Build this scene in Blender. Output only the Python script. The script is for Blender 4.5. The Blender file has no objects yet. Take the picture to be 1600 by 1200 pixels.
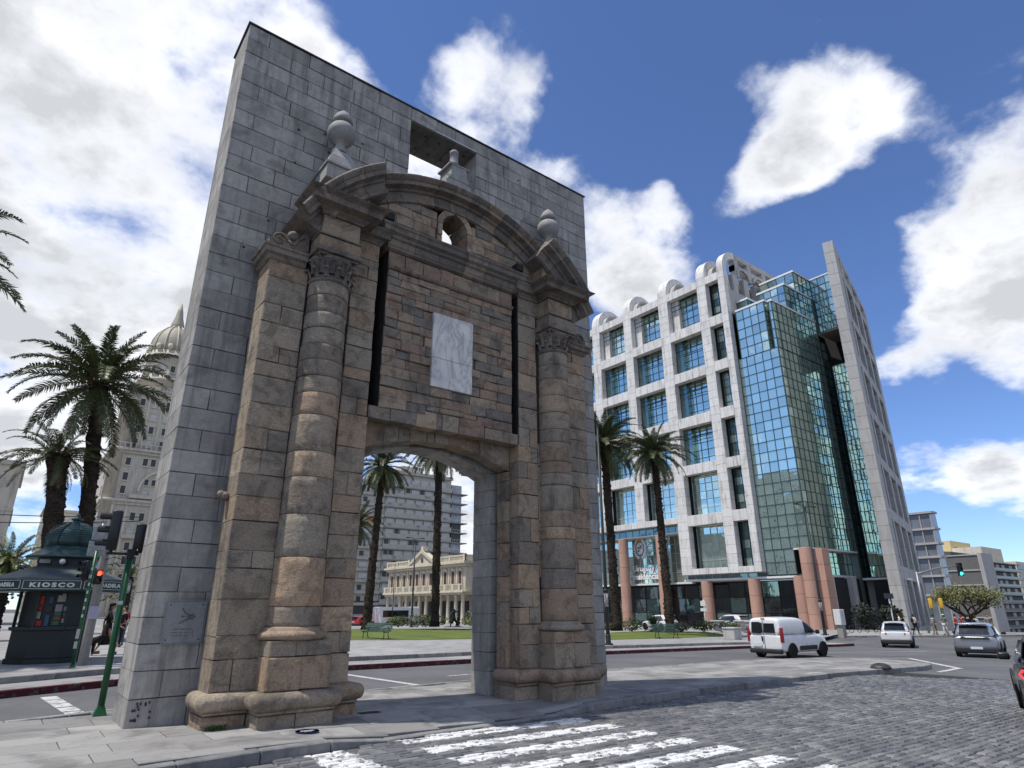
import bpy, bmesh, math, random
from math import sin, cos, pi, sqrt, radians
from mathutils import Vector, Matrix, noise
random.seed(7)
S = bpy.context.scene
COL = S.collection
# ------------------------------------------------------------------ camera
F_PX, YAW, PITCH, ROLL = 980.25, 0.6636, 0.3416, -0.0036
CAM = Vector((-1.782, -11.2075, 1.6))
cd = bpy.data.cameras.new('camera'); cam = bpy.data.objects.new('camera', cd); COL.objects.link(cam)
cd.sensor_fit = 'HORIZONTAL'; cd.sensor_width = 36.0; cd.lens = F_PX / 1600 * 36
cd.clip_start = 0.1; cd.clip_end = 20000
_f = Vector((sin(YAW) * cos(PITCH), cos(YAW) * cos(PITCH), sin(PITCH)))
_r = Vector((cos(YAW), -sin(YAW), 0)); _u = _r.cross(_f)
_r2 = cos(ROLL) * _r + sin(ROLL) * _u; _u2 = -sin(ROLL) * _r + cos(ROLL) * _u
M = Matrix((_r2, _u2, -_f)).transposed().to_4x4(); M.translation = CAM
cam.matrix_world = M
S.camera = cam
def pix_dir(px, py):
    return (((px - 800) / F_PX) * _r2 - ((py - 600) / F_PX) * _u2 + _f).normalized()
# ------------------------------------------------------------------ render look
S.view_settings.view_transform = 'Standard'; S.view_settings.look = 'None'
S.view_settings.gamma = 1; S.view_settings.use_curve_mapping = False
S.view_settings.exposure = 0.55
S.render.engine = 'CYCLES'
S.cycles.max_bounces = 6; S.cycles.diffuse_bounces = 3; S.cycles.glossy_bounces = 3
S.cycles.caustics_reflective = False; S.cycles.caustics_refractive = False; S.cycles.transmission_bounces = 3; S.cycles.transparent_max_bounces = 6
# ------------------------------------------------------------------ sun and sky
SUN_AZ, SUN_EL = radians(-74), radians(66)      # azimuth measured from +Y toward +X
sl = bpy.data.lights.new('sun', 'SUN'); so = bpy.data.objects.new('sun', sl); COL.objects.link(so)
sl.energy = 3.0; sl.angle = radians(0.8); sl.color = (1.0, 0.955, 0.88)
sd = Vector((sin(SUN_AZ) * cos(SUN_EL), cos(SUN_AZ) * cos(SUN_EL), sin(SUN_EL)))
so.rotation_euler = sd.to_track_quat('Z', 'Y').to_euler()
W = bpy.data.worlds.new("World"); S.world = W; W.use_nodes = True
def build_world():
    nt = W.node_tree; nt.nodes.clear(); L = nt.links.new
    N = lambda t: nt.nodes.new(t)
    out = N('ShaderNodeOutputWorld')
    sky = N('ShaderNodeTexSky'); sky.sky_type = 'NISHITA'; sky.sun_disc = False
    sky.sun_elevation = SUN_EL; sky.sun_rotation = SUN_AZ
    sky.air_density = 0.75; sky.dust_density = 0.0; sky.ozone_density = 4.0; sky.altitude = 40
    tint = N('ShaderNodeMixRGB'); tint.blend_type = 'MULTIPLY'; tint.inputs[0].default_value = 1
    tint.inputs[2].default_value = (0.80, 0.87, 1.04, 1); L(sky.outputs[0], tint.inputs[1])
    bg1 = N('ShaderNodeBackground'); bg1.inputs[1].default_value = 0.118; L(tint.outputs[0], bg1.inputs[0])
    tc = N('ShaderNodeTexCoord')
    nrm = N('ShaderNodeVectorMath'); nrm.operation = 'NORMALIZE'; L(tc.outputs['Generated'], nrm.inputs[0])
    def math_(op, a, b=None, c=None, clamp=False):
        m = N('ShaderNodeMath'); m.operation = op; m.use_clamp = clamp
        for i, v in enumerate((a, b, c)):
            if v is None: continue
            if isinstance(v, (int, float)): m.inputs[i].default_value = v
            else: L(v, m.inputs[i])
        return m.outputs[0]
    # the cloud layer: project the view direction on a flat ceiling so clouds shrink towards the horizon
    sep = N('ShaderNodeSeparateXYZ'); L(nrm.outputs[0], sep.inputs[0])
    zz = math_('ADD', math_('MAXIMUM', sep.outputs[2], 0.0), 0.30)
    px_ = math_('DIVIDE', sep.outputs[0], zz); py_ = math_('DIVIDE', sep.outputs[1], zz)
    cmb = N('ShaderNodeCombineXYZ'); L(px_, cmb.inputs[0]); L(py_, cmb.inputs[1])
    def noise_(scale, detail, rough, dist=0.0, off=(0, 0, 0), vec=None):
        mp = N('ShaderNodeMapping'); mp.inputs['Location'].default_value = off
        L(vec or cmb.outputs[0], mp.inputs[0])
        n = N('ShaderNodeTexNoise'); n.noise_dimensions = '3D'
        n.inputs['Scale'].default_value = scale; n.inputs['Detail'].default_value = detail
        n.inputs['Roughness'].default_value = rough; n.inputs['Distortion'].default_value = dist
        L(mp.outputs[0], n.inputs['Vector']); return n.outputs['Fac']
    n1 = noise_(2.6, 12, 0.58, 0.0, (3.1, 1.7, 0))
    n2 = noise_(9.0, 8, 0.60, 0.15, (0.4, 7.7, 2))
    # cloud banks of the photographed sky, as directions with an angular size
    banks = [  # px, py, size (radians), weight
        (40, 130, .40, .60), (120, 330, .38, .62), (150, 180, .13, .4), (60, 400, .2, .4), (220, 330, .16, .45), (20, 430, .26, .50), (190, 260, .16, .50), (60, 300, .18, .5), (100, 430, .16, .5), (250, 460, .12, .4), (270, 190, .16, .30), (330, 400, .22, .36),
        (430, 30, .13, .40), (330, 10, .07, .2), (585, 122, .05, .42), (720, 100, .06, .30), (770, 200, .11, .38), (690, 160, .07, .26),
        (850, 105, .045, .22), (930, 310, .11, .42), (970, 400, .11, .40), (1000, 450, .08, .3), (885, 265, .06, .30), (1040, 330, .045, .25),
        (1330, 120, .08, .26), (1270, 225, .11, .34), (1340, 200, .10, .36), (1180, 310, .08, .30), (1390, 190, .06, .28), (1170, 110, .06, .22), (1250, 260, .07, .2),
        (1560, 30, .07, .26), (1600, 90, .05, .22), (1560, 300, .10, .42), (1500, 370, .11, .38), (1600, 420, .13, .44), (1420, 385, .05, .26),
        (1430, 510, .09, .38), (1520, 540, .10, .36), (1600, 560, .07, .3), (1390, 600, .06, .32), (1500, 740, .09, .34), (1430, 760, .06, .30), (1600, 720, .07, .32), (1570, 760, .06, .26),
        (230, 560, .09, .30), (60, 650, .07, .34), (20, 600, .04, .30), (140, 700, .09, .22), (650, 760, .2, .4), (730, 820, .15, .4),
        (500, 300, .25, .3), (665, 262, .06, .5), (700, 385, .07, .5), (1750, 300, .2, .3), (-250, 300, .45, .42), (-350, 700, .3, .3),
        (60, 545, .06, -.40), (120, 560, .05, -.30), (195, 40, .045, -.55), (560, 20, .10, -.40), (640, 60, .09, -.32), (1040, 130, .16, -.40), (960, 60, .13, -.36), (1240, 430, .12, -.40), (1130, 210, .06, -.2),
        (1490, 650, .07, -.3), (1500, 850, .10, -.3), (1455, 290, .05, -.3), (1350, 340, .06, -.3), (870, 190, .05, -.3), (230, 640, .05, -.2), (1000, 250, .05, -.2),
    ]
    acc = None
    wob = N('ShaderNodeTexNoise'); wob.inputs['Scale'].default_value = 7.0; wob.inputs['Detail'].default_value = 5
    L(nrm.outputs[0], wob.inputs['Vector'])
    ws = N('ShaderNodeVectorMath'); ws.operation = 'SUBTRACT'; L(wob.outputs['Color'], ws.inputs[0]); ws.inputs[1].default_value = (.5, .5, .5)
    wm = N('ShaderNodeVectorMath'); wm.operation = 'SCALE'; L(ws.outputs[0], wm.inputs[0]); wm.inputs['Scale'].default_value = 0.10
    wa = N('ShaderNodeVectorMath'); wa.operation = 'ADD'; L(nrm.outputs[0], wa.inputs[0]); L(wm.outputs[0], wa.inputs[1])
    dirs = [(pix_dir(x, y), s_, w_) for (x, y, s_, w_) in banks]
    dirs += [(Vector((-.3, -1, .5)).normalized(), 1.15, .46), (Vector((.9, -.8, .45)).normalized(), .6, .38), (Vector((-1, .1, .35)).normalized(), .7, .36)]   # unseen cloud banks added out of view as neutral fill light
    for (d, s_, w_) in dirs:
        dn = N('ShaderNodeVectorMath'); dn.operation = 'DISTANCE'; L(wa.outputs[0], dn.inputs[0]); dn.inputs[1].default_value = d
        q = math_('DIVIDE', dn.outputs['Value'], s_ * 1.12)
        q = math_('MULTIPLY', q, q); q = math_('SUBTRACT', 1.0, q, clamp=True)
        q = math_('MULTIPLY', q, w_)
        acc = q if acc is None else math_('ADD', acc, q)
    acc = math_('MINIMUM', math_('MAXIMUM', acc, -.5), .80)
    base = math_('ADD', math_('MULTIPLY', n1, 2.1), math_('MULTIPLY', n2, .85))
    dens = math_('ADD', math_('SUBTRACT', base, CLB), acc)
    cover = N('ShaderNodeMapRange'); cover.interpolation_type = 'SMOOTHSTEP'
    cover.inputs['From Min'].default_value = -0.06; cover.inputs['From Max'].default_value = 0.50
    L(dens, cover.inputs[0])
    # thick parts of a bank turn grey underneath; edges stay white
    n3 = noise_(2.0, 7, 0.58, 0.0, (9, 2, 5)); n4 = noise_(6.0, 6, 0.58, 0.0, (2, 5, 1))
    thick = N('ShaderNodeMapRange'); thick.inputs['From Min'].default_value = .10; thick.inputs['From Max'].default_value = .70
    L(math_('ADD', dens, math_('ADD', math_('MULTIPLY', math_('SUBTRACT', n3, .5), 1.1), math_('MULTIPLY', math_('SUBTRACT', n4, .5), .5))), thick.inputs[0])
    cc = N('ShaderNodeMixRGB'); L(thick.outputs[0], cc.inputs[0])
    cc.inputs[1].default_value = (0.70, 0.705, 0.72, 1); cc.inputs[2].default_value = (0.36, 0.37, 0.385, 1)
    bg2 = N('ShaderNodeBackground'); bg2.inputs[1].default_value = 1.3; L(cc.outputs[0], bg2.inputs[0])
    mx = N('ShaderNodeMixShader'); L(math_('MULTIPLY', cover.outputs[0], .97), mx.inputs[0]); L(bg1.outputs[0], mx.inputs[1]); L(bg2.outputs[0], mx.inputs[2])
    L(mx.outputs[0], out.inputs[0])
CLB = 1.76
build_world()
# ------------------------------------------------------------------ terrain
def gz(x, y):
    return -0.018 * max(0, min(x, 45) - 3) - 0.004 * max(0, min(y, 40) - 3) - 0.03 * max(0, min(x, 400) - 74)
# ------------------------------------------------------------------ helpers
class MB:
    def __init__(s, warp=None): s.v = []; s.f = []; s.m = []; s.sm = []; s.warp = warp; s.M = None
    def add(s, vs, fs, mi=0, smooth=False):
        o = len(s.v)
        for p in vs:
            p = Vector(p)
            if s.M is not None: p = s.M @ p
            if s.warp: p = Vector((p.x, p.y, p.z + s.warp(p.x, p.y)))
            s.v.append(p)
        for f in fs: s.f.append([i + o for i in f]); s.m.append(mi); s.sm.append(smooth)
        return s
    def box(s, x0, x1, y0, y1, z0, z1, mi=0):
        return s.add([(x0,y0,z0),(x1,y0,z0),(x1,y1,z0),(x0,y1,z0),(x0,y0,z1),(x1,y0,z1),(x1,y1,z1),(x0,y1,z1)],
                     [(0,3,2,1),(4,5,6,7),(0,1,5,4),(1,2,6,5),(2,3,7,6),(3,0,4,7)], mi)
    def cbox(s, x0, x1, y0, y1, z0, z1, c=.01, mi=0, j=0.0):
        X = (x0, x1); Y = (y0, y1); Z = (z0, z1); vs = []; idx = {}
        r = lambda: random.uniform(-j, j) if j else 0
        for a in (0, 1):
            for b in (0, 1):
                for d in (0, 1):
                    sx, sy, sz = (1 - 2 * a), (1 - 2 * b), (1 - 2 * d)
                    jx, jy, jz = r(), r(), r()
                    for k in range(3):
                        p = [X[a] + (0 if k == 0 else sx * c) + jx, Y[b] + (0 if k == 1 else sy * c) + jy, Z[d] + (0 if k == 2 else sz * c) + jz]
                        idx[(a, b, d, k)] = len(vs); vs.append(p)
        fs = []
        for a in (0, 1):
            q = [idx[(a, b, d, 0)] for b, d in ((0,0),(1,0),(1,1),(0,1))]; fs.append(q if a else q[::-1])
            q = [idx[(b, a, d, 1)] for b, d in ((0,0),(1,0),(1,1),(0,1))]; fs.append(q[::-1] if a else q)
            q = [idx[(b, d, a, 2)] for b, d in ((0,0),(1,0),(1,1),(0,1))]; fs.append(q if a else q[::-1])
        for a in (0, 1):
            for b in (0, 1):
                q = [idx[(a, b, 0, 0)], idx[(a, b, 1, 0)], idx[(a, b, 1, 1)], idx[(a, b, 0, 1)]]; fs.append(q if a == b else q[::-1])
                q = [idx[(a, 0, b, 0)], idx[(a, 0, b, 2)], idx[(a, 1, b, 2)], idx[(a, 1, b, 0)]]; fs.append(q if a == b else q[::-1])
                q = [idx[(0, a, b, 1)], idx[(1, a, b, 1)], idx[(1, a, b, 2)], idx[(0, a, b, 2)]]; fs.append(q if a == b else q[::-1])
        for a in (0, 1):
            for b in (0, 1):
                for d in (0, 1): fs.append([idx[(a, b, d, k)] for k in range(3)])
        return s.add(vs, fs, mi)
    def block(s, x0, x1, zb, zt, yf, yb, c=.012, n=1, j=0.0, g=0.0, mi=0):
        """dressed stone: front at yf (towards -Y), chamfered; zb / zt may be functions of x"""
        fb = zb if callable(zb) else (lambda x: zb); ft = zt if callable(zt) else (lambda x: zt)
        x0 += g; x1 -= g
        def ring(cx, cz, y, jj):
            xs = [x0 + cx + (x1 - x0 - 2 * cx) * i / n for i in range(n + 1)]
            r = lambda: random.uniform(-jj, jj) if jj else 0
            bot = [(x + r(), y, fb(min(max(x, x0), x1)) + g + cz + r()) for x in xs]
            top = [(x + r(), y, max(ft(x) - g - cz, fb(x) + g + cz + .002) + r()) for x in reversed(xs)]
            return bot + top
        A = ring(c, c, yf, j); B = ring(0, 0, yf + c, j); D = ring(0, 0, yb, 0)
        k = len(A); fs = [list(range(k))]
        for a in range(k):
            b = (a + 1) % k
            fs.append([k + a, k + b, b, a]); fs.append([2 * k + a, 2 * k + b, k + b, k + a])
        fs.append([2 * k + a for a in reversed(range(k))])
        return s.add(A + B + D, fs, mi)
    def poly(s, pts, axis, a, b, mi=0, smooth=False):
        """extrude polygon; axis 0: pts are (y,z), 1: (x,z), 2: (x,y)"""
        def P(p, t): return {0: (t, p[0], p[1]), 1: (p[0], t, p[1]), 2: (p[0], p[1], t)}[axis]
        k = len(pts); vs = [P(p, a) for p in pts] + [P(p, b) for p in pts]
        fs = [list(range(k))[::-1], list(range(k, 2 * k))] + [[i, (i + 1) % k, k + (i + 1) % k, k + i] for i in range(k)]
        return s.add(vs, fs, mi, smooth)
    def tube(s, p0, p1, r0, r1=None, n=8, mi=0, cap=True, smooth=True):
        return s.path([p0, p1], [r0, r0 if r1 is None else r1], n, mi, cap, smooth)
    def path(s, pts, rs, n=8, mi=0, cap=True, smooth=True):
        pts = [Vector(p) for p in pts]
        if isinstance(rs, (int, float)): rs = [rs] * len(pts)
        vs = []; up = None
        for i, p in enumerate(pts):
            t = (pts[min(i + 1, len(pts) - 1)] - pts[max(i - 1, 0)])
            if t.length < 1e-9: t = Vector((0, 0, 1))
            t.normalize()
            if up is None:
                a = Vector((0, 0, 1)) if abs(t.z) < .9 else Vector((1, 0, 0)); up = t.cross(a).normalized()
            up = (up - t * up.dot(t)).normalized(); w = t.cross(up)
            for k in range(n): vs.append(p + (up * cos(2 * pi * k / n) + w * sin(2 * pi * k / n)) * rs[i])
        fs = [[i * n + k, i * n + (k + 1) % n, (i + 1) * n + (k + 1) % n, (i + 1) * n + k] for i in range(len(pts) - 1) for k in range(n)]
        s.add(vs, fs, mi, smooth)
        if cap:
            o = len(s.v) - len(vs)
            s.f.append([o + k for k in range(n)][::-1]); s.m.append(mi); s.sm.append(False)
            s.f.append([o + (len(pts) - 1) * n + k for k in range(n)]); s.m.append(mi); s.sm.append(False)
        return s
    def lathe(s, prof, n=16, c=(0, 0, 0), mi=0, smooth=True, a0=0, a1=2 * pi, rot=0, sq=0):
        full = abs(a1 - a0 - 2 * pi) < 1e-6; m = n if full else n + 1; vs = []
        for (r, z) in prof:
            for k in range(m):
                a = a0 + (a1 - a0) * k / n + rot
                vs.append((c[0] + r * cos(a), c[1] + r * sin(a), c[2] + z))
        fs = []
        for i in range(len(prof) - 1):
            for k in range(n if not full else n):
                k2 = (k + 1) % m if full else k + 1
                fs.append([i * m + k, i * m + k2, (i + 1) * m + k2, (i + 1) * m + k])
        s.add(vs, fs, mi, smooth)
        o = len(s.v) - len(vs)
        if full and prof[0][0] > 1e-4: s.f.append([o + k for k in range(m)][::-1]); s.m.append(mi); s.sm.append(False)
        if full and prof[-1][0] > 1e-4: s.f.append([o + (len(prof) - 1) * m + k for k in range(m)]); s.m.append(mi); s.sm.append(False)
        return s
    def ball(s, c, r, n=10, mi=0, sc=(1, 1, 1)):
        h = max(4, n // 2); vs = [(c[0], c[1], c[2] - r * sc[2])]
        for i in range(1, h):
            a = pi * i / h - pi / 2
            for k in range(n): vs.append((c[0] + r * sc[0] * cos(a) * cos(2 * pi * k / n), c[1] + r * sc[1] * cos(a) * sin(2 * pi * k / n), c[2] + r * sc[2] * sin(a)))
        vs.append((c[0], c[1], c[2] + r * sc[2])); fs = []
        for k in range(n): fs.append([0, 1 + (k + 1) % n, 1 + k]); fs.append([len(vs) - 1, 1 + (h - 2) * n + k, 1 + (h - 2) * n + (k + 1) % n])
        for i in range(h - 2):
            for k in range(n): fs.append([1 + i * n + k, 1 + i * n + (k + 1) % n, 1 + (i + 1) * n + (k + 1) % n, 1 + (i + 1) * n + k])
        return s.add(vs, fs, mi, True)
    def rbox(s, x0, x1, y0, y1, z0, z1, r=.1, seg=3, mi=0):
        bm = bmesh.new(); bmesh.ops.create_cube(bm, size=1)
        for v in bm.verts: v.co = Vector(((x0 + x1) / 2 + v.co.x * (x1 - x0), (y0 + y1) / 2 + v.co.y * (y1 - y0), (z0 + z1) / 2 + v.co.z * (z1 - z0)))
        bmesh.ops.bevel(bm, geom=bm.edges[:] , offset=r, segments=seg, affect='EDGES', profile=.5)
        bm.verts.index_update()
        s.add([v.co.copy() for v in bm.verts], [[v.index for v in f.verts] for f in bm.faces], mi, True); bm.free(); return s
    def mesh(s, name, mats):
        me = bpy.data.meshes.new(name); me.from_pydata([tuple(v) for v in s.v], [], s.f)
        for m in (mats if isinstance(mats, (list, tuple)) else [mats]): me.materials.append(m)
        me.polygons.foreach_set('material_index', s.m); me.polygons.foreach_set('use_smooth', s.sm); me.update()
        return me
    def obj(s, name, mats, parent=None, label=None):
        o = bpy.data.objects.new(name, s.mesh(name, mats)); COL.objects.link(o)
        if parent is not None: o.parent = parent
        if label: o['label'] = label
        return o
def thing(name, label, cat, loc=(0, 0, 0), rotz=0, group=None):
    o = bpy.data.objects.new(name, None); COL.objects.link(o); o.empty_display_size = .2
    o.location = loc; o.rotation_euler = (0, 0, rotz); o['label'] = label; o['category'] = cat
    if group: o['group'] = group
    return o
def tag(o, label, cat, group=None):
    o['label'] = label; o['category'] = cat
    if group: o['group'] = group
    return o
def struct(o, label=None):
    o['kind'] = 'structure'
    if label: o['label'] = label
    return o
def stuff(o): o['kind'] = 'stuff'; return o
def kids(o): return [c for c in bpy.data.objects if c.parent == o]
def place(name, me, parent=None, loc=(0, 0, 0), rot=(0, 0, 0), sc=(1, 1, 1)):
    o = bpy.data.objects.new(name, me); COL.objects.link(o)
    if parent is not None: o.parent = parent
    o.location = loc; o.rotation_euler = rot; o.scale = sc
    return o
def dup(o, loc, rotz=0, label=None, sc=None, group=None):
    def cp(a, par):
        c = a.copy(); COL.objects.link(c)
        if par is not None: c.parent = par
        for ch in [k for k in a.children]: cp(ch, c)
        return c
    r = cp(o, None); r.location = loc; r.rotation_euler = (0, 0, rotz)
    if sc: r.scale = (sc, sc, sc)
    if label: r['label'] = label
    if group: r['group'] = group
    return r
# ------------------------------------------------------------------ materials
def srgb(h):
    h = h.lstrip('#'); c = [int(h[i:i + 2], 16) / 255 for i in (0, 2, 4)]
    return tuple([(x / 12.92 if x <= .04045 else ((x + .055) / 1.055) ** 2.4) for x in c] + [1])
class NT:
    def __init__(s, name):
        s.mat = bpy.data.materials.new(name); s.mat.use_nodes = True; s.t = s.mat.node_tree
        s.b = s.t.nodes['Principled BSDF']; s.L = s.t.links.new
    def N(s, t): return s.t.nodes.new(t)
    def setv(s, sock, v):
        if hasattr(v, 'links') or hasattr(v, 'is_linked'): s.L(v, sock)
        else: sock.default_value = (v + (1,)) if isinstance(v, tuple) and len(v) == 3 else v
    def math(s, op, a, b=0.0, clamp=False):
        m = s.N('ShaderNodeMath'); m.operation = op; m.use_clamp = clamp; s.setv(m.inputs[0], a); s.setv(m.inputs[1], b); return m.outputs[0]
    def obj(s): return s.N('ShaderNodeTexCoord').outputs['Object']
    def world(s): return s.N('ShaderNodeNewGeometry').outputs['Position']
    def noise(s, vec, scale, detail=4, rough=.55, dist=0, sc=None):
        if sc:
            m = s.N('ShaderNodeMapping'); m.inputs['Scale'].default_value = sc; s.L(vec, m.inputs[0]); vec = m.outputs[0]
        n = s.N('ShaderNodeTexNoise'); n.inputs['Scale'].default_value = scale; n.inputs['Detail'].default_value = detail
        n.inputs['Roughness'].default_value = rough; n.inputs['Distortion'].default_value = dist; s.L(vec, n.inputs['Vector']); return n.outputs['Fac']
    def vor(s, vec, scale, feat='F1'):
        n = s.N('ShaderNodeTexVoronoi'); n.feature = feat; n.inputs['Scale'].default_value = scale; s.L(vec, n.inputs['Vector']); return n.outputs['Distance']
    def ramp(s, fac, stops, interp='LINEAR'):
        r = s.N('ShaderNodeValToRGB'); r.color_ramp.interpolation = interp; e = r.color_ramp.elements
        while len(e) < len(stops): e.new(.5)
        for i, (p, c) in enumerate(stops): e[i].position = p; e[i].color = c if len(c) == 4 else (*c, 1)
        s.L(fac, r.inputs[0]); return r.outputs[0]
    def mix(s, fac, a, b, mode='MIX'):
        m = s.N('ShaderNodeMixRGB'); m.blend_type = mode; s.setv(m.inputs[0], fac); s.setv(m.inputs[1], a); s.setv(m.inputs[2], b); return m.outputs[0]
    def step(s, v, a, b): 
        r = s.N('ShaderNodeMapRange'); r.interpolation_type = 'SMOOTHSTEP'; r.inputs['From Min'].default_value = a; r.inputs['From Max'].default_value = b; s.L(v, r.inputs[0]); return r.outputs[0]
    def rnd(s):
        """one random number per stone, whether it is an object of its own or an island of a joined mesh"""
        o = s.N('ShaderNodeObjectInfo').outputs['Random']; g = s.N('ShaderNodeNewGeometry').outputs['Random Per Island']
        return s.math('FRACT', s.math('ADD', o, g))
    def bump(s, h, strength=.3, dist=.02):
        b = s.N('ShaderNodeBump'); b.inputs['Strength'].default_value = strength; b.inputs['Distance'].default_value = dist
        s.L(h, b.inputs['Height']); s.L(b.outputs[0], s.b.inputs['Normal'])
    def set(s, color=None, rough=None, metal=None, spec=None):
        for k, v in (('Base Color', color), ('Roughness', rough), ('Metallic', metal), ('Specular IOR Level', spec)):
            if isinstance(v, tuple) and len(v) == 3: v = v + (1,)
            if v is not None: s.setv(s.b.inputs[k], v)
        return s
MATS = {}
def plain(name, color, rough=.6, metal=0.0, var=.12, scale=6, bump=0.0, spec=.4):
    """paint / metal / cloth with slight mottling so that nothing is one flat colour"""
    if name in MATS: return MATS[name]
    t = NT(name); o = t.obj(); n = t.noise(o, scale, 5, .6)
    c = color if isinstance(color, tuple) else srgb(color); c = tuple(c[:3]) + (1,)
    lo = tuple(x * (1 - var) for x in c[:3]); hi = tuple(min(1, x * (1 + var)) for x in c[:3])
    t.set(t.ramp(n, [(.3, lo), (.7, hi)]), t.math('ADD', t.math('MULTIPLY', n, .14), rough - .07), metal, spec)
    if bump: t.bump(t.noise(o, scale * 5, 4), bump, .01)
    MATS[name] = t.mat; return t.mat
def emis(name, color, st):
    if name in MATS: return MATS[name]
    t = NT(name); t.set(color, .4); t.b.inputs['Emission Color'].default_value = color; t.b.inputs['Emission Strength'].default_value = st
    MATS[name] = t.mat; return t.mat
def granite(name, a, b, dark, scale=1.0, stain=.5, rnds=.35, bmp=.35):
    t = NT(name); o = t.obj(); r = t.rnd()
    base = t.ramp(r, [(0, a), (.5, tuple((x + y) / 2 for x, y in zip(a, b))), (1, b)])
    big = t.noise(o, 1.6 * scale, 6, .6, .6); fine = t.noise(o, 90 * scale, 3, .7); mid = t.noise(o, 7 * scale, 6, .62, .4)
    c = t.mix(t.math('MULTIPLY', t.step(big, .45, .72), stain), base, dark)
    c = t.mix(t.math('MULTIPLY', t.step(mid, .42, .66), .6), c, t.mix(1.0, c, (1.28, 1.27, 1.24, 1), 'MULTIPLY'))
    c = t.mix(.35, c, t.ramp(fine, [(.3, (.25, .25, .25)), (.5, (.6, .6, .6)), (.72, (1, 1, 1))]), 'OVERLAY')
    streak = t.noise(o, 2.0, 6, .65, 0, (2.2, 2.2, .22))
    c = t.mix(t.math('MULTIPLY', t.step(streak, .47, .68), stain * .9), c, dark)
    t.set(c, t.math('ADD', t.math('MULTIPLY', mid, .2), .68), 0, .3)
    t.bump(t.math('ADD', t.math('MULTIPLY', mid, 1.0), t.math('MULTIPLY', fine, .35)), bmp, .015)
    MATS[name] = t.mat; return t.mat
def sandstone(name, cols, dark=(.05, .047, .042), k=1.0, bmp=.5, sc=1.0):
    t = NT(name); o = t.obj(); r = t.rnd()
    n = len(cols); base = t.ramp(r, [(i / n, tuple(x * k * w_ for x, w_ in zip(c, (1.01, .96, .925)))) for i, c in enumerate(cols)], 'CONSTANT')
    r2 = t.math('FRACT', t.math('MULTIPLY', r, 7.31))
    base = t.mix(1.0, base, t.ramp(r2, [(0, (.84, .84, .85)), (1, (1.16, 1.14, 1.11))]), 'MULTIPLY')
    mid = t.noise(o, 3.2 * sc, 8, .62, .9); fine = t.noise(o, 38 * sc, 5, .65); vein = t.noise(o, 5 * sc, 5, .6, 1.2, (1, 1, 3.2))
    c = t.mix(t.math('MULTIPLY', t.step(mid, .46, .66), .75), base, t.mix(1.0, base, (.50, .50, .52, 1), 'MULTIPLY'))
    c = t.mix(t.math('MULTIPLY', t.step(vein, .52, .68), .5), c, t.mix(1.0, c, (1.45, 1.36, 1.22, 1), 'MULTIPLY'))
    soot = t.noise(o, 1.1, 7, .66, 0, (1.9, 1.9, .7))
    c = t.mix(t.math('MULTIPLY', t.step(soot, .5, .72), .62), c, dark + (1,))
    c = t.mix(.5, c, t.ramp(fine, [(.3, (.22, .22, .22)), (.5, (.52, .52, .52)), (.7, (.85, .85, .85))]), 'OVERLAY')
    t.set(c, .86, 0, .2)
    t.bump(t.math('ADD', t.math('ADD', mid, t.math('MULTIPLY', fine, .45)), t.math('MULTIPLY', vein, .6)), bmp, .03)
    MATS[name] = t.mat; return t.mat
# ================================================================== GROUND
def m_asphalt():
    t = NT('asphalt'); w = t.world(); a = t.noise(w, 60, 4, .7); b = t.noise(w, .35, 6, .6, .4); c = t.noise(w, 3.5, 5, .6)
    col = t.ramp(b, [(.3, (.085, .085, .089)), (.7, (.14, .139, .142))])
    col = t.mix(t.math('MULTIPLY', t.step(c, .5, .75), .35), col, (.05, .05, .053, 1))
    col = t.mix(.4, col, t.ramp(a, [(.3, (.3, .3, .3)), (.7, (.75, .75, .75))]), 'OVERLAY')
    t.set(col, .82, 0, .3); t.bump(a, .35, .01); return t.mat
def m_paint():
    t = NT('road_paint'); w = t.world(); a = t.noise(w, 9, 6, .7); b = t.noise(w, 70, 3, .6)
    wear = t.step(t.math('ADD', a, t.math('MULTIPLY', b, .3)), .66, .78)
    t.set(t.mix(wear, (.55, .55, .53, 1), (.12, .12, .12, 1)), .7, 0, .3); return t.mat
def m_red():
    t = NT('red_kerb_paint'); w = t.world(); a = t.noise(w, 6, 6, .65)
    t.set(t.mix(t.step(a, .52, .66), (.075, .012, .018, 1), (.10, .095, .09, 1)), .7, 0, .3); return t.mat
def m_pave(name, a, b, k=1.0):
    t = NT(name); w = t.world(); r = t.rnd(); base = t.mix(r, a + (1,), b + (1,))
    n = t.noise(w, 1.3, 7, .62, .5); f = t.noise(w, 75, 3, .7); m = t.noise(w, 6, 6, .65)
    c = t.mix(t.math('MULTIPLY', t.step(n, .46, .66), .6), base, tuple(x * .5 for x in a) + (1,))
    c = t.mix(t.math('MULTIPLY', t.step(m, .55, .72), .35), c, tuple(x * .45 for x in a) + (1,))
    c = t.mix(.35, c, t.ramp(f, [(.3, (.3, .3, .3)), (.7, (.75, .75, .75))]), 'OVERLAY')
    t.set(c, .78, 0, .3); t.bump(t.math('ADD', f, t.math('MULTIPLY', m, .8)), .25, .008); return t.mat
ASPH = m_asphalt(); PAINT = m_paint(); REDK = m_red()
PAVE = m_pave('island_paving_stone', (.20, .195, .186), (.33, .322, .305)); PAVE2 = m_pave('far_paving', (.26, .255, .245), (.33, .325, .315))
KERB = granite('kerb_granite', (.17, .17, .17), (.26, .255, .25), (.07, .07, .07), 1.4, .5)
EARTH = plain('ground_soil', (.10, .095, .085, 1), .95, 0, .2, 2)
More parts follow.
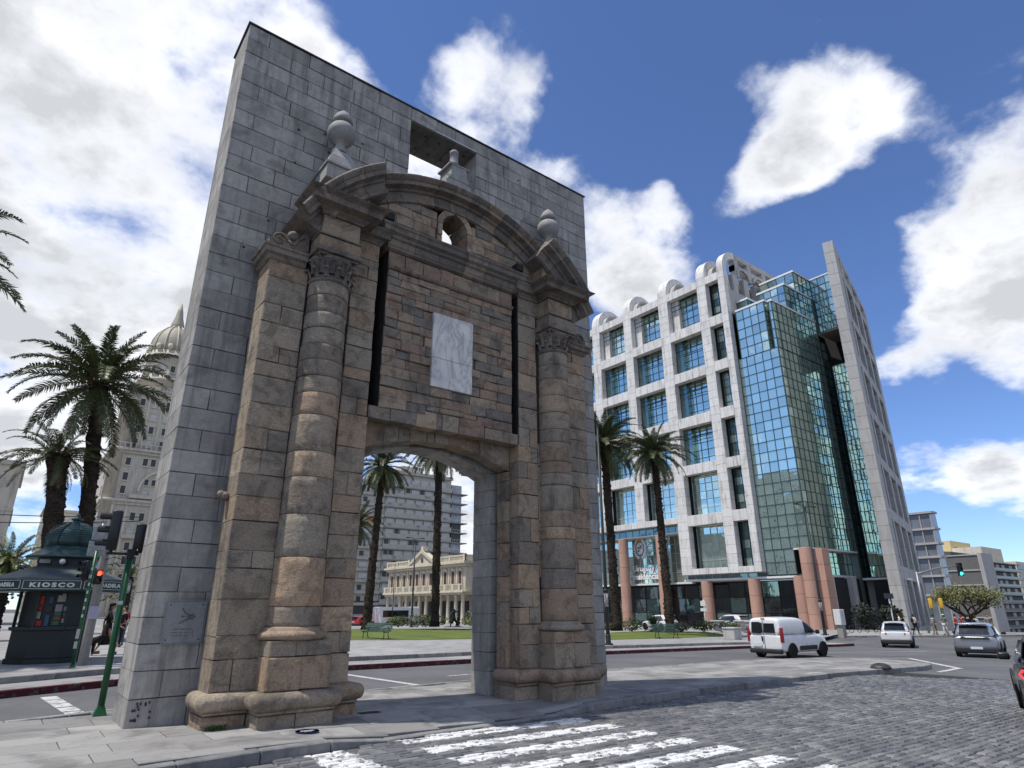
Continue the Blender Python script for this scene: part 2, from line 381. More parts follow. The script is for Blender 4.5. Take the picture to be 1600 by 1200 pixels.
# cobbles with worn zebra paint on them, painted where the stripes lie in the street
def m_cobble():
    t = NT('cobblestone'); w = t.world(); r = t.rnd()
    base = t.ramp(r, [(0, (.075, .077, .083)), (.45, (.105, .107, .113)), (.8, (.135, .136, .140)), (1, (.18, .178, .174))])
    f = t.noise(w, 60, 4, .7); m = t.noise(w, 9, 5, .6); b = t.noise(w, .8, 5, .6)
    c = t.mix(.45, base, t.ramp(f, [(.3, (.28, .28, .28)), (.7, (.8, .8, .8))]), 'OVERLAY')
    c = t.mix(t.math('MULTIPLY', t.step(b, .42, .62), .45), c, t.mix(1.0, c, (1.7, 1.65, 1.55, 1), 'MULTIPLY'))
    sp = t.N('ShaderNodeSeparateXYZ'); t.L(w, sp.inputs[0]); X, Y = sp.outputs[0], sp.outputs[1]
    wob = t.math('MULTIPLY', t.math('SUBTRACT', t.noise(w, 5, 4), .5), .16)
    Yw = t.math('ADD', Y, wob); Xw = t.math('ADD', X, t.math('MULTIPLY', wob, 2.5))
    def band(v, a, b, s=.02): return t.math('MULTIPLY', t.step(v, a - s, a + s), t.math('SUBTRACT', 1.0, t.step(v, b - s, b + s)))
    # stripes repeat every 0.72 m across the street
    ph = t.math('FRACT', t.math('DIVIDE', t.math('ADD', Yw, 20 * .72 + ZY0), .72))
    stripe = t.math('MULTIPLY', band(ph, .12, .62, .03), band(Xw, 2.95, 6.45, .04))
    stripe = t.math('MULTIPLY', stripe, t.math('MULTIPLY', t.step(Y, -7.6, -7.4), t.math('SUBTRACT', 1.0, t.step(Y, -2.45, -2.4))))
    stop = t.math('MULTIPLY', band(Xw, 1.62, 2.12, .04), t.math('MULTIPLY', t.step(Y, -5.2, -5.0), t.math('SUBTRACT', 1.0, t.step(Y, -2.66, -2.6))))
    pm = t.math('MAXIMUM', stripe, stop)
    worn = t.math('SUBTRACT', 1.0, t.step(t.math('ADD', t.math('ADD', m, t.math('MULTIPLY', r, .30)), t.math('MULTIPLY', f, .25)), .80, .92))
    pm = t.math('MULTIPLY', pm, worn)
    c = t.mix(pm, c, t.mix(m, (.62, .62, .60, 1), (.8, .8, .78, 1)))
    t.set(c, t.math('ADD', t.math('MULTIPLY', m, .25), .48), 0, .42); t.bump(t.math('ADD', f, m), .35, .01); return t.mat
ZY0 = 0.0
COBB = m_cobble(); MORT = plain('cobble_joint_dirt', (.028, .027, .026, 1), .95, 0, .3, 20)
def sheet(name, xs, ys, off, mat, f=gz):
    mb = MB(); vs = [(x, y, f(x, y) + off) for y in ys for x in xs]; n = len(xs)
    mb.add(vs, [(j * n + i, j * n + i + 1, (j + 1) * n + i + 1, (j + 1) * n + i) for j in range(len(ys) - 1) for i in range(n - 1)])
    return mb.obj(name, mat)
xs = [-3000, -600, -120, -40, -12, 0, 3, 8, 14, 20, 26, 33, 40, 45, 60, 74, 90, 140, 300, 400, 900, 4000]
ys = [-3000, -600, -120, -40, -14, -8, -3, 0, 3, 8, 14, 20, 30, 40, 60, 100, 180, 400, 1000, 5000]
g = struct(sheet('ground', xs, ys, -.40, EARTH)); 
xr = [-60, -30, -12, -4, 0, 3, 5, 8, 11, 14, 17, 20, 23, 26, 30, 35, 40, 45, 55, 74, 110, 170]
yr = [-40, -25, -14, -10, -8, -6, -4, -2.4, 0, 3, 6, 9, 12, 16, 20, 30, 40, 55, 80, 130]
road = struct(sheet('road', xr, yr, -.15, ASPH))
# ---------- kerb line of the island (front side)
KL = []
for (px, py) in [(0, 1235), (300, 1190), (560, 1148)]: pass
def kerb_y(x):      # front edge of the island
    pts = [(-14, -2.95), (-1.4, -2.88), (.3, -2.76), (2.5, -2.5), (7.2, -1.98), (12.1, -1.35), (18.7, -.95), (24.3, -1.2)]
    for (a, ya), (b, yb) in zip(pts, pts[1:]):
        if x <= b: return ya + (yb - ya) * (x - a) / (b - a)
    return pts[-1][1]
def back_y(x):      # back edge of the island
    pts = [(-14, 1.9), (-1.3, 1.94), (.3, 2.35), (4.5, 2.2), (8, 2.9), (13.7, 3.5), (21, 4.0), (25.3, 3.4), (26.8, .9)]
    for (a, ya), (b, yb) in zip(pts, pts[1:]):
        if x <= b: return ya + (yb - ya) * (x - a) / (b - a)
    return .9
RAMP = (2.75, 6.35)
def kz(x, y):       # the pavement dips to the street at the crossing
    d = y - kerb_y(x)
    if RAMP[0] - .9 < x < RAMP[1] + .9 and d < 1.25:
        e = min(1, max(0, min((x - RAMP[0] + .9) / .9, (RAMP[1] + .9 - x) / .9)))
        return -.115 * (1 - max(0, d) / 1.25) * e
    return 0
isl = MB()
X = [-14 + .5 * i for i in range(79)] + [25.4]
top = [(x, kerb_y(x) + .16, gz(x, 0) - .02) for x in X]; bk = [(x, back_y(x) - .12, gz(x, 0) - .02) for x in X]
n = len(X)
for i in range(n - 1):
    rows = []
    for x in (X[i], X[i + 1]):
        rows.append([(x, kerb_y(x) + .16 + (back_y(x) - kerb_y(x) - .28) * k / 6) for k in range(7)])
    for k in range(6):
        q = [rows[0][k], rows[1][k], rows[1][k + 1], rows[0][k + 1]]
        isl.add([(a, b, gz(a, b) + kz(a, b) - .035) for a, b in q], [(0, 1, 2, 3)])
island = struct(isl.obj('traffic_island', MORT))
# kerb stones
x = -9.0
while x < 24.2:
    w = random.uniform(.82, 1.05); x2 = min(x + w, 24.25)
    mb = MB(); mb.cbox(0.004, x2 - x - .004, 0, .17, -.35, 0, .014, 0, .003)
    for v in mb.v:
        u = v.x / (x2 - x); yy = kerb_y(x) + (kerb_y(x2) - kerb_y(x)) * u; v.y += yy; v.x += x; v.z += gz(v.x, v.y) + kz(v.x, yy) + .002
    mb.obj('kerb_stone', KERB, island); x = x2
def kerb_run(name, pts, parent, w=.15, h=.30, seg=.95, mat=KERB, dz=.002):
    for (a, b) in zip(pts, pts[1:]):
        a = Vector(a); b = Vector(b); d = b - a; k = max(1, round(d.length / seg)); t = d.normalized(); nn = Vector((-t.y, t.x))
        for i in range(k):
            p = a + d * (i / k) + t * .004; q = a + d * ((i + 1) / k) - t * .004
            mb = MB(); mb.cbox(0, (q - p).length, 0, w, -h, 0, .012)
            for v in mb.v:
                u = p + t * v.x + nn * v.y; v.x, v.y = u.x, u.y; v.z += gz(u.x, u.y) + dz
            mb.obj(name, mat, parent)
tipc = [(24.25, -1.2), (25.4, -1.0), (26.6, -.2), (26.9, .9), (26.6, 2.2), (25.4, 3.3)]
kerb_run('kerb_stone', tipc, island, .14)
bp = [(x_, back_y(x_)) for x_ in (25.4, 21, 13.7, 8, 4.5, .3, -1.3, -9)]
kerb_run('kerb_stone', bp, island, .14)
mb = MB(); mb.add([(25.3, -.9, gz(25, 0) - .005), (26.45, -.1, gz(26, 0) - .005), (26.75, .9, gz(26, 0) - .005), (26.45, 2.1, gz(26, 0) - .005), (25.3, 3.2, gz(25, 0) - .005)], [(0, 1, 2, 3, 4)])
mb.obj('end_slab', PAVE, island)
# paving slabs: nearest ones singly
slabs = []
yy = -2.72; row = 0
while yy < 4.0:
    y1 = yy + .56; x = -9 + (row % 2) * .55
    while x < 25.3:
        w = random.uniform(1.0, 1.2); x1 = min(x + w, 25.35); xm = (x + x1) / 2
        a = max(yy, max(kerb_y(x), kerb_y(x1)) + .175); b = min(y1, min(back_y(x), back_y(x1)) - .145)
        if b - a > .06 and x1 - x > .12: slabs.append((x, x1, a, b))
        x = x1
    yy = y1; row += 1
slabs.sort(key=lambda s: (Vector(((s[0] + s[1]) / 2, (s[2] + s[3]) / 2, 0)) - CAM).length)
rest = MB()
for i, (a, b, c, d) in enumerate(slabs):
    mb = MB(); h = random.uniform(-.003, .003); k = 3 if b - a > .5 else 1
    mb.cbox(a + .006, b - .006, c + .006, d - .006, -.05, 0, .007)
    for v in mb.v: v.z += gz(v.x, v.y) + kz(v.x, v.y) + h
    if i < 290: mb.obj('paving_slab', PAVE, island)
    else: rest.add(mb.v, mb.f)
stuff(rest.obj('paving_slabs', PAVE, island))
# ---------- cobbled carriageway in front
bed = MB(); XX = [-9, -5, -2, 0, 3, 5, 8, 11, 14, 17, 20, 22.5]
for i in range(len(XX) - 1):
    for (ya, yb) in ((-16, -10), (-10, -7), (-7, -4.5), (-4.5, None)):
        a, b = XX[i], XX[i + 1]
        ea = kerb_y(a) + .05 if yb is None else yb; eb = kerb_y(b) + .05 if yb is None else yb
        bed.add([(a, ya, gz(a, ya) - .144), (b, ya, gz(b, ya) - .144), (b, eb, gz(b, eb) - .144), (a, ea, gz(a, ea) - .144)], [(0, 1, 2, 3)])
cob = struct(bed.obj('cobbled_road', MORT))
cl = []
y = -10.2
rowi = 0
def cob_end(y): return 21.6 + 1.2 * sin(y * .9) - max(0, -2.2 - y) * .15
while y < -.9:
    h = random.uniform(.115, .14); x = -3.6 - (-6 - y) * .3 + random.uniform(-.2, 0) if y < -6 else -6.5 + random.uniform(-.2, 0)
    while x < cob_end(y):
        w = random.uniform(.15, .30)
        if y + h < min(kerb_y(x), kerb_y(x + w)) - .004: cl.append((x, x + w, y, y + h))
        x += w
    y += h; rowi += 1
def cob_mesh(mb, a, b, c, d):
    t = random.uniform(-.124, -.114); e = min(.022, (b - a) * .2, (d - c) * .2); g_ = .009; j = lambda: random.uniform(-.004, .004)
    lo = [(a + g_ + j(), c + g_ + j(), -.165), (b - g_ + j(), c + g_ + j(), -.165), (b - g_ + j(), d - g_ + j(), -.165), (a + g_ + j(), d - g_ + j(), -.165)]
    sk = random.uniform(-.008, .008)
    mid = [(p[0], p[1], t - .018) for p in lo]
    hi = [(a + e + j(), c + e + j(), t + j()), (b - e + j(), c + e + j(), t + j()), (b - e + j(), d - e + j(), t + j()), (a + e + j(), d - e + j(), t + j())]
    vs = [(p[0], p[1] + sk * ((p[0] - a) / (b - a) - .5), p[2] + gz(p[0], p[1])) for p in lo + mid + hi]
    mb.add(vs, [(0, 1, 5, 4), (1, 2, 6, 5), (2, 3, 7, 6), (3, 0, 4, 7), (4, 5, 9, 8), (5, 6, 10, 9), (6, 7, 11, 10), (7, 4, 8, 11), (8, 9, 10, 11)], 0, False)
def inview(x, y):
    d = Vector((x, y, -.1)) - CAM; z = d.dot(_f)
    if z < .5: return False
    u = F_PX * d.dot(_r2) / z; v = F_PX * d.dot(_u2) / z
    return abs(u) < 810 and abs(v) < 610
cl.sort(key=lambda s: (0 if inview((s[0] + s[1]) / 2, (s[2] + s[3]) / 2) else 1, (Vector((s[0], s[2], 0)) - CAM).length))
rest = MB()
for i, c4 in enumerate(cl):
    if i < 295:
        mb = MB(); cob_mesh(mb, *c4); mb.obj('cobblestone', COBB, cob)
    else: cob_mesh(rest, *c4)
stuff(rest.obj('cobblestones', COBB, cob))
# ---------- painted lines on asphalt
def line(pts, w, off=-.144, name='road_marking'):
    mb = MB()
    for (a, b) in zip(pts, pts[1:]):
        a = Vector(a); b = Vector(b); t = (b - a).normalized(); nn = Vector((-t.y, t.x)) * w / 2; a = a - t * w * .3; b = b + t * w * .3
        k = max(1, int((b - a).length / 2)); 
        for i in range(k):
            p = a + (b - a) * i / k; q = a + (b - a) * (i + 1) / k
            mb.add([(u.x, u.y, gz(u.x, u.y) + off) for u in (p - nn, q - nn, q + nn, p + nn)], [(0, 1, 2, 3)])
    return struct(mb.obj(name, PAINT))
line([(31.6, 2.2), (26.45, -1.53)], .22); line([(26.6, -1.45), (23.9, -1.75)], .18, -.1405); line([(31.6, 2.3), (28.4, 3.6), (22, 5.2)], .15, -.1405)
line([(6.7, 7.8), (7.0, 3.0)], .2); line([(9.0, 5.6), (16, 6.2)], .12)
for k in range(6):
    a = (-.46 + .05 * k, 6.4 - k * .72)
    line([a, (a[0] + .03, a[1] - .45)], .3)
line([(30, 8.2), (40, 4.6)], .14)
# ---------- far side: kerb with red paint, pavement, plaza
far_edge = [(-30, 5.6), (-1.35, 6.75), (.95, 7.85), (7.7, 8.9), (12.4, 9.5), (21.4, 11.25), (33.3, 11.6), (41.5, 10.2), (44.0, 10.4), (44.6, 12.2)]
pl = MB()
def region(mb, front, back_off, off, n=6):
    """strip of pavement between a front polyline and a back polyline with as many points"""
    for i in range(len(front) - 1):
        for k in range(n):
            q = []
            for (ii, kk) in ((i, k), (i + 1, k), (i + 1, k + 1), (i, k + 1)):
                f0 = front[ii]; b0 = back_off[ii]; u = kk / n
                px, py = f0[0] + (b0[0] - f0[0]) * u, f0[1] + (b0[1] - f0[1]) * u
                q.append((px, py, gz(px, py) + off))
            mb.add(q, [(0, 1, 2, 3)])
mid1 = [(x_, y_ + 1.9) for x_, y_ in far_edge]
mid1[-3] = (41.2, 12.0); mid1[-2] = (42.6, 12.1); mid1[-1] = (43.5, 13.0)
region(pl, [(x_, y_ + .14) for x_, y_ in far_edge], mid1, -.02, 2)
lower = struct(pl.obj('lower_pavement', PAVE2))
kerb_run('kerb_stone', far_edge[:-1], lower, .14, .3, 1.0, REDK)
pl2 = MB(); back = [(-40, 60), (-8, 60), (4, 60), (12, 62), (20, 62), (34, 62), (52, 48), (57, 30), (60, 24), (64, 20)]
region(pl2, [(x_, y_ + .12) for x_, y_ in mid1], back, .12, 8)
plaza = struct(pl2.obj('plaza_pavement', PAVE2))
kerb_run('plaza_step', mid1, plaza, .14, .45, 1.2, KERB, .125)
# pavement round the tower block on the right, and beyond
pv = MB(); region(pv, [(50.5, 21), (58, 16), (62, 12.2), (68, 7.6), (90, 2.0), (130, -8)], [(64, 62), (75, 60), (95, 60), (110, 50), (140, 40), (170, 30)], -.02, 6)
pvr = struct(pv.obj('pavement', PAVE2)); kerb_run('kerb_stone', [(50.5, 20.9), (58, 15.9), (62, 12.1), (68, 7.5), (90, 1.9)], pvr, .15, .3, 1.6)
pf = MB(); region(pf, [(-40, 60.3), (8, 62.3), (34, 62.3), (56, 62)], [(-60, 400), (20, 400), (60, 400), (90, 400)], -.02, 4); struct(pf.obj('far_pavement', PAVE2))
# lawn
def m_grass():
    t = NT('lawn_grass'); w = t.world(); a = t.noise(w, .5, 5, .6); b = t.noise(w, 25, 4, .7)
    c = t.ramp(a, [(.3, (.072, .105, .022)), (.55, (.11, .14, .032)), (.75, (.17, .17, .06))])
    c = t.mix(.5, c, t.ramp(b, [(.3, (.25, .25, .25)), (.7, (.8, .8, .8))]), 'OVERLAY'); t.set(c, .9, 0, .2); t.bump(b, .6, .03); return t.mat
GRASS = m_grass()
def lawn(pts, hump=.35, off=.135):
    cx = sum(p[0] for p in pts) / len(pts); cy = sum(p[1] for p in pts) / len(pts); mb = MB(); R = 7; vs = []
    for k in range(R + 1):
        u = 1 - k / R
        for (x_, y_) in pts:
            X_ = cx + (x_ - cx) * u; Y_ = cy + (y_ - cy) * u; vs.append((X_, Y_, gz(X_, Y_) + off + hump * min(1, (1 - u) * 2.2) ** .7))
    n_ = len(pts); mb.add(vs, [(k * n_ + i, k * n_ + (i + 1) % n_, (k + 1) * n_ + (i + 1) % n_, (k + 1) * n_ + i) for k in range(R) for i in range(n_)], 0, True)
    return stuff(tag(mb.obj('lawn', GRASS), 'low mown lawn mound on the plaza', 'lawn'))
# ================================================================== MODERN GRANITE SLAB WALL BEHIND THE GATE
GRAN = granite('grey_granite', (.25, .238, .22), (.36, .345, .32), (.135, .128, .118), 1.0, .75, .35, .5)
GRAN2 = plain('slab_joint', (.05, .05, .053, 1), .9, 0, .2, 8)
LEAD = plain('lead_flashing', (.05, .052, .056, 1), .5, .3)
TH, WW, CH, NC = 1.12, 9.746, .3675, 36
SX0, SX1, SPR, CRN = 3.08, 6.36, 4.32, 4.72      # arched doorway through the slab
def sarc(x):
    h = (SX1 - SX0) / 2; s = CRN - SPR; R = (h * h + s * s) / (2 * s); cx = (SX0 + SX1) / 2
    return CRN - R + sqrt(max(0, R * R - (x - cx) ** 2)) if SX0 <= x <= SX1 else -9
slab = thing('granite_slab_wall', 'tall grey granite slab wall of coursed blocks standing behind the old stone gate', 'wall')
core = MB()
core.box(.02, SX0 - .45, .02, TH - .02, -.3, 9.45); core.box(.02, 3.87, .02, TH - .02, 9.43, 13.2); core.box(SX0 - .47, SX0 - .02, .02, .62, -.3, 5); core.box(SX1 + .02, SX1 + .5, .02, .62, -.4, 5)
core.box(SX1 + .48, WW - .02, .02, TH - .02, -.4, 9.45)
core.box(SX0 - .47, SX1 + .5, .02, TH - .02, 5.3, 9.44); core.box(SX0 - .46, SX1 + .49, .02, .62, 4.86, 5.32)
core.box(5.85, WW - .02, .02, TH - .02, 9.45, 13.2); core.box(3.87, 5.85, .02, TH - .02, 12.9, 13.2)
core.obj('core', GRAN2, slab)
NX0, NX1, NZ0, NZ1 = 3.886, 5.829, 9.50, 12.88
smalls = MB(); nb = 0; cand = []
for i in range(NC):
    z0 = i * CH - (.25 if i == 0 else 0); z1 = (i + 1) * CH
    if i == NC - 1: z1 = 13.23
    edges = [0.0]; x = (0.42 if i % 2 else .86) + random.uniform(-.06, .10); 
    while x < WW - .35:
        edges.append(x); x += random.choice((.55, .68, .78, .88, 1.0)) * random.uniform(.95, 1.05)
    edges.append(WW)
    snaps = (NX0, NX1) if z1 > NZ0 else (SX0, SX1) if z0 < SPR + .4 else ()
    for sv_ in snaps:
        near = [e for e in edges if 0 < abs(e - sv_) < .26 and 0 < e < WW]
        if near: edges = sorted(set([e for e in edges if e not in near] + [sv_]))
    for a, b in zip(edges, edges[1:]):
        segs = [(a, b)]
        if z1 > NZ0 + .02 and z0 < NZ1 - .02:           # window opening high in the slab
            segs = [(p, q) for (p, q) in ((a, min(b, NX0)), (max(a, NX1), b)) if q - p > .05]
        elif z0 < SPR:
            segs = [(p, q) for (p, q) in ((a, min(b, SX0)), (max(a, SX1), b)) if q - p > .05]
            mid = (max(a, SX0), min(b, SX1))
            if z1 > SPR and mid[1] - mid[0] > .05: segs.append(mid)
        for (p, q) in segs: cand.append((p, q, z0, z1))
for (p, q, z0, z1) in cand:
    fb = z0
    if SX0 - .01 <= p and q <= SX1 + .01 and z0 < CRN:
        if z1 <= min(sarc(p + .01), sarc(q - .01)) + .02: continue
        fb = (lambda x_, z0=z0: max(z0, sarc(min(max(x_, SX0 + .001), SX1 - .001))))
    mb = MB(); yf = random.uniform(-.006, .006)
    hid = .9 < p and q < 8.7 and z1 < 9.1 and not (z0 < 5 and (abs(p - SX1) < .5 or abs(q - SX0) < .5))
    back = .64 if (q > SX0 - .4 and p < SX1 + .45 and z1 < 5.2) else TH
    mb.block(p, q, fb, z1, yf, back, .009, 5 if callable(fb) else 1, .004, .0045)
    if hid or nb >= 296: smalls.add(mb.v, mb.f)
    else: mb.obj('granite_block', GRAN, slab); nb += 1
stuff(smalls.obj('hidden_granite_blocks', GRAN, slab))
fl = MB(); fl.box(-.03, WW + .03, -.03, TH + .03, 13.232, 13.262); fl.obj('coping_flashing', LEAD, slab)
sof = MB()
for k in range(3):
    sof.box(NX0 + .645 * k + .006, NX0 + .645 * (k + 1) - .006, .03, TH - .03, 12.84, 12.876)
sof.obj('window_soffit', granite('soffit_shade_granite', (.10, .10, .10), (.13, .13, .13), (.05, .05, .05)), slab)  # darker copy of the granite: the soffit's shade is put into its colour
kn = MB()
for k in range(5):
    for yy in (.3, .82): kn.lathe([(.035, 0), (.035, .03)], 8, (NX0 + .2 + k * .38, yy, 12.815))
kn.obj('soffit_fixings', LEAD, slab)
md = MB(); md.box(NX0, NX1, -.004, .03, 12.882, 12.90); md.obj('window_trim', plain('steel_trim', (.6, .6, .6, 1), .3, .8), slab)
# holes left in the slab by fixings
hl = MB()
for _ in range(26):
    x_ = random.uniform(.3, 9.4); z_ = random.uniform(7.5, 12.9)
    if 3.8 < x_ < 5.9 and z_ > 9.4: continue
    hl.lathe([(.001, 0), (.03, .002)], 6); 
    for v in hl.v[-12:]: v.x, v.y, v.z = x_ + v.x * random.uniform(.8, 1.4), -.0062 - v.z, z_ + v.y
for _ in range(16):
    x_ = random.uniform(.06, .33); z_ = random.uniform(.05, .33)
    hl.lathe([(.001, 0), (.016, .002)], 6)
    for v in hl.v[-12:]: v.x, v.y, v.z = x_ + v.x, -.0062 - v.z, z_ + v.y * 1.3
stuff(hl.obj('fixing_holes', GRAN2, slab))
# relief plaque
pq = thing('relief_plaque', 'square grey stone plaque with worn carved relief low on the granite wall', 'plaque', (.30, 0, 1.10))
PLQ = granite('plaque_stone', (.24, .245, .25), (.24, .245, .25), (.13, .13, .135), 3, .3)
mb = MB(); mb.cbox(0, .56, -.035, -.007, 0, .60, .008); mb.obj('panel', PLQ, pq)
mb = MB(); mb.box(-.012, .572, -.042, -.036, .6, .612); mb.box(-.012, .572, -.042, -.036, -.012, 0); mb.box(-.012, 0, -.042, -.036, 0, .6); mb.box(.56, .572, -.042, -.036, 0, .6); mb.obj('border', PLQ, pq)
mb = MB(); D = PLQ
for (x_, z_) in ((.05, .05), (.51, .05), (.05, .55), (.51, .55)): mb.ball((x_, -.036, z_), .014, 6)
mb.path([(.22, -.037, .50), (.27, -.042, .43), (.33, -.046, .40), (.38, -.042, .41), (.41, -.037, .38), (.36, -.042, .35), (.30, -.046, .37)], .010, 6)
mb.path([(.20, -.037, .28), (.26, -.042, .32), (.33, -.044, .35)], .009, 6); mb.ball((.33, -.038, .385), .032, 8, 0, (1.1, .4, .8)); mb.path([(.24, -.037, .40), (.22, -.04, .385), (.24, -.04, .37), (.27, -.04, .385)], .006, 5)
for r_ in range(3):
    for k in range(9):
        if random.random() < .85: mb.box(.12 + k * .036, .12 + k * .036 + random.uniform(.012, .026), -.038, -.0352, .10 + r_ * .045, .10 + r_ * .045 + .018)
mb.obj('carving', plain('worn_carving', (.12, .12, .125, 1), .8), pq)
# ================================================================== OLD STONE GATE
SC = [(.195, .155, .115), (.180, .156, .124), (.192, .170, .136), (.168, .148, .120), (.215, .166, .118), (.175, .160, .132), (.200, .174, .136), (.165, .150, .124), (.195, .152, .114), (.178, .158, .128), (.220, .180, .134)]
SAND = sandstone('gate_sandstone', SC, (.068, .066, .062), 1.54)
SANDD = sandstone('gate_weathered_moulding', [(.125, .112, .098), (.150, .128, .108), (.105, .098, .09), (.14, .128, .112)], (.055, .052, .048), 1.55)
SANDW = sandstone('gate_wall_sandstone', [(.205, .158, .118), (.165, .145, .118), (.200, .150, .118), (.145, .136, .120), (.185, .152, .118), (.215, .178, .136), (.140, .132, .116), (.172, .136, .105), (.195, .170, .136)], (.07, .067, .062), 1.58, .8, 1.3)
GREYS = granite('pale_cut_stone', (.25, .247, .24), (.28, .277, .27), (.14, .138, .135), 2, .4, .2, .25)
DARKJ = plain('deep_joint', (.030, .028, .025, 1), .95, 0, .3, 9)
gate = thing('old_stone_gate', 'weathered brown sandstone city gate with two columns, arched pediment and doorway', 'gate')
YF, YB, XC = -.80, -.16, 4.75
gcnt = [0]; overflow = MB()
def gb(x0, x1, zb, zt, yf=YF, yb=YB, c=.012, n=1, j=.009, g=.0045, mat=None, name='stone_block', pr=.012):
    mb = MB(); mb.block(x0, x1, zb, zt, yf + random.uniform(-pr, pr), yb, c, n, j, g)
    if gcnt[0] < 298 or name != 'stone_block':
        if name == 'stone_block': gcnt[0] += 1
        return mb.obj(name, mat or SAND, gate)
    overflow.add(mb.v, mb.f)
def courses(x0, x1, zs, yf, yb=YB, split=.5, wmin=.3, mat=None, parity=0, skip=None, n=1, wl=(.42, .85)):
    for i, (a, b) in enumerate(zip(zs, zs[1:])):
        w = x1 - x0; cuts = [x0]
        if w < .62:
            if w > .38 and random.random() < split: cuts.append(x0 + w * random.uniform(.35, .65))
        else:
            x = x0 + random.uniform(wl[0] * .6, wl[1])
            while x < x1 - wmin: cuts.append(x); x += random.uniform(*wl)
        cuts.append(x1)
        for p, q in zip(cuts, cuts[1:]):
            if skip and skip(p, q, a, b): continue
            gb(p, q, a, b, yf, yb, mat=mat)
def zz(a, b, lo, hi):
    r = [a]
    while r[-1] < b - hi * .8: r.append(r[-1] + random.uniform(lo, hi))
    r[-1] = b if b - r[-1] < lo * .6 and len(r) > 1 else r[-1]
    if r[-1] != b: r.append(b)
    return r
def mirror(x): return 2 * XC - x
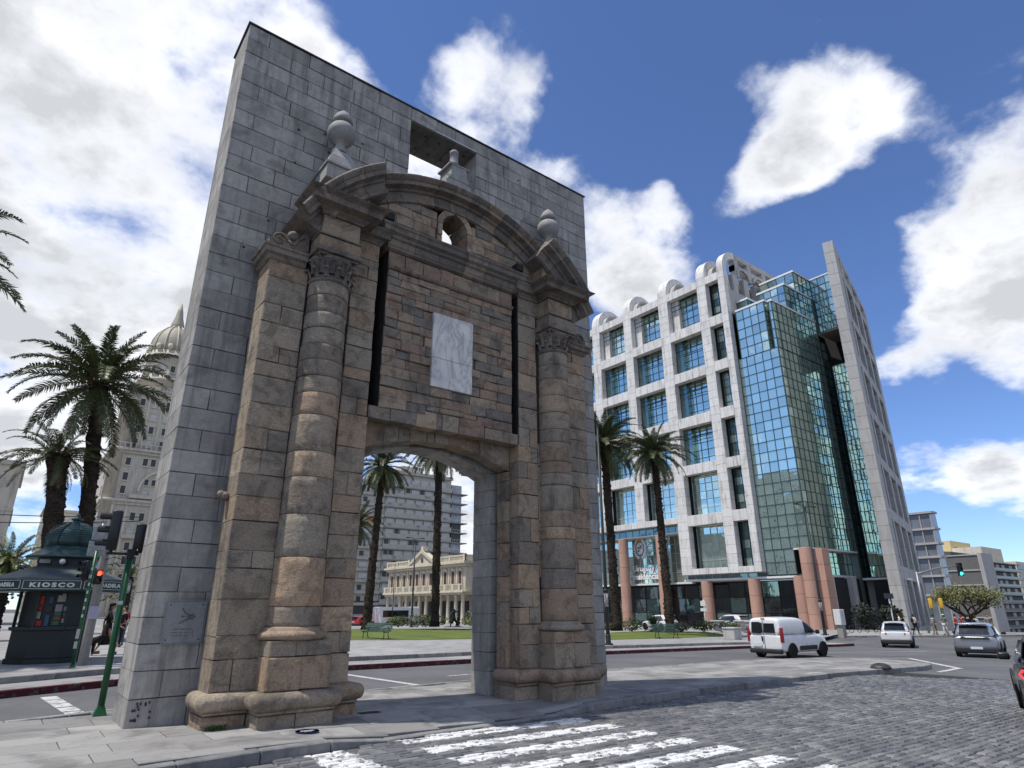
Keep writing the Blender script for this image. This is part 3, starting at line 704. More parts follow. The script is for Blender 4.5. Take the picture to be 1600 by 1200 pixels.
# cores
cb = MB()
for (a, b) in ((.90, 2.93), (6.57, 8.60)): cb.box(a, b, YF + .03, YB - .01, -.1, 7.5)
for (a, b) in ((1.55, 2.93), (6.60, 7.95)): cb.box(a, b, YF + .03, YB - .01, 7.4, 9.3)
cb.box(3.20, 6.33, YF + .03, YB - .01, 4.95, 9.0); cb.box(2.9, 6.6, YF + .03, YB - .01, 4.95, 5.14); cb.box(2.2, 7.3, -.3, YB - .01, 4.96, 9.0)
cb.obj('rubble_core', DARKJ, gate)
for side in (0, 1):
    m = (lambda x: x) if not side else mirror
    def rng(a, b): return (m(a), m(b)) if not side else (m(b), m(a))
    # outer wing beside the column, inner pier beside the doorway
    a, b = rng(.86, 1.58); courses(a, b, zz(.46, 7.5, .26, .52), YF, split=.55)
    a, b = rng(1.58, 2.42); courses(a, b, zz(.46, 7.9, .5, .8), YF + .03, split=0)
    a, b = rng(2.42, 2.975); courses(a, b, zz(.46, 4.92, .3, .5), YF, split=.5)
    a, b = rng(2.42, 2.955); courses(a, b, zz(4.92, 8.15, .22, .46), YF, split=.35)
    a, b = rng(1.50, 2.95); gb(a, b, 8.15, 8.55, YF - .01, n=1)
    # recessed jamb behind the pier
    a, b = rng(2.96, 3.07)
    for p, q in zip(*(lambda L: (L, L[1:]))(zz(.46, 4.38, .3, .5))): gb(a, b, p, q, -.50, YB, name='jamb_stone')
    # base mouldings: plinth stones and fat torus
    for (x0, x1, yf) in ((.80, 1.42, YF - .06), (1.42, 2.56, YF - .50), (2.56, 3.12, YF - .06)):
        a, b = rng(x0, x1)
        nst = 2 if x1 - x0 > .8 else 1
        for k in range(nst):
            p, q = a + (b - a) * k / nst, a + (b - a) * (k + 1) / nst
            gb(p, q, -.2, .17, yf, YB, .02, name='plinth_stone', pr=.015)
            gb(p + .0, q - .0, .17, .225, yf - .04, YB, .012, name='base_fillet', pr=.004)
        mid = a + (b - a) * random.uniform(.45, .65)
        for (p, q) in ((a, mid), (mid, b)) if nst == 2 else ((a, b),):
            mb = MB(); mb.rbox(p - (.10 if p == a else -.003), q + (.10 if q == b else .15), yf - .13 - (.004 if p == a else 0), YB - .02, .22, .455 + (.003 if p == a else 0), .112, 5)
            mb.obj('base_torus', SAND, gate)
    # column pedestal
    a, b = rng(1.50, 2.48)
    mid = a + (b - a) * random.uniform(.46, .55)
    gb(a, mid, .46, .92, -1.27, YF + .1, .014, name='pedestal_block'); gb(mid, b, .46, .92, -1.272, YF + .1, .014, name='pedestal_block')
    mid = a + (b - a) * random.uniform(.36, .6)
    gb(a + .02, mid, .92, 1.145, -1.25, YF + .1, .010, name='pedestal_cap_stone'); gb(mid, b - .02, .92, 1.145, -1.25, YF + .1, .010, name='pedestal_cap_stone')
    # column
    cx = m(1.97); cy = -.84
    mb = MB(); mb.lathe([(.47, 0), (.515, .02), (.53, .06), (.515, .10), (.47, .125), (.455, .14), (.455, .16), (.42, .175), (.405, .19)], 36, (cx, cy, 1.145)); mb.obj('column_base', SAND, gate)
    zs = [1.335, 1.62, 2.35, 3.02, 3.62, 4.05, 4.68, 5.08, 5.38, 5.68, 5.98, 6.30, 6.60, 6.95, 7.22] if not side else [1.335, 1.95, 2.35, 2.95, 3.20, 3.55, 4.10, 4.35, 4.62, 5.05, 5.35, 5.75, 6.15, 6.55, 6.90, 7.22]
    for p, q in zip(zs, zs[1:]):
        r0 = .412 - .052 * (p - 1.3) / 6; r1 = .412 - .052 * (q - 1.3) / 6; d = random.uniform(-.006, .006); ox, oy = random.uniform(-.008, .008), random.uniform(-.008, .008)
        mb = MB(); pr_ = [(r0 - .012 + d, p + .002), (r0 + d, p + .012)] + [(r0 + (r1 - r0) * t + d + .002 * sin(t * 9), p + (q - p) * t) for t in (.25, .5, .75)] + [(r1 + d, q - .012), (r1 - .012 + d, q - .002)]
        mb.lathe(pr_, 36, (cx + ox, cy + oy, 0)); mb.obj('column_drum', SAND, gate)
    # capital
    mb = MB(); mb.lathe([(.345, 7.2), (.385, 7.225), (.40, 7.25), (.385, 7.275), (.35, 7.29), (.34, 7.40), (.36, 7.55), (.42, 7.66), (.44, 7.70)], 32, (cx, cy, 0)); mb.obj('capital_bell', SANDD, gate)
    mb = MB()
    for tier, (n_, zb, ht, r0) in enumerate(((12, 7.29, .19, .355), (12, 7.36, .28, .365))):
        for k in range(n_):
            a_ = 2 * pi * (k + .5 * tier) / n_; u = Vector((cos(a_), sin(a_), 0)); w_ = Vector((-sin(a_), cos(a_), 0)); prev = None; vs = []; 
            for t in (0, .3, .6, .85, 1.0, 1.06):
                rr = r0 + .02 + .02 * t + (.075 * max(0, t - .55) / .5); z_ = zb + ht * min(t, 1.0) - (.05 if t > 1 else 0)
                hw = .062 * (1 - .35 * t) * (1 + .25 * sin(t * 16)); c_ = Vector((cx, cy, z_)) + u * rr
                vs += [c_ - w_ * hw + u * -.012, c_ + u * .012, c_ + w_ * hw + u * -.012]
            fs = [(3 * i + q_, 3 * i + q_ + 1, 3 * i + q_ + 4, 3 * i + q_ + 3) for i in range(5) for q_ in (0, 1)]
            mb.add(vs, fs, 0, False); vs2 = [v - u * .02 for v in vs]; mb.add(vs2, [f[::-1] for f in fs], 0, False)
    mb.obj('acanthus_leaves', SANDD, gate)
    mb = MB()
    for k in range(4):
        a_ = pi / 4 + k * pi / 2; u = Vector((cos(a_), sin(a_), 0)); pts = []
        for t in range(14):
            th = t * .55; r_ = .055 * (1 - t / 16); c_ = Vector((cx, cy, 7.66)) + u * (.50 + r_ * cos(th)); pts.append((c_.x, c_.y, 7.655 + r_ * sin(th)))
        mb.path(pts, .014, 6)
    mb.obj('corner_volutes', SANDD, gate)
    mb = MB(); s_ = .44
    mb.cbox(cx - s_ + .05, cx + s_ - .05, cy - s_ + .05, YF + .1, 7.70, 7.75, .01); mb.cbox(cx - s_, cx + s_, cy - s_, YF + .1, 7.75, 7.845, .014); mb.obj('abacus', SANDD, gate)
    # entablature block above the column
    a, b = cx - .37, cx + .37
    gb(a - .04, b + .04, 7.847, 8.09, -1.24, YF + .1, .012, name='architrave_block', mat=SAND); gb(a - .05, b + .05, 8.09, 8.13, -1.27, YF + .1, .006, name='architrave_fillet', mat=SANDD)
    gb(a - .0, b + .0, 8.13, 8.53, -1.21, YF + .1, .012, name='frieze_block', mat=SAND)
    prof = [(8.53, .04), (8.57, .06), (8.60, .11), (8.63, .13), (8.655, .30), (8.76, .31), (8.785, .34), (8.82, .40), (8.845, .42)]
    def cornice(x0, x1, yfr, yback, prof, endL=True, endR=True, nm='cornice_stone', mat=SANDD):
        mb = MB(); vs = []; k = len(prof)
        for (z_, d) in prof: vs += [(x0 - (d if endL else 0), yfr - d, z_), (x1 + (d if endR else 0), yfr - d, z_), (x1 + (d if endR else 0), yback, z_), (x0 - (d if endL else 0), yback, z_)]
        fs = [(i * 4 + q_, i * 4 + (q_ + 1) % 4, (i + 1) * 4 + (q_ + 1) % 4, (i + 1) * 4 + q_) for i in range(k - 1) for q_ in range(4)]
        fs += [(3, 2, 1, 0), (k * 4 - 4, k * 4 - 3, k * 4 - 2, k * 4 - 1)]; mb.add(vs, fs); return mb.obj(nm, mat, gate)
    cornice(a, b, -1.21, YF + .1, prof)
    # entablature running back beside the column
    P2 = [(z_, d * .5) for z_, d in prof]
    a, b = rng(1.56, 2.95); cornice(a, b, YF - .01, YB, P2, True, True)
    # wing cap with a scroll
    a, b = rng(.86, 1.5)
    cornice(a, b, YF, YB, [(7.50, .01), (7.53, .04), (7.58, .06), (7.60, .12), (7.68, .13), (7.70, .16), (7.735, .17)], True, False if not side else True, 'wing_cap')
    sgn = 1 if not side else -1; x0 = m(.80)
    sp = MB(); out = [(0, 0), (.72, 0), (.72, .62), (.60, .50), (.50, .30), (.40, .24), (.33, .30), (.26, .36), (.15, .37), (.05, .30), (0, .18)]
    pts = [(x0 + sgn * x_, 7.737 + z_) for x_, z_ in out]; pts = pts if sgn > 0 else pts[::-1]
    sp.poly(pts, 1, YF - .02, YB); sp.obj('scroll_panel', SANDD, gate)
    sp = MB(); cx_, cz_ = x0 + sgn * .17, 7.737 + .19
    sp.path([(cx_ + sgn * (.15 - .008 * t) * cos(t * .5), YF - .03, cz_ + (.15 - .008 * t) * sin(t * .5)) for t in range(18)], .018, 6)
    sp.path([(x0 + sgn * x_, YF - .03, 7.737 + z_) for x_, z_ in ((.33, .22), (.40, .16), (.47, .2), (.5, .28), (.56, .34), (.62, .38))], .022, 6)
    for q_ in range(7): sp.ball((x0 + sgn * (.40 + .03 * (q_ % 3)), YF - .03, 7.80 + .05 * q_), .022, 6)
    sp.obj('scroll_carving', SANDD, gate)
    sp = MB(); sp.ball((x0 + sgn * .43, YF + .03, 8.10), .115, 14, 0, (1, 1, .95)); sp.obj('stone_ball', SANDD, gate)
# lintel and central wall
zl = [(2.975, 3.42), (3.42, 3.98), (3.98, 4.45), (4.45, 4.58), (4.58, 4.98), (4.98, 5.62), (5.62, 6.10), (6.10, 6.525)]
for k, (a, b) in enumerate(zl): gb(a, b, 4.92, 5.17 + (.10 if 1 < k < 6 else 0) * (1 if a > 3.2 and b < 6.3 else 0), YF, YB, mat=SANDW if k % 2 else SAND)
x0, x1 = 3.165, 6.365
def skipf(p, q, a, b): return p > 4.2 and q < 5.3 and a > 5.85 and b < 7.4
zsq = [5.17, 5.38, 5.60, 5.80, 6.02, 6.22, 6.40, 6.62, 6.84, 7.02, 7.24, 7.43, 7.60, 7.78, 7.96, 8.12]
for i, (a, b) in enumerate(zip(zsq, zsq[1:])):
    off = .1 if 1 < 0 else 0; x = x0; cuts = [x0]; x = x0 + random.uniform(.25, .7)
    while x < x1 - .25: cuts.append(x); x += random.uniform(.3, .78)
    cuts.append(x1)
    for p, q in zip(cuts, cuts[1:]):
        if a < 5.28 and 3.98 < (p + q) / 2 < 5.6: aa = 5.275
        else: aa = a
        if b - aa < .05: continue
        if skipf(p, q, a, b): continue
        gb(p, q, aa, b, YF, YB, .016, 1, .013, .003, SANDW, pr=.02)
cornice(x0, x1, YF, YB, [(8.12, .02), (8.15, .05), (8.19, .06), (8.20, .02)], False, False, 'string_course')
xs_ = [x0, 3.55, 3.98, 4.42, 4.75, 5.22, 5.66, 6.02, x1]
for a, b in zip(xs_, xs_[1:]): gb(a, b, 8.20, 8.53, YF, YB, .012, mat=SANDW)
cpr = [(8.53, .02), (8.56, .07), (8.60, .08), (8.63, .10), (8.74, .11), (8.77, .16), (8.82, .17), (8.86, .24), (8.95, .25), (8.98, .28), (9.02, .29)]
xs_ = [x0, 3.7, 4.3, 4.95, 5.5, 6.0, x1]
for a, b in zip(xs_, xs_[1:]): cornice(a + .003, b - .003, YF, YB, cpr, a == x0, b == x1)
# slot heads
for x_ in (3.04, 6.46):
    mb = MB(); mb.box(x_ - .09, x_ + .10, YF - .20, YF + .1, 9.13, 9.30); mb.obj('slot_socket', DARKJ, gate)
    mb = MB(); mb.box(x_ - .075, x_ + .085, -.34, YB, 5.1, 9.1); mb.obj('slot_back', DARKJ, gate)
SLOT_SHADE = plain('slot_shade_and_soot', (.022, .021, .019, 1), .95, 0, .4, 9)  # boxes added in the slots; their colour holds the depth shade with soot
for x_ in (3.150, 6.527): mb = MB(); mb.box(x_, x_ + .013, YF + .012, -.2, 5.18, 9.12); mb.obj('slot_shade_lining', SLOT_SHADE, gate)
# marble tablets
MARB = None
def m_marble():
    t = NT('white_marble'); o = t.obj(); v = t.noise(o, 1.9, 8, .6, 1.6, (1.2, 1, .5)); n2 = t.noise(o, 1.2, 5, .6)
    c = t.ramp(v, [(.35, (.72, .70, .66)), (.48, (.63, .615, .585)), (.53, (.42, .41, .40)), (.58, (.66, .645, .61)), (.7, (.76, .74, .70))])
    c = t.mix(t.math('MULTIPLY', t.step(n2, .45, .7), .35), c, (.28, .29, .31, 1)); t.set(c, .35, 0, .5); return t.mat
MARB = m_marble()
tb = thing('marble_tablet', 'blank veined white marble tablet in two pieces high on the gate wall', 'tablet')
mb = MB(); mb.cbox(4.25, 5.245, YF - .05, YF + .03, 6.43, 7.43, .006); mb.obj('upper_slab', MARB, tb)
mb = MB(); mb.cbox(4.25, 5.245, YF - .05, YF + .03, 5.80, 6.425, .006); mb.obj('lower_slab', MARB, tb)
# tympanum under the segmental pediment, with arched peep opening
ZC, RC, XP = 6.38, 4.20, 4.78
def parc(x, r): return ZC + sqrt(max(0, r * r - (x - XP) ** 2))
OX0, OX1 = 4.40, 5.06
for i, (a, b) in enumerate(((9.02, 9.24), (9.24, 9.48), (9.48, 9.70), (9.70, 9.92), (9.92, 10.12))):
    cuts = [2.2]; x = 2.2 + random.uniform(.3, .6)
    while x < 7.1: cuts.append(x); x += random.uniform(.36, .72)
    cuts.append(7.32)
    for p, q in zip(cuts, cuts[1:]):
        segs = [(p, q)]
        if b < 10.1: segs = [(u, v) for (u, v) in ((p, min(q, OX0 - .13)), (max(p, OX1 + .13), q)) if v - u > .04]
        elif q > OX0 - .1 and p < OX1 + .1 and a < 10.05: segs = [(p, q)]
        for (u, v) in segs:
            if max(parc(u, 3.72), parc(v, 3.72)) <= a + .02: continue
            aa = a if not (u < 5.2 and v > 4.3 and a < 10.12 and b > 10.05) else 10.07
            if aa >= b: continue
            gb(u, v, aa, (lambda x_, b=b: min(b, parc(x_, 3.74))), YF, YB, .012, 4, .003, .004, SANDW)
for (z0, z1) in ((9.02, 9.36), (9.36, 9.66)):
    gb(OX0 - .13, OX0, z0, z1, YF - .02, YB, .012, name='peephole_frame_stone'); gb(OX1, OX1 + .13, z0, z1, YF - .02, YB, .012, name='peephole_frame_stone')
ocx, ocz, orr = (OX0 + OX1) / 2, 9.66, (OX1 - OX0) / 2
for k in range(4):
    a0, a1 = pi - k * pi / 4 - .015, pi - (k + 1) * pi / 4 + .015; pts = []
    for (r_, s_) in ((orr, (a0, (a0 + a1) / 2, a1)), (orr + .14, (a1, (a0 + a1) / 2, a0))):
        for a_ in s_: pts.append((ocx + r_ * cos(a_), ocz + (r_ + (.05 if abs(cos(a_)) < .3 else 0)) * sin(a_)))
    mb = MB(); mb.poly(pts[::-1], 1, YF - .02, YB); mb.obj('peephole_voussoir', SAND, gate)
# doorway voussoirs, recessed behind the lintel
def garc(x):
    h = 1.74; s = .36; R = (h * h + s * s) / (2 * s); return 4.74 - R + sqrt(max(0, R * R - (x - XC) ** 2))
vx = [2.975, 3.45, 3.78, 4.02, 4.42, 4.60, 4.92, 5.35, 5.72, 6.0, 6.525]
for a, b in zip(vx, vx[1:]): gb(a, b, (lambda x_: garc(min(max(x_, 3.02), 6.48)) + .012 * sin(x_ * 9)), 4.955, -.50, YB, .018, 5, .004, .003, name='arch_voussoir')
# segmental pediment cornice, swept along the arc; breaks forward over the columns
def sweep(a0, a1, yfr, yback, prof, nm='pediment_stone', steps=4, endplates=True, mat=SANDD):
    mb = MB(); vs = []; k = len(prof) + 2
    for i in range(steps + 1):
        t = a0 + (a1 - a0) * i / steps
        ring = [(prof[0][0], yback)] + [(r_, yfr - d) for r_, d in prof] + [(prof[-1][0], yback)]
        for (r_, y_) in ring: vs.append((XP + r_ * sin(t), y_, ZC + r_ * cos(t)))
    fs = [(i * k + q_, i * k + (q_ + 1) % k, (i + 1) * k + (q_ + 1) % k, (i + 1) * k + q_) for i in range(steps) for q_ in range(k)]
    fs += [list(range(k))[::-1], [steps * k + q_ for q_ in range(k)]]
    mb.add(vs, fs); return mb.obj(nm, mat, gate)
PP = [(3.66, .0), (3.68, .05), (3.74, .06), (3.76, .03), (3.90, .04), (3.91, .09), (3.96, .11), (3.98, .26), (4.06, .27), (4.075, .30), (4.13, .35), (4.16, .36), (4.19, .33)]
A = math.asin(2.35 / 4.1)
nn_ = 11
for k in range(nn_):
    a0 = -A + 2 * A * k / nn_ + .0012; a1 = -A + 2 * A * (k + 1) / nn_ - .0012
    sweep(a0, a1, YF + random.uniform(-.006, .006), YB, PP)
A0, A1 = math.asin(2.18 / 4.1), math.asin(3.42 / 4.17)
for s_ in (-1, 1):
    for k in range(3):
        a0 = A0 + (A1 - A0) * k / 3 + .0015; a1 = A0 + (A1 - A0) * (k + 1) / 3 - .0015
        sweep(*( (a0, a1) if s_ > 0 else (-a1, -a0)), -1.26, YB, PP, 'pediment_end_stone')
    a1 = A1 + .10
    sweep(*((A1 + .001, a1) if s_ > 0 else (-a1, -A1 - .001)), -1.10, YB, [(r_ , d) for r_, d in PP], 'pediment_end_stone')
    # masonry filling between the column cornice and the broken pediment
    q0, q1 = (1.62, 2.5) if s_ < 0 else (6.98, 7.85)
    gb(q0, q1, 8.85, (lambda x_: min(9.6, parc(x_, 3.67))), -1.20, YB, .012, 4, name='pediment_filling_stone')
stuff(overflow.obj('small_blocks', SAND, gate)) if overflow.v else None
# urns on top
def urn(x, y, z, lab):
    t = thing('stone_urn', lab, 'urn', (x, y, z), 0, 'finials on the gate')
    mb = MB(); mb.lathe([(.50, -.75), (.48, -.40), (.36, -.10), (.20, .13), (.15, .17)], 4, (0, 0, 0), 0, False, rot=pi / 4); mb.lathe([(.53, -.42), (.53, -.38), (.48, -.36)], 4, (0, 0, 0), 0, False, rot=pi / 4)
    mb.obj('pyramid_base', GREYS, t)
    mb = MB(); mb.lathe([(.15, .15), (.16, .19), (.13, .22), (.10, .33), (.10, .40), (.17, .45), (.25, .52), (.295, .62), (.30, .68), (.285, .76), (.23, .85), (.15, .91), (.12, .92)], 28, (0, 0, 0)); mb.obj('ball_vase', GREYS, t)
    mb = MB(); mb.lathe([(.11, .91), (.13, .94), (.20, .95), (.215, .99), (.20, 1.07), (.15, 1.16), (.08, 1.24), (.03, 1.29), (0, 1.31)], 24, (0, 0, 0)); mb.obj('egg_finial', GREYS, t)
urn(2.04, -.45, 10.44, 'round grey stone urn finial above the left column of the gate')
urn(7.88, -.45, 10.44, 'round grey stone urn finial above the right column of the gate')
t = thing('stone_pedestal', 'grey stone scrolled pedestal stub at the crown of the gate pediment', 'pedestal', (4.86, -.45, 10.93)); t.scale = (.82, .82, .95)
mb = MB(); mb.poly([(-.42, -.5), (.42, -.5), (.42, .10), (.36, .13), (.27, .3), (.25, .58), (-.25, .58), (-.27, .3), (-.36, .13), (-.42, .10)], 1, -.32, .32); mb.obj('scrolled_body', GREYS, t)
mb = MB(); mb.poly([(-.34, .16), (.34, .16), (.25, .34), (.21, .54), (-.21, .54), (-.25, .34)], 1, -.335, -.31); mb.obj('front_panel', GREYS, t)
mb = MB()
for sx in (-1, 1): mb.path([(sx * (.35 + .07 * (1 - q_ / 14) * cos(q_ * .6)), -.335, .17 + .07 * (1 - q_ / 14) * sin(q_ * .6)) for q_ in range(12)], .014, 5)
mb.obj('scrolls', GREYS, t)
mb = MB(); mb.lathe([(.48, .58), (.48, .62), (.30, .72), (.16, .80), (.155, .80)], 4, (0, 0, 0), 0, False, rot=pi / 4); mb.obj('cap', GREYS, t)
mb = MB(); mb.lathe([(.17, .78), (.13, .86), (.12, 1.12), (.14, 1.13), (.135, 1.2), (.11, 1.23)], 18); mb.obj('neck', GREYS, t)
# old spout stone on the outer edge of the wing
mb = MB(); mb.ball((.80, -.35, 3.30), .10, 10, 0, (.9, 1, .8)); mb.ball((.74, -.37, 3.33), .06, 8); tag(mb.obj('carved_spout', SANDD), 'small worn carved stone spout on the left edge of the gate', 'spout')
# weeds at the foot, blue round marker and drain in the paving
LEAFG = plain('weed_leaf', (.06, .11, .025, 1), .7, 0, .4, 30)
mb = MB()
for _ in range(220):
    a_ = random.uniform(0, 2 * pi); r_ = random.uniform(0, .13); c_ = Vector((1.0 + r_ * cos(a_), -.92 + r_ * .6 * sin(a_), 0)); d = Vector((random.uniform(-1, 1), random.uniform(-1, 1), random.uniform(.3, 1.3))) * .06; w_ = d.cross(Vector((0, 0, 1))).normalized() * .012
    mb.add([c_ - w_, c_ + w_, c_ + d], [(0, 1, 2)])
tag(mb.obj('weed_tuft', LEAFG), 'tuft of green weeds at the foot of the gate', 'weeds')
BLU = plain('blue_enamel', (.05, .07, .30, 1), .5); BLW = plain('white_enamel', (.6, .6, .62, 1), .4)
mk = thing('round_pavement_marker', 'blue round marker set in the pavement before the gate', 'marker', (1.97, -1.82, .004))
mb = MB(); mb.lathe([(.16, 0), (.16, .004)], 28); mb.obj('disc', BLU, mk); mb = MB(); mb.lathe([(.15, .0045), (.158, .0045)], 28); mb.box(-.09, .09, .02, .045, .0045, .0055); mb.box(-.10, .10, -.02, .0, .0045, .0055); mb.box(-.06, .06, -.06, -.045, .0045, .0055); mb.obj('print', BLW, mk)
mb = MB(); mb.box(3.2, 3.55, -.9, -.72, .001, .006); mb2 = mb.obj('drain_cover', DARKJ); tag(mb2, 'small dark drain cover in the pavement by the doorway', 'drain')
mb2.location.z = gz(3.3, -.8)
# ================================================================== GLASS AND CONCRETE TOWER BLOCK (right)
CONC = None
def m_conc(name, a, dark, joint=1.0):
    t = NT(name); o = t.obj(); n = t.noise(o, .9, 8, .65, .5); f = t.noise(o, 6, 6, .7); st = t.noise(o, 1.6, 6, .7, 0, (1, 1, .18)); r = t.rnd()
    c = t.mix(r, a + (1,), tuple(x * .88 for x in a) + (1,))
    c = t.mix(t.math('MULTIPLY', t.step(st, .47, .70), .7), c, dark + (1,)); c = t.mix(t.math('MULTIPLY', t.step(f, .5, .68), .45), c, dark + (1,))
    t.set(c, .75, 0, .3); return t.mat
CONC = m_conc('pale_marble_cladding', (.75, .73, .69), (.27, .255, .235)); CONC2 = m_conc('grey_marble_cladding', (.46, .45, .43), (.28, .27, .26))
SALM = m_conc('salmon_granite', (.50, .30, .225), (.36, .21, .16))
def m_glass(name, col, rough=.03, base=.02):
    t = NT(name); r = t.rnd(); g = t.N('ShaderNodeNewGeometry')
    o = t.world(); w = t.noise(o, .55, 3, .5)
    c = t.mix(r, tuple(x * .86 for x in col) + (1,), tuple(min(1, x * 1.08) for x in col) + (1,))
    t.set(c, rough, .82, .8); t.bump(w, .025, .5); return t.mat
GLZ = m_glass('teal_mirror_glass', (.62, .78, .69)); GLD = m_glass('dark_tower_glass', (.20, .30, .285)); GLB = m_glass('blue_mirror_glass', (.30, .47, .52))
MUL = plain('green_mullion', (.05, .095, .09, 1), .45, .4); MULW = plain('pale_mullion', (.42, .47, .45, 1), .45, .3); LEDG = plain('white_ledge', (.7, .7, .69, 1), .5)
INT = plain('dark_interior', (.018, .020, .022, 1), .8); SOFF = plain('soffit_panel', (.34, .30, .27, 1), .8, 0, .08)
tow = thing('glass_office_tower', 'tall glass and pale marble government tower with arched roof hoops and salmon columns', 'building')
MA = Matrix(((0, 1, 0, 70), (1, 0, 0, 0), (0, 0, 1, 0), (0, 0, 0, 1)))            # facade facing -X: u = y, w = x - 70
_d = Vector((sin(radians(74.4)), cos(radians(74.4)), 0)); _n = Vector((-_d.y, _d.x, 0))
MBf = Matrix(((_d.x, _n.x, 0, 80.0), (_d.y, _n.y, 0, 20.9), (0, 0, 1, 0), (0, 0, 0, 1)))   # slanting facade on the right
panels = []      # (size on screen, matrix, dims)
def panel(M_, u0, u1, w0, w1, z0, z1, mat=CONC):
    c_ = M_ @ Vector(((u0 + u1) / 2, w0, (z0 + z1) / 2)); panels.append(((c_ - CAM).length / max(.2, (u1 - u0) * (z1 - z0)) ** .5, M_, (u0, u1, w0, w1, z0, z1), mat))
def run(M_, u0, u1, w0, w1, z0, z1, horiz, step, mat=CONC):
    L_ = (u1 - u0) if horiz else (z1 - z0); k = max(1, round(L_ / step))
    for i in range(k):
        if horiz: panel(M_, u0 + L_ * i / k, u0 + L_ * (i + 1) / k, w0, w1, z0, z1, mat)
        else: panel(M_, u0, u1, w0, w1, z0 + L_ * i / k, z0 + L_ * (i + 1) / k, mat)
PI_ = [(32.1, 33.1), (35.2, 36.7), (42.1, 43.85), (49.5, 51.1), (56.5, 58.2), (63.6, 65.2), (70.6, 72.3), (77.7, 79.3)]
BZ = [(5.5, 6.25), (11.75, 13.15), (18.6, 19.95), (25.3, 26.75), (32.05, 33.5), (38.7, 40.15), (45.45, 46.65)]
for i, (a, b) in enumerate(PI_):
    lo = 5.5 if b < 44 else 12.3
    run(MA, a, b, 0, 1.0, lo, 46.66, False, 1.13)
for j, (z0, z1) in enumerate(BZ):
    for i, ((a, b), (c, d)) in enumerate(zip(PI_, PI_[1:])):
        if j == 0 and d > 44: continue
        run(MA, b, c, .0, 1.0, z0 if not (j == 1 and d > 44) else 12.3, z1, True, 1.1)
panes = []
def glazing(M_, u0, u1, w, z0, z1, nu, nz, mats=(GLZ,), mul=MUL, pw=.035, name='glazing', tall=None):
    """a glass wall of single panes with a mullion grid proud of it"""
    du = (u1 - u0) / nu; dz = (z1 - z0) / nz
    for i in range(nu):
        for k in range(nz):
            c_ = M_ @ Vector((u0 + du * (i + .5), w, z0 + dz * (k + .5)))
            panes.append(((c_ - CAM).length / (du * dz) ** .5, M_, (u0 + du * i + .02, u0 + du * (i + 1) - .02, w, z0 + dz * k + .02, z0 + dz * (k + 1) - .02), random.choice(mats)))
    mb = MB(); mb.M = M_
    for i in range(nu + 1): mb.box(u0 + du * i - pw, u0 + du * i + pw, w - .06, w + .10, z0, z1)
    for k in range(nz + 1): mb.box(u0, u1, w - .062, w + .102, z0 + dz * k - pw, z0 + dz * k + pw)
    return mb.obj('mullion_grid', mul, tow)
for j, ((a0, a1), (b0, b1)) in enumerate(zip(BZ, BZ[1:])):
    for i, ((a, b), (c, d)) in enumerate(zip(PI_, PI_[1:])):
        if j == 0 and d > 44: continue
        if d > 74: continue
        wide = c - b > 3
        if wide:
            cutw = .0 if j == 0 or j == 1 else 1.7
            glazing(MA, b + .02, c - .02 , 1.75, a1 - .02, b0 + .02, 5, 5, (GLZ, GLZ, GLZ), MUL if j > 1 else MULW)
            if j >= 2:      # upper storeys: clerestory frame standing in front
                mb = MB(); mb.M = MA
                for q in range(4): mb.box(b + .3 + q * 1.15, b + .38 + q * 1.15, 1.0, 1.1, b0 - 1.5, b0)
                mb.box(b, c, 1.0, 1.1, b0 - .8, b0 - .7); mb.box(b, c, 1.0, 1.1, b0 - 1.5, b0 - 1.42); mb.obj('clerestory_frame', MUL, tow)
                mb = MB(); mb.M = MA; mb.box(c - 1.25, c - .02, 1.05, 1.7, a1, b0); mb.obj('inner_pier', CONC if j == 5 else GLD, tow)
        else: glazing(MA, b + .02, c - .02, 1.5, a1 - .02, b0 + .02, 2, 5, (GLZ, GLD), MUL)
# hoops on the roof
def hoop(M_, u0, u1, r=3.3, zc=47.0, th=.95, w0=0, full=True, mat=CONC, nm='roof_hoop'):
    mb = MB(); mb.M = M_; out = []; inn = []; n_ = 16; a1 = pi if full else pi / 2
    for i in range(n_ + 1):
        t = a1 * i / n_; out.append((w0 + r - r * cos(t), zc + r * sin(t) * 1.02)); inn.append((w0 + r - (r - th) * cos(t), zc + (r - th) * sin(t)))
    for i in range(n_):
        q = [out[i], out[i + 1], inn[i + 1], inn[i]]
        vs = [(u0, a, b) for a, b in q] + [(u1, a, b) for a, b in q]
        mb.add(vs, [(0, 1, 2, 3), (7, 6, 5, 4), (0, 4, 5, 1), (2, 6, 7, 3)])
    mb.box(u0, u1, w0, w0 + th, 46.6, zc + .01); mb.box(u0, u1, w0 + 2 * r - th, w0 + 2 * r, 46.0, zc + .01) if full else None
    return mb.obj(nm, mat, tow)
for (a, b) in PI_[1:7]:
    hoop(MA, a + .05, b - .05)
    hoop(MA, a - .8, a + .04, 2.3, 46.7, .3, .75, True, CONC2, 'inner_hoop')
hoop(MA, 32.1, 33.1, 3.3, 47.0, .95, 0, False)
mb = MB(); mb.M = MA
mb.box(35, 80, 5.6, 6.6, 46.8, 47.3); mb.box(35, 80, 5.6, 6.6, 48.2, 49.0)
for u in (38, 40.5, 45, 47.5, 52, 54.5, 59, 62, 66, 69): mb.box(u, u + .5, 5.65, 6.55, 47.2, 48.3)
mb.obj('roof_beam', CONC, tow)
mb = MB(); mb.M = MA; mb.box(33.2, 80, 1.8, 8, 46.2, 46.5); mb.obj('roof_deck', CONC2, tow)
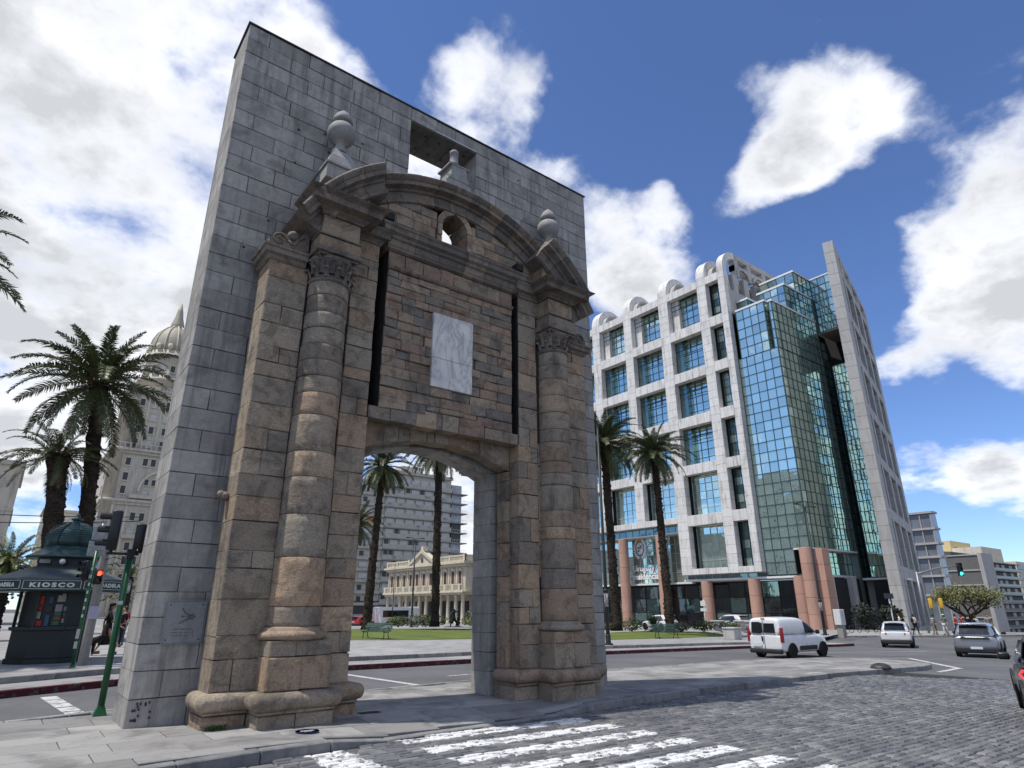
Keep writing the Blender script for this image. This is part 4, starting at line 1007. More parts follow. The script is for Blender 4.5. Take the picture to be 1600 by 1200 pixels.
# gable wall along the roof edge
mb = MB(); mb.M = MA
mb.box(32.1, 33.1, 3.3, 30, 49.55, 50.35)
for w in (3.3, 6.6, 10.6, 14.6, 18.6, 22.6, 26.6): mb.box(32.1, 33.1, w, w + 1.0, 46.7, 49.5)
mb.box(32.12, 33.08, 3.3, 30, 47.6, 48.6); mb.box(32.1, 33.1, .95, 30, 40.0, 43.9)
for w in (2.4, 5.2, 8.2, 11.2, 14.2, 17.2): mb.box(32.14, 33.06, w, w + 1.2, 43.8, 46.8)
mb.obj('gable_frame', CONC2, tow)
mb = MB(); mb.M = MA
for k, w in enumerate((5.0, 9.2)):
    for i in range(10):
        a0, a1 = pi * i / 10, pi * (i + 1) / 10
        q = [(w + 1.6 * cos(a), 46.9 + 1.3 * sin(a)) for a in (a0, a1)] + [(w + 1.3 * cos(a), 46.9 + 1.0 * sin(a)) for a in (a1, a0)]
        mb.add([(31.9, *p) for p in q] + [(32.3, *p) for p in q], [(0, 1, 2, 3), (4, 5, 6, 7), (0, 4, 5, 1)])
mb.obj('gable_arches', CONC2, tow)
# --- glazed corner, in three steps
def block_glass(x0, x1, y0, y1, z0, z1, front=True, side=True, nzstep=1.32, mats=(GLZ,), mul=MUL, name='curtain', cap=True, pu=1.16):
    MF = Matrix(((0, 1, 0, x0), (1, 0, 0, 0), (0, 0, 1, 0), (0, 0, 0, 1))); MS = Matrix(((1, 0, 0, 0), (0, 1, 0, y0), (0, 0, 1, 0), (0, 0, 0, 1)))
    nz = max(1, round((z1 - z0) / nzstep))
    if front: glazing(MF, y0, y1, 0, z0, z1, max(1, round((y1 - y0) / pu)), nz, mats, mul)
    if side: glazing(MS, x0, x1, 0, z0, z1, max(1, round((x1 - x0) / pu)), nz, mats, mul)
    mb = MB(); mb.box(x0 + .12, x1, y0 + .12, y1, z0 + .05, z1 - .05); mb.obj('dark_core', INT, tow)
    if cap: mb = MB(); mb.box(x0 - .1, x1, y0 - .1, y1, z1 + .002, z1 + .28); mb.obj('parapet_cap', LEDG, tow)
GM = (GLZ, GLZ, GLZ, GLZ, GLZ, GLZ, GLZ, GLD)
block_glass(71, 82.5, 26.3, 32.08, 8.0, 33.0, mats=(GLZ,), cap=False)
block_glass(71, 82.5, 28.3, 32.08, 5.1, 7.95, side=False, cap=False, mats=(GLZ,))
block_glass(71, 82.5, 27.35, 31.6, 33.0, 39.9, side=True, mats=(GLZ,))
block_glass(72.2, 82.5, 26.3, 27.35, 33.0, 39.6, mats=(GLZ,))
block_glass(71.02, 72.1, 26.3, 26.75, 33.0, 39.55, side=True, mats=(GLZ,), cap=True)
block_glass(75.1, 82.5, 26.3, 30.4, 39.9, 43.3, mats=(GLZ, GLB)); block_glass(78.3, 83.0, 26.3, 31.5, 43.3, 46.4, mats=(GLZ, GLB))
block_glass(72.4, 78, 30.4, 32.0, 39.9, 41.9, mats=(GLD,))
MSD = Matrix(((1, 0, 0, 0), (0, 1, 0, 26.3), (0, 0, 1, 0), (0, 0, 0, 1)))
mb = MB(); mb.box(71.9, 82.45, 28.2, 32.0, 5.0, 5.15); mb.box(70.9, 82.5, 26.2, 28.3, 7.82, 8.0); mb.obj('corner_ledge', LEDG, tow)
glazing(MSD, 73.5, 82.5, .9, 5.1, 7.9, 8, 2, (GLZ,), MUL)
mb = MB(); mb.box(73.3, 82.5, 26.9, 27.3, 4.85, 5.1); mb.obj('corner_ledge', LEDG, tow)
# --- recess and projecting glass box between the corner and the slanting wall
glazing(Matrix(((0, 1, 0, 83.0), (1, 0, 0, 0), (0, 0, 1, 0), (0, 0, 0, 1))), 22.0, 26.3, 0, 38.2, 46.5, 4, 7, (GLB,), MUL)
mb = MB(); mb.poly([(83.12, 22.1), (89, 23.7), (89, 26.2), (83.12, 26.2)], 2, 38.25, 46.4); mb.obj('dark_core', INT, tow)
mb = MB(); mb.poly([(82.95, 22.0), (89, 23.6), (89, 26.3), (82.95, 26.3)], 2, 46.5, 46.75); mb.obj('parapet_cap', LEDG, tow)
mb = MB(); mb.poly([(83.0, 22.0), (88.5, 23.5), (88.5, 26.3), (83.0, 26.3)], 2, 38.0, 38.17); mb.obj('soffit', SOFF, tow)
MR = Matrix(((0, 1, 0, 83.0), (1, 0, 0, 0), (0, 0, 1, 0), (0, 0, 0, 1)))
glazing(MR, 22.0, 25.3, 0, 4.9, 32.8, 3, 21, (GLZ,), MUL)
mb = MB(); mb.poly([(83.15, 22.05), (88.4, 23.6), (88.4, 25.28), (83.15, 25.28)], 2, -1.2, 32.85); mb.obj('dark_core', INT, tow)
mb = MB(); mb.box(82.6, 88.6, 27.6, 33, -1.5, 39); mb.obj('dark_core', INT, tow)
mb = MB(); mb.box(82.5, 82.9, 26.35, 27.6, -1.5, 39); mb.obj('recess_wall', plain('dark_recess_panel', (.16, .19, .19, 1), .3, .4), tow)
glazing(Matrix(((1, 0, 0, 0), (0, 1, 0, 27.5), (0, 0, 1, 0), (0, 0, 0, 1))), 82.6, 88.5, 0, 4.9, 38, 4, 24, (GLZ,), MUL)
mb = MB(); mb.box(83, 89, 23, 27.3, 4.6, 4.85); mb.obj('corner_ledge', LEDG, tow)
# --- slanting wall with tall openings
FP = [(0, 3.4), (4.7, 6.0), (11.4, 13.0), (18.4, 20.0), (25.2, 28)]
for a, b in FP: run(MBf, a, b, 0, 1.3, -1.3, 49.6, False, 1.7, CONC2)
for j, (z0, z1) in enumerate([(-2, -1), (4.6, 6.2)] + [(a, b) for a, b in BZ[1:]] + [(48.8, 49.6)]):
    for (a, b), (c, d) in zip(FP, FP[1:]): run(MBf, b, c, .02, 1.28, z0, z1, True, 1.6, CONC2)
mb = MB(); mb.M = MBf; mb.box(9, 27.9, 1.6, 9, -2.2, 46); mb.obj('dark_core', INT, tow)
mb = MB(); mb.M = MBf; mb.box(3.45, 28, 1.35, 1.5, -1.2, 46); mb.obj('dark_glazing', GLD, tow)
mb = MB(); mb.M = MBf; mb.box(28.02, 28.5, .1, 1.2, -1, 45); mb.obj('end_glazing', GLB, tow)
# --- body and base
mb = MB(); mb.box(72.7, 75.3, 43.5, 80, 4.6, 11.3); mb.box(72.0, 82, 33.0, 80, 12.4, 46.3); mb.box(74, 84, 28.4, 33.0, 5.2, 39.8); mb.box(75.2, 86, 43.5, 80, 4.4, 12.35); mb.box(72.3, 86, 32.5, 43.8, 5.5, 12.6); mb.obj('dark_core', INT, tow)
glazing(MA, 43.9, 78, 2.5, 4.75, 11.2, 26, 5, (GLZ,), MULW, .03)
glazing(MA, 43.9, 78, 1.2, 11.25, 12.28, 26, 1, (GLD,), MULW, .05)
glazing(MA, 32.2, 43.8, 1.2, 4.95, 5.48, 9, 1, (GLD,), MULW, .05)
mb = MB(); mb.M = MA
mb.box(43.5, 80, .6, 2.4, 11.1, 11.24); mb.box(43.9, 80, 2.2, 2.9, 4.5, 4.74); mb.box(28.3, 44, .6, 1.7, 4.72, 4.94); mb.box(28.3, 44, 1.7, 5.6, 4.70, 4.90)
mb.obj('white_ledge', LEDG, tow)
# ground floor shop fronts
STG = m_glass('shopfront_glass', (.09, .10, .105), .05)
glazing(MA, 26.5, 80, 6.2, -1.2, 4.6, 22, 3, (STG, STG, GLD), plain('dark_frame', (.03, .03, .032, 1), .5), .04)
mb = MB(); mb.box(76.3, 84, 26.6, 80, -1.5, 4.7); mb.obj('dark_core', INT, tow)
glazing(Matrix(((1, 0, 0, 0), (0, 1, 0, 27.0), (0, 0, 1, 0), (0, 0, 0, 1))), 74, 88, 0, -1.2, 4.8, 8, 3, (STG, GLD), plain('dark_frame', (.03, .03, .032, 1), .5), .05)
for x_ in (73.8, 79.2, 85.0): mb = MB(); mb.box(x_, x_ + 1.1, 26.0, 26.9, -1.3, 4.85); mb.obj('base_pier', CONC2, tow)
mb = MB(); mb.box(86.5, 88.3, 23.6, 24.0, -1.2, 4.7); mb.obj('white_entrance_pane', plain('pale_glass_door', (.5, .55, .56, 1), .2), tow)
# salmon columns of stacked drums
for (u, w, top) in ((54.8, .9, 11.1), (47.7, .9, 11.1), (40.75, .9, 4.72), (33.9, .9, 4.72), (28.2, 1.2, 4.9), (26.9, 1.0, 8.0)):
    col = thing('salmon_column', 'x', 'column') if False else None
    z = -1.2; k = max(3, round((top + 1.2) / 2.0)); h = (top + 1.2) / k
    for i in range(k):
        mb = MB(); mb.lathe([(.70, z + .01), (.72, z + .03), (.72, z + .06), (.72, z + h / 2), (.72, z + h - .06), (.72, z + h - .03), (.70, z + h - .01)], 24, (70 + w, u, 0)); mb.obj('column_drum', SALM, tow); z += h
mb = MB()
for i in range(5): mb.cbox(71.6, 73.2, 25.3, 26.6, -1.2 + i * 1.82, -1.2 + (i + 1) * 1.82 - .03, .02)
mb.obj('square_pier', SALM, tow)
# emblem and lettering on the glass
WHT = plain('white_lettering', (.86, .86, .86, 1), .5, 0, .02); GOLD = plain('gold_sun', (.75, .42, .05, 1), .5)
def text_obj(txt, name, mat, size, M_, ext=.01, parent=None, align='CENTER', bold=0.0, sx=1.0, space=1.0):
    cu = bpy.data.curves.new('txt', 'FONT'); cu.body = txt; cu.size = size; cu.extrude = ext; cu.align_x = align; cu.resolution_u = 3; cu.space_character = space; cu.offset = bold
    tmp = bpy.data.objects.new('tmp', cu); COL.objects.link(tmp); bpy.context.view_layer.update()
    me = bpy.data.meshes.new_from_object(tmp.evaluated_get(bpy.context.evaluated_depsgraph_get())); bpy.data.objects.remove(tmp)
    me.materials.clear(); me.materials.append(mat); me.transform(Matrix.Diagonal((sx, 1, 1, 1))); me.transform(M_)
    o = bpy.data.objects.new(name, me); COL.objects.link(o); o.parent = parent; return o
def face_minus_x(x, y, z): return Matrix(((0, 0, -1, x), (-1, 0, 0, y), (0, 1, 0, z), (0, 0, 0, 1)))
def face_minus_y(x, y, z): return Matrix(((1, 0, 0, x), (0, 0, -1, y), (0, 1, 0, z), (0, 0, 0, 1)))
text_obj('Uruguay', 'lettering', WHT, 1.2, face_minus_x(72.36, 52.45, 6.5), .03, tow, bold=.015)
text_obj('Presidencia', 'lettering', WHT, 1.2, face_minus_x(72.36, 52.45, 5.35), .03, tow, bold=.035)
mb = MB(); mb.M = face_minus_x(72.36, 52.9, 9.75)
for k in range(26):
    a_ = radians(-90 + 8 + k % 13 * 17.0 * .82) if False else None
for s_ in (-1, 1):
    for k in range(11):
        a_ = -pi / 2 + s_ * (.16 + k * .235); c_ = Vector((1.05 * cos(a_), 1.35 * sin(a_), 0))
        for dd in (-.55, .55):
            d_ = Vector((cos(a_ + s_ * pi / 2 + dd), sin(a_ + s_ * pi / 2 + dd), 0)) * .42; w_ = Vector((-d_.y, d_.x, 0)) * .24
            mb.add([c_, c_ + d_ * .5 + w_, c_ + d_, c_ + d_ * .5 - w_], [(0, 1, 2, 3)]); mb.add([p_ + Vector((0, 0, -.04)) for p_ in (c_, c_ + d_ * .5 + w_, c_ + d_, c_ + d_ * .5 - w_)], [(3, 2, 1, 0)])
mb.obj('emblem_wreath', WHT, tow)
mb = MB(); mb.M = face_minus_x(72.36, 52.9, 9.75)
def oval(rx, ry, a0, a1, cx=0, cy=0, r=0.0):
    pts = [(cx, cy, 0)] + [(cx + rx * cos(a0 + (a1 - a0) * i / 8), cy + ry * sin(a0 + (a1 - a0) * i / 8), 0) for i in range(9)]; mb.add(pts, [(0, i, i + 1) for i in range(1, 9)])
for q in range(4): oval(.60, .82, q * pi / 2, (q + 1) * pi / 2, .04 * (1 if q in (0, 3) else -1), .04 * (1 if q < 2 else -1))
mb.obj('emblem_shield', WHT, tow)
mb = MB(); mb.M = face_minus_x(72.32, 52.9, 9.75); mb.box(-.45, -.12, .12, .22, 0, .02); mb.box(.12, .42, .18, .40, 0, .02); mb.box(-.4, -.1, -.5, -.2, 0, .02); mb.box(-.30, .35, .02, .10, 0, .02); mb.obj('emblem_marks', plain('emblem_grey', (.12, .15, .15, 1), .5), tow)
mb = MB(); mb.M = face_minus_x(72.34, 52.9, 11.15); mb.lathe([(.30, -.02), (.30, .02)], 16)
for k in range(14):
    a_ = 2 * pi * k / 14; mb.add([(.30 * cos(a_ - .12), .30 * sin(a_ - .12), 0), (.62 * cos(a_), .62 * sin(a_), 0), (.30 * cos(a_ + .12), .30 * sin(a_ + .12), 0)], [(0, 1, 2)])
mb.obj('emblem_sun', GOLD, tow)
# place cladding panels and panes: the 300 that show largest singly, the rest as one mesh
vis = lambda p_: p_
panels.sort(key=lambda p_: p_[0]); restp = {}
for i, (_, M_, (u0, u1, w0, w1, z0, z1), mat) in enumerate(panels):
    mb = MB() if i < 298 else restp.setdefault(mat.name, (MB(), mat))[0]
    mb.M = M_; mb.cbox(u0 + .012, u1 - .012, w0, w1, z0 + .012, z1 - .012, .02)
    if i < 298: mb.obj('cladding_panel', mat, tow)
for mb, mat in restp.values(): stuff(mb.obj('cladding_panels', mat, tow))
panes.sort(key=lambda p_: p_[0]); restg = {}
for i, (_, M_, (u0, u1, w, z0, z1), mat) in enumerate(panes):
    mb = MB() if i < 298 else restg.setdefault(mat.name, (MB(), mat))[0]
    mb.M = M_; t1, t2 = random.gauss(0, .009), random.gauss(0, .009); cu, cz = (u0 + u1) / 2, (z0 + z1) / 2
    mb.add([(u, w + (u - cu) * t1 + (z - cz) * t2, z) for u, z in ((u0, z0), (u1, z0), (u1, z1), (u0, z1))], [(0, 1, 2, 3)])
    if i < 298: mb.obj('glass_pane', mat, tow)
for mb, mat in restg.values(): stuff(mb.obj('glass_panes', mat, tow))
# ================================================================== OTHER BUILDINGS
CREAM = m_conc('cream_stucco', (.64, .58, .45), (.38, .33, .25)); CREAMD = m_conc('old_cream_stone', (.56, .51, .43), (.24, .215, .18))
BROWNW = plain('brown_shutter', (.10, .045, .03, 1), .6); DARKW = plain('dark_window', (.03, .034, .04, 1), .25, 0, .3); PALEW = plain('pale_blind', (.50, .50, .48, 1), .7, 0, .2, 2)
CONCG = m_conc('grey_concrete', (.30, .285, .255), (.18, .17, .155)); CONCP = m_conc('pale_concrete', (.46, .45, .43), (.30, .29, .28))
# ---- neoclassical palace beyond the square
pal = thing('neoclassical_palace', 'cream two-storey palace with colonnade and pediment seen through the gate arch', 'palace')
mb = MB(); mb.box(61.5, 80, 78.6, 105.6, -1.4, 3.6); mb.box(58.6, 80, 78.6, 105.6, 3.6, 8.5); mb.obj('wall', CREAM, pal)
mb = MB(); mb.box(58.0, 62, 78.4, 105.8, 3.55, 3.9); mb.box(57.6, 80, 78.0, 106, 3.9, 4.1); mb.box(58.1, 80, 78.2, 105.8, 8.1, 8.5); mb.box(57.7, 80, 77.8, 106.1, 8.5, 8.85); mb.obj('cornice', CREAM, pal)
mb = MB()
for (a, b) in ((78.3, 87.0), (96.8, 105.8)):
    mb = MB()
    mb.box(58.2, 58.5, a, b, 9.65, 9.9); mb.box(58.2, 58.5, a, b, 8.85, 9.05)
    y = a
    while y < b: mb.box(58.25, 58.45, y, y + .14, 9.05, 9.65); y += .34
    for y in (a, (a + b) / 2, b - .5): mb.box(58.1, 58.6, y, y + .5, 8.86, 10.0)
    mb.obj('parapet', CREAM, pal)
mb = MB(); mb.box(58.62, 75, 78.3, 78.6, 8.85, 9.9); mb.obj('parapet', CREAM, pal)
mb = MB(); mb.poly([(86.9, 8.86), (97.0, 8.86), (91.9, 11.2)], 0, 58.0, 59.2); mb.obj('pediment', CREAM, pal)
mb = MB(); mb.poly([(86.6, 8.87), (87.6, 8.87), (91.9, 10.9), (96.2, 8.87), (97.2, 8.87), (91.9, 11.5)], 0, 57.7, 58.0); mb.box(57.9, 58.8, 91.5, 92.3, 11.3, 12.1); mb.obj('pediment_moulding', CREAM, pal)
mb = MB(); mb.ball((57.95, 91.9, 9.75), .5, 12, 0, (.3, .8, 1.1)); mb.obj('coat_of_arms', plain('bronze_relief', (.10, .09, .07, 1), .6), pal)
ys_c = [105.2, 102.8, 100.3, 97.9, 95.5, 93.1, 90.7, 88.3, 85.9, 83.5, 81.1, 79.1]
cm = MB(); cm.lathe([(.42, -1.4), (.42, -1.15), (.34, -1.1), (.33, .6), (.29, 3.1), (.36, 3.2), (.40, 3.3), (.40, 3.55)], 16); cme = cm.mesh('column', CREAM)
for y in ys_c: place('column', cme, pal, (58.5, y, 0))
for y in (78.95,):
    for x_ in (62, 65, 68, 71): place('column', cme, pal, (x_, y, 0))
wm = MB(); wm.box(-.02, .05, -.45, .45, 0, 1.9); wme = wm.mesh('shutter', BROWNW)
fm = MB(); fm.box(-.10, .02, -.62, -.46, -.1, 2.0); fm.box(-.10, .02, .46, .62, -.1, 2.0); fm.box(-.18, .02, -.7, .7, 2.0, 2.15); fm.poly([(-.7, 2.15), (.7, 2.15), (0, 2.5)], 0, -.18, .02); fme = fm.mesh('window_surround', CREAM)
for i, (a, b) in enumerate(zip(ys_c, ys_c[1:])):
    y = (a + b) / 2
    w_ = place('window', wme, pal, (58.57, y, 5.35)); place('surround', fme, w_, (0, 0, 0))
    mbp = MB(); mbp.box(58.45, 58.6, a - .18, a + .18, 5.3, 8.1); mbp.obj('pilaster', CREAM, pal)
    mb = MB(); mb.box(61.4, 61.55, y - .6, y + .6, -1.1, 2.6); mb.obj('dark_doorway', DARKW, pal)
for x_ in (60.6, 63.5, 66.5):
    mb = MB(); mb.box(x_ - .5, x_ + .5, 78.5, 78.58, 5.3, 7.3); mb.obj('window', BROWNW, pal)
    mb = MB(); mb.box(x_ - .6, x_ + .6, 78.5, 78.59, -1.1, 2.8); mb.obj('dark_doorway', DARKW, pal)
mb = MB(); mb.box(57.7, 57.85, 78.1, 106, 5.05, 5.2); mb.box(57.7, 57.85, 78.1, 106, 4.1, 4.25); y = 78.2
while y < 106: mb.box(57.72, 57.83, y, y + .12, 4.25, 5.05); y += .3
for y in ys_c: mb.box(57.65, 57.95, y - .3, y + .3, 4.1, 5.25)
mb.obj('balustrade', CREAM, pal)
# ---- apartment slab behind the palace
def m_mosaic():
    t = NT('apartment_concrete'); o = t.obj(); n = t.noise(o, .6, 6, .6); t.set(t.ramp(n, [(.3, (.38, .36, .31)), (.7, (.52, .49, .42))]), .8); return t.mat
APC = m_mosaic()
ap = thing('apartment_block', 'grey concrete apartment slab with rows of pale blinds behind the cream palace', 'apartment block')
mb = MB(); mb.box(96.8, 123.3, 185.6, 200, -2.5, 46.0); mb.box(84, 96.6, 185.6, 198, -2.5, 40); mb.obj('wall', APC, ap)
fh = 3.52; winm = MB(); winm.box(0, 3.0, -.02, .25, 0, 1.45); winme = winm.mesh('window', PALEW); wdm = MB(); wdm.box(0, 1.3, -.02, .25, 0, 1.45); wdme = wdm.mesh('window', DARKW)
acm = MB(); acm.box(0, .9, -.5, 0, 0, .6); acme = acm.mesh('air_conditioner', CONCP)
for k in range(13):
    z = 44.5 - k * fh
    mb = MB(); mb.box(96.6, 123.5, 185.0, 185.55, z - fh + .35, z - fh + 1.9); mb.obj('parapet_band', APC, ap)
    mb = MB(); mb.box(96.6, 123.5, 184.7, 185.58, z - fh + .0, z - fh + .34); mb.obj('floor_slab', CONCG, ap)
    x = 97.4
    while x < 120.6:
        if random.random() < .8: place('window', winme, ap, (x, 185.32, z - fh + 1.95 + random.uniform(-.05, .0))); dx = 3.7
        else: place('window', wdme, ap, (x, 185.32, z - fh + 1.95)); dx = 1.9
        if random.random() < .3: place('air_conditioner', acme, ap, (x + random.uniform(.2, 2), 184.95, z - fh + 1.2))
        x += dx
    # corner balconies
    mb = MB(); mb.box(123.55, 129.8, 184.2, 192, z - fh - .1, z - fh + .25); mb.obj('balcony_slab', CONCG, ap)
    mb = MB(); mb.box(123.6, 127.8, 185.4, 191.5, z - fh + .25, z - .1); mb.obj('balcony_room', DARKW if k in (4, 5) else plain('pale_enclosed_balcony', (.36, .38, .42, 1), .5, 0, .35, 1.2), ap)
    mb = MB(); mb.box(123.6, 129.7, 184.25, 184.3, z - fh + 1.15, z - fh + 1.22)
    for q in range(7): mb.box(123.6 + q, 123.66 + q, 184.25, 184.3, z - fh + .25, z - fh + 1.15)
    mb.obj('balcony_rail', LEDG, ap)
    # left wing
    mb = MB(); mb.box(84, 96.4, 184.8, 185.58, z - fh, z - fh + .9); mb.obj('floor_band', APC, ap)
    for q in range(3):
        place('window', winme if random.random() < .5 else wdme, ap, (84.8 + q * 4, 185.33, z - fh + 1.3))
mb = MB(); mb.box(90.5, 92.8, 185.1, 185.6, 27.5, 30.5); mb.obj('orange_awning', plain('orange_canvas', (.42, .12, .05, 1), .8), ap)
mb = MB(); mb.box(96.5, 123.5, 184.6, 200, 45.9, 47.0); mb.box(104, 112, 188, 196, 47.0, 49.6); mb.box(120.5, 121.8, 187, 188, 47, 48.4); mb.obj('roof_storey', APC, ap)
mb = MB(); mb.tube((119, 187, 47), (119, 187, 50.5), .08); mb.obj('roof_mast', CONCG, ap)
mb = MB(); mb.box(84, 123, 185.2, 185.6, -2, 3.6); mb.obj('shopfront', DARKW, ap)
# ---- tall ornate eclectic tower on the left
sv = thing('ornate_tower', 'tall ornate beige stone tower with domed turret behind the palms', 'building')
mb = MB(); mb.box(16.0, 60, 190.6, 245, -2, 29.2); mb.box(16.2, 50, 190.8, 225, 29.2, 43.4); mb.box(17.2, 38, 192, 215, 43.4, 62); mb.obj('wall', CREAMD, sv)
mb = MB()
for z, ov in ((29.2, .9), (43.4, 1.2), (11.5, .5), (62, .6)):
    x0, x1, y0, y1 = ((16.0, 60, 190.6, 245) if z < 30 else (16.2, 50, 190.8, 225) if z < 50 else (17.2, 38, 192, 215))
    mb.box(x0 - ov, x1 + ov, y0 - ov, y1 + ov, z, z + .7); mb.box(x0 - ov * .5, x1 + ov * .5, y0 - ov * .5, y1 + ov * .5, z - .8, z)
mb.obj('cornice', CREAMD, sv)
for (cx_, cy_, r_, z0, z1) in ((17.4, 192, 2.0, 43.4, 58), (16.8, 191.4, 1.6, 29.9, 43.2), (16.8, 191.2, 1.5, -1, 29)):
    mb = MB(); mb.lathe([(r_, z0), (r_, z1), (r_ + .5, z1 + .05), (r_ + .5, z1 + .8), (r_, z1 + .85)], 16, (cx_, cy_, 0)); mb.obj('corner_turret', CREAMD, sv)
mb = MB(); mb.lathe([(2.1, 58.8), (2.1, 60.5), (1.7, 62), (.9, 63.2), (.3, 63.8), (.1, 65.5)], 14, (17.4, 192, 0)); mb.obj('turret_dome', plain('weathered_dome_tile', (.34, .31, .24, 1), .6), sv)
TX, TY = 26.8, 200
mb = MB(); mb.lathe([(7.6, 60), (7.6, 66), (8.2, 66.1), (8.2, 66.9), (6.6, 67), (6.6, 74), (7.4, 74.2), (7.4, 75.2), (6.4, 75.3), (6.4, 76.6)], 16, (TX, TY, 0)); mb.obj('round_turret', CREAMD, sv)
DT = plain('weathered_dome_tile', (.34, .31, .24, 1), .6)
mb = MB(); mb.lathe([(6.3, 76.6), (6.35, 78.5), (5.9, 81), (4.9, 83.2), (3.4, 85), (2.0, 86), (2.1, 86.4), (1.9, 87.5), (1.2, 90), (.9, 92), (.3, 95)], 20, (TX, TY, 0)); mb.obj('dome', DT, sv)
mb = MB()
for k in range(12):
    a_ = 2 * pi * k / 12; mb.path([(TX + r_ * cos(a_), TY + r_ * sin(a_), z_) for r_, z_ in ((6.4, 76.6), (6.45, 78.5), (6.0, 81), (5.0, 83.3), (3.5, 85.1), (2.1, 86.2))], .22, 5)
    mb.ball((TX + 6.5 * cos(a_ + .26), TY + 6.5 * sin(a_ + .26), 77.6), .8, 8, 0, (1, 1, 1.3))
mb.obj('dome_ribs', CREAM, sv)
WV = [(0, 0), (1.25, 0), (1.25, 2.1), (0, 2.1)]
w1 = MB(); w1.box(-.6, .6, -.06, .3, 0, 2.0); w1m = w1.mesh('window', DARKW); w2 = MB(); w2.box(-.6, .6, -.06, .3, 0, 2.0); w2m = w2.mesh('window', PALEW)
s1 = MB(); s1.box(-.85, .85, -.35, -.06, -.35, -.05); s1.box(-.8, .8, -.25, -.06, 2.05, 2.3); s1.box(-.78, -.6, -.15, -.0, 0, 2.05); s1.box(.6, .78, -.15, -.0, 0, 2.05); s1m = s1.mesh('window_frame', CREAM)
def swin(x, y, z, rz=0, sc=1): 
    w = place('window', random.choice((w1m, w1m, w2m)), sv, (x, y, z), (0, 0, rz), (sc,) * 3); place('frame', s1m, w)
for z in (1, 4.6, 8.2, 12.8, 16.4, 20.0, 24.4):
    for x in (19.5, 23.4, 25.6, 29.6, 33.5): swin(x, 190.6, z)
for z in (31.5, 35.2, 39.4):
    for x in (19.8,): swin(x, 190.8, z)
for z in (39.6,):
    for x in (24, 26): swin(x, 190.8, z)
for z in (45.2, 49.2, 53.2, 57.2):
    for x in (20.6, 24, 27.4, 30.8): swin(x, 192, z)
for z in (5, 11, 17, 23):
    for y in (196, 201, 206, 212, 218): swin(16.0, y, z, -pi / 2)
for z in (33, 38):
    for y in (196, 201, 206): swin(16.2, y, z, -pi / 2)
for z in (46, 50, 54):
    for y in (196, 201, 206): swin(17.2, y, z, -pi / 2)
for k in range(16):
    a_ = 2 * pi * k / 16; 
    for z, r_ in ((61.5, 7.65), (69.2, 6.65)): swin(TX + r_ * cos(a_), TY + r_ * sin(a_), z, a_ + pi / 2)
mb = MB()
for x in (18.6, 22.3, 25.7, 29.1, 32.6): mb.box(x - .25, x + .25, 191.7, 192.1, 44.2, 61.8)
mb.obj('shaft_pilasters', CREAM, sv)
mb = MB()
for x in (18.2, 21.6, 27.5, 31.5): mb.box(x - .25, x + .25, 190.3, 190.7, .5, 28.3)
mb.obj('base_pilasters', CREAM, sv)
# great arch and balconies
mb = MB()
for i in range(16):
    a0, a1 = pi * i / 16, pi * (i + 1) / 16
    q = [(28.6 + 5.4 * cos(a0), 32.2 + 6.4 * sin(a0)), (28.6 + 5.4 * cos(a1), 32.2 + 6.4 * sin(a1)), (28.6 + 4.8 * cos(a1), 32.2 + 5.7 * sin(a1)), (28.6 + 4.8 * cos(a0), 32.2 + 5.7 * sin(a0))]
    mb.poly(q, 1, 190.2, 190.8)
mb.obj('great_arch', CREAM, sv)
for z in (31.2, 34.2):
    for x in (25.2, 27.0, 28.8, 30.6): swin(x, 190.78, z, 0, .8)
mb = MB()
for z in (8.0, 20.2, 31.0): mb = MB(); mb.box(21.5, 28.5, 189.6, 190.5, z - .7, z + .3); mb.obj('balcony', CREAMD, sv)
mb = MB()
for q in range(18): mb.box(15.5 + q * 1.3, 15.8 + q * 1.3, 189.9, 190.2, 44.1, 45.31)
mb.box(15.3, 50, 189.85, 190.25, 45.3, 45.6); mb.obj('cornice_balustrade', CREAMD, sv)
for (x, z) in ((26.2, 9.4),):
    mb = MB()
    for i in range(12):
        a0, a1 = pi * i / 12, pi * (i + 1) / 12
        mb.poly([(x + 2.6 * cos(a0), z + 3.0 * sin(a0)), (x + 2.6 * cos(a1), z + 3.0 * sin(a1)), (x + 2.1 * cos(a1), z + 2.5 * sin(a1)), (x + 2.1 * cos(a0), z + 2.5 * sin(a0))], 1, 190.0, 190.5)
    mb.obj('arched_window_moulding', CREAM, sv)
# ---- small buildings left of it
def simple_building(name, lab, x0, x1, y0, y1, z1, mat, fl=3.4, bay=3.4, z0=-2, face='both', wm=(None,), wz=1.5, ww=1.3, roof=True, group=None):
    t = thing(name, lab, 'building', group=group)
    mb = MB(); mb.box(x0, x1, y0, y1, z0, z1); mb.obj('wall', mat, t)
    if roof: mb = MB(); mb.box(x0 - .3, x1 + .3, y0 - .3, y1 + .3, z1 + .01, z1 + .6); mb.obj('roof_parapet', mat, t)
    a = MB(); a.box(-ww / 2, ww / 2, -.05, .2, 0, wz); am = [a.mesh('window', DARKW), a.mesh('window', PALEW)]; n_ = 0
    z = z0 + fl * .9 + .6
    while z < z1 - wz - .3:
        if face in ('both', 'y'):
            x = x0 + bay / 2
            while x < x1 - 1: place('window', am[random.random() < .4], t, (x, y0, z)); x += bay; n_ += 1
        if face in ('both', 'x', '-x'):
            y = y0 + bay / 2
            while y < y1 - 1: place('window', am[random.random() < .4], t, (x0, y, z), (0, 0, -pi / 2)); y += bay; n_ += 1
        mb = MB(); mb.box(x0 - .18, x1 + .18, y0 - .18, y1 + .18, z - .9, z - .65); mb.obj('string_course', mat, t)
        z += fl
    return t
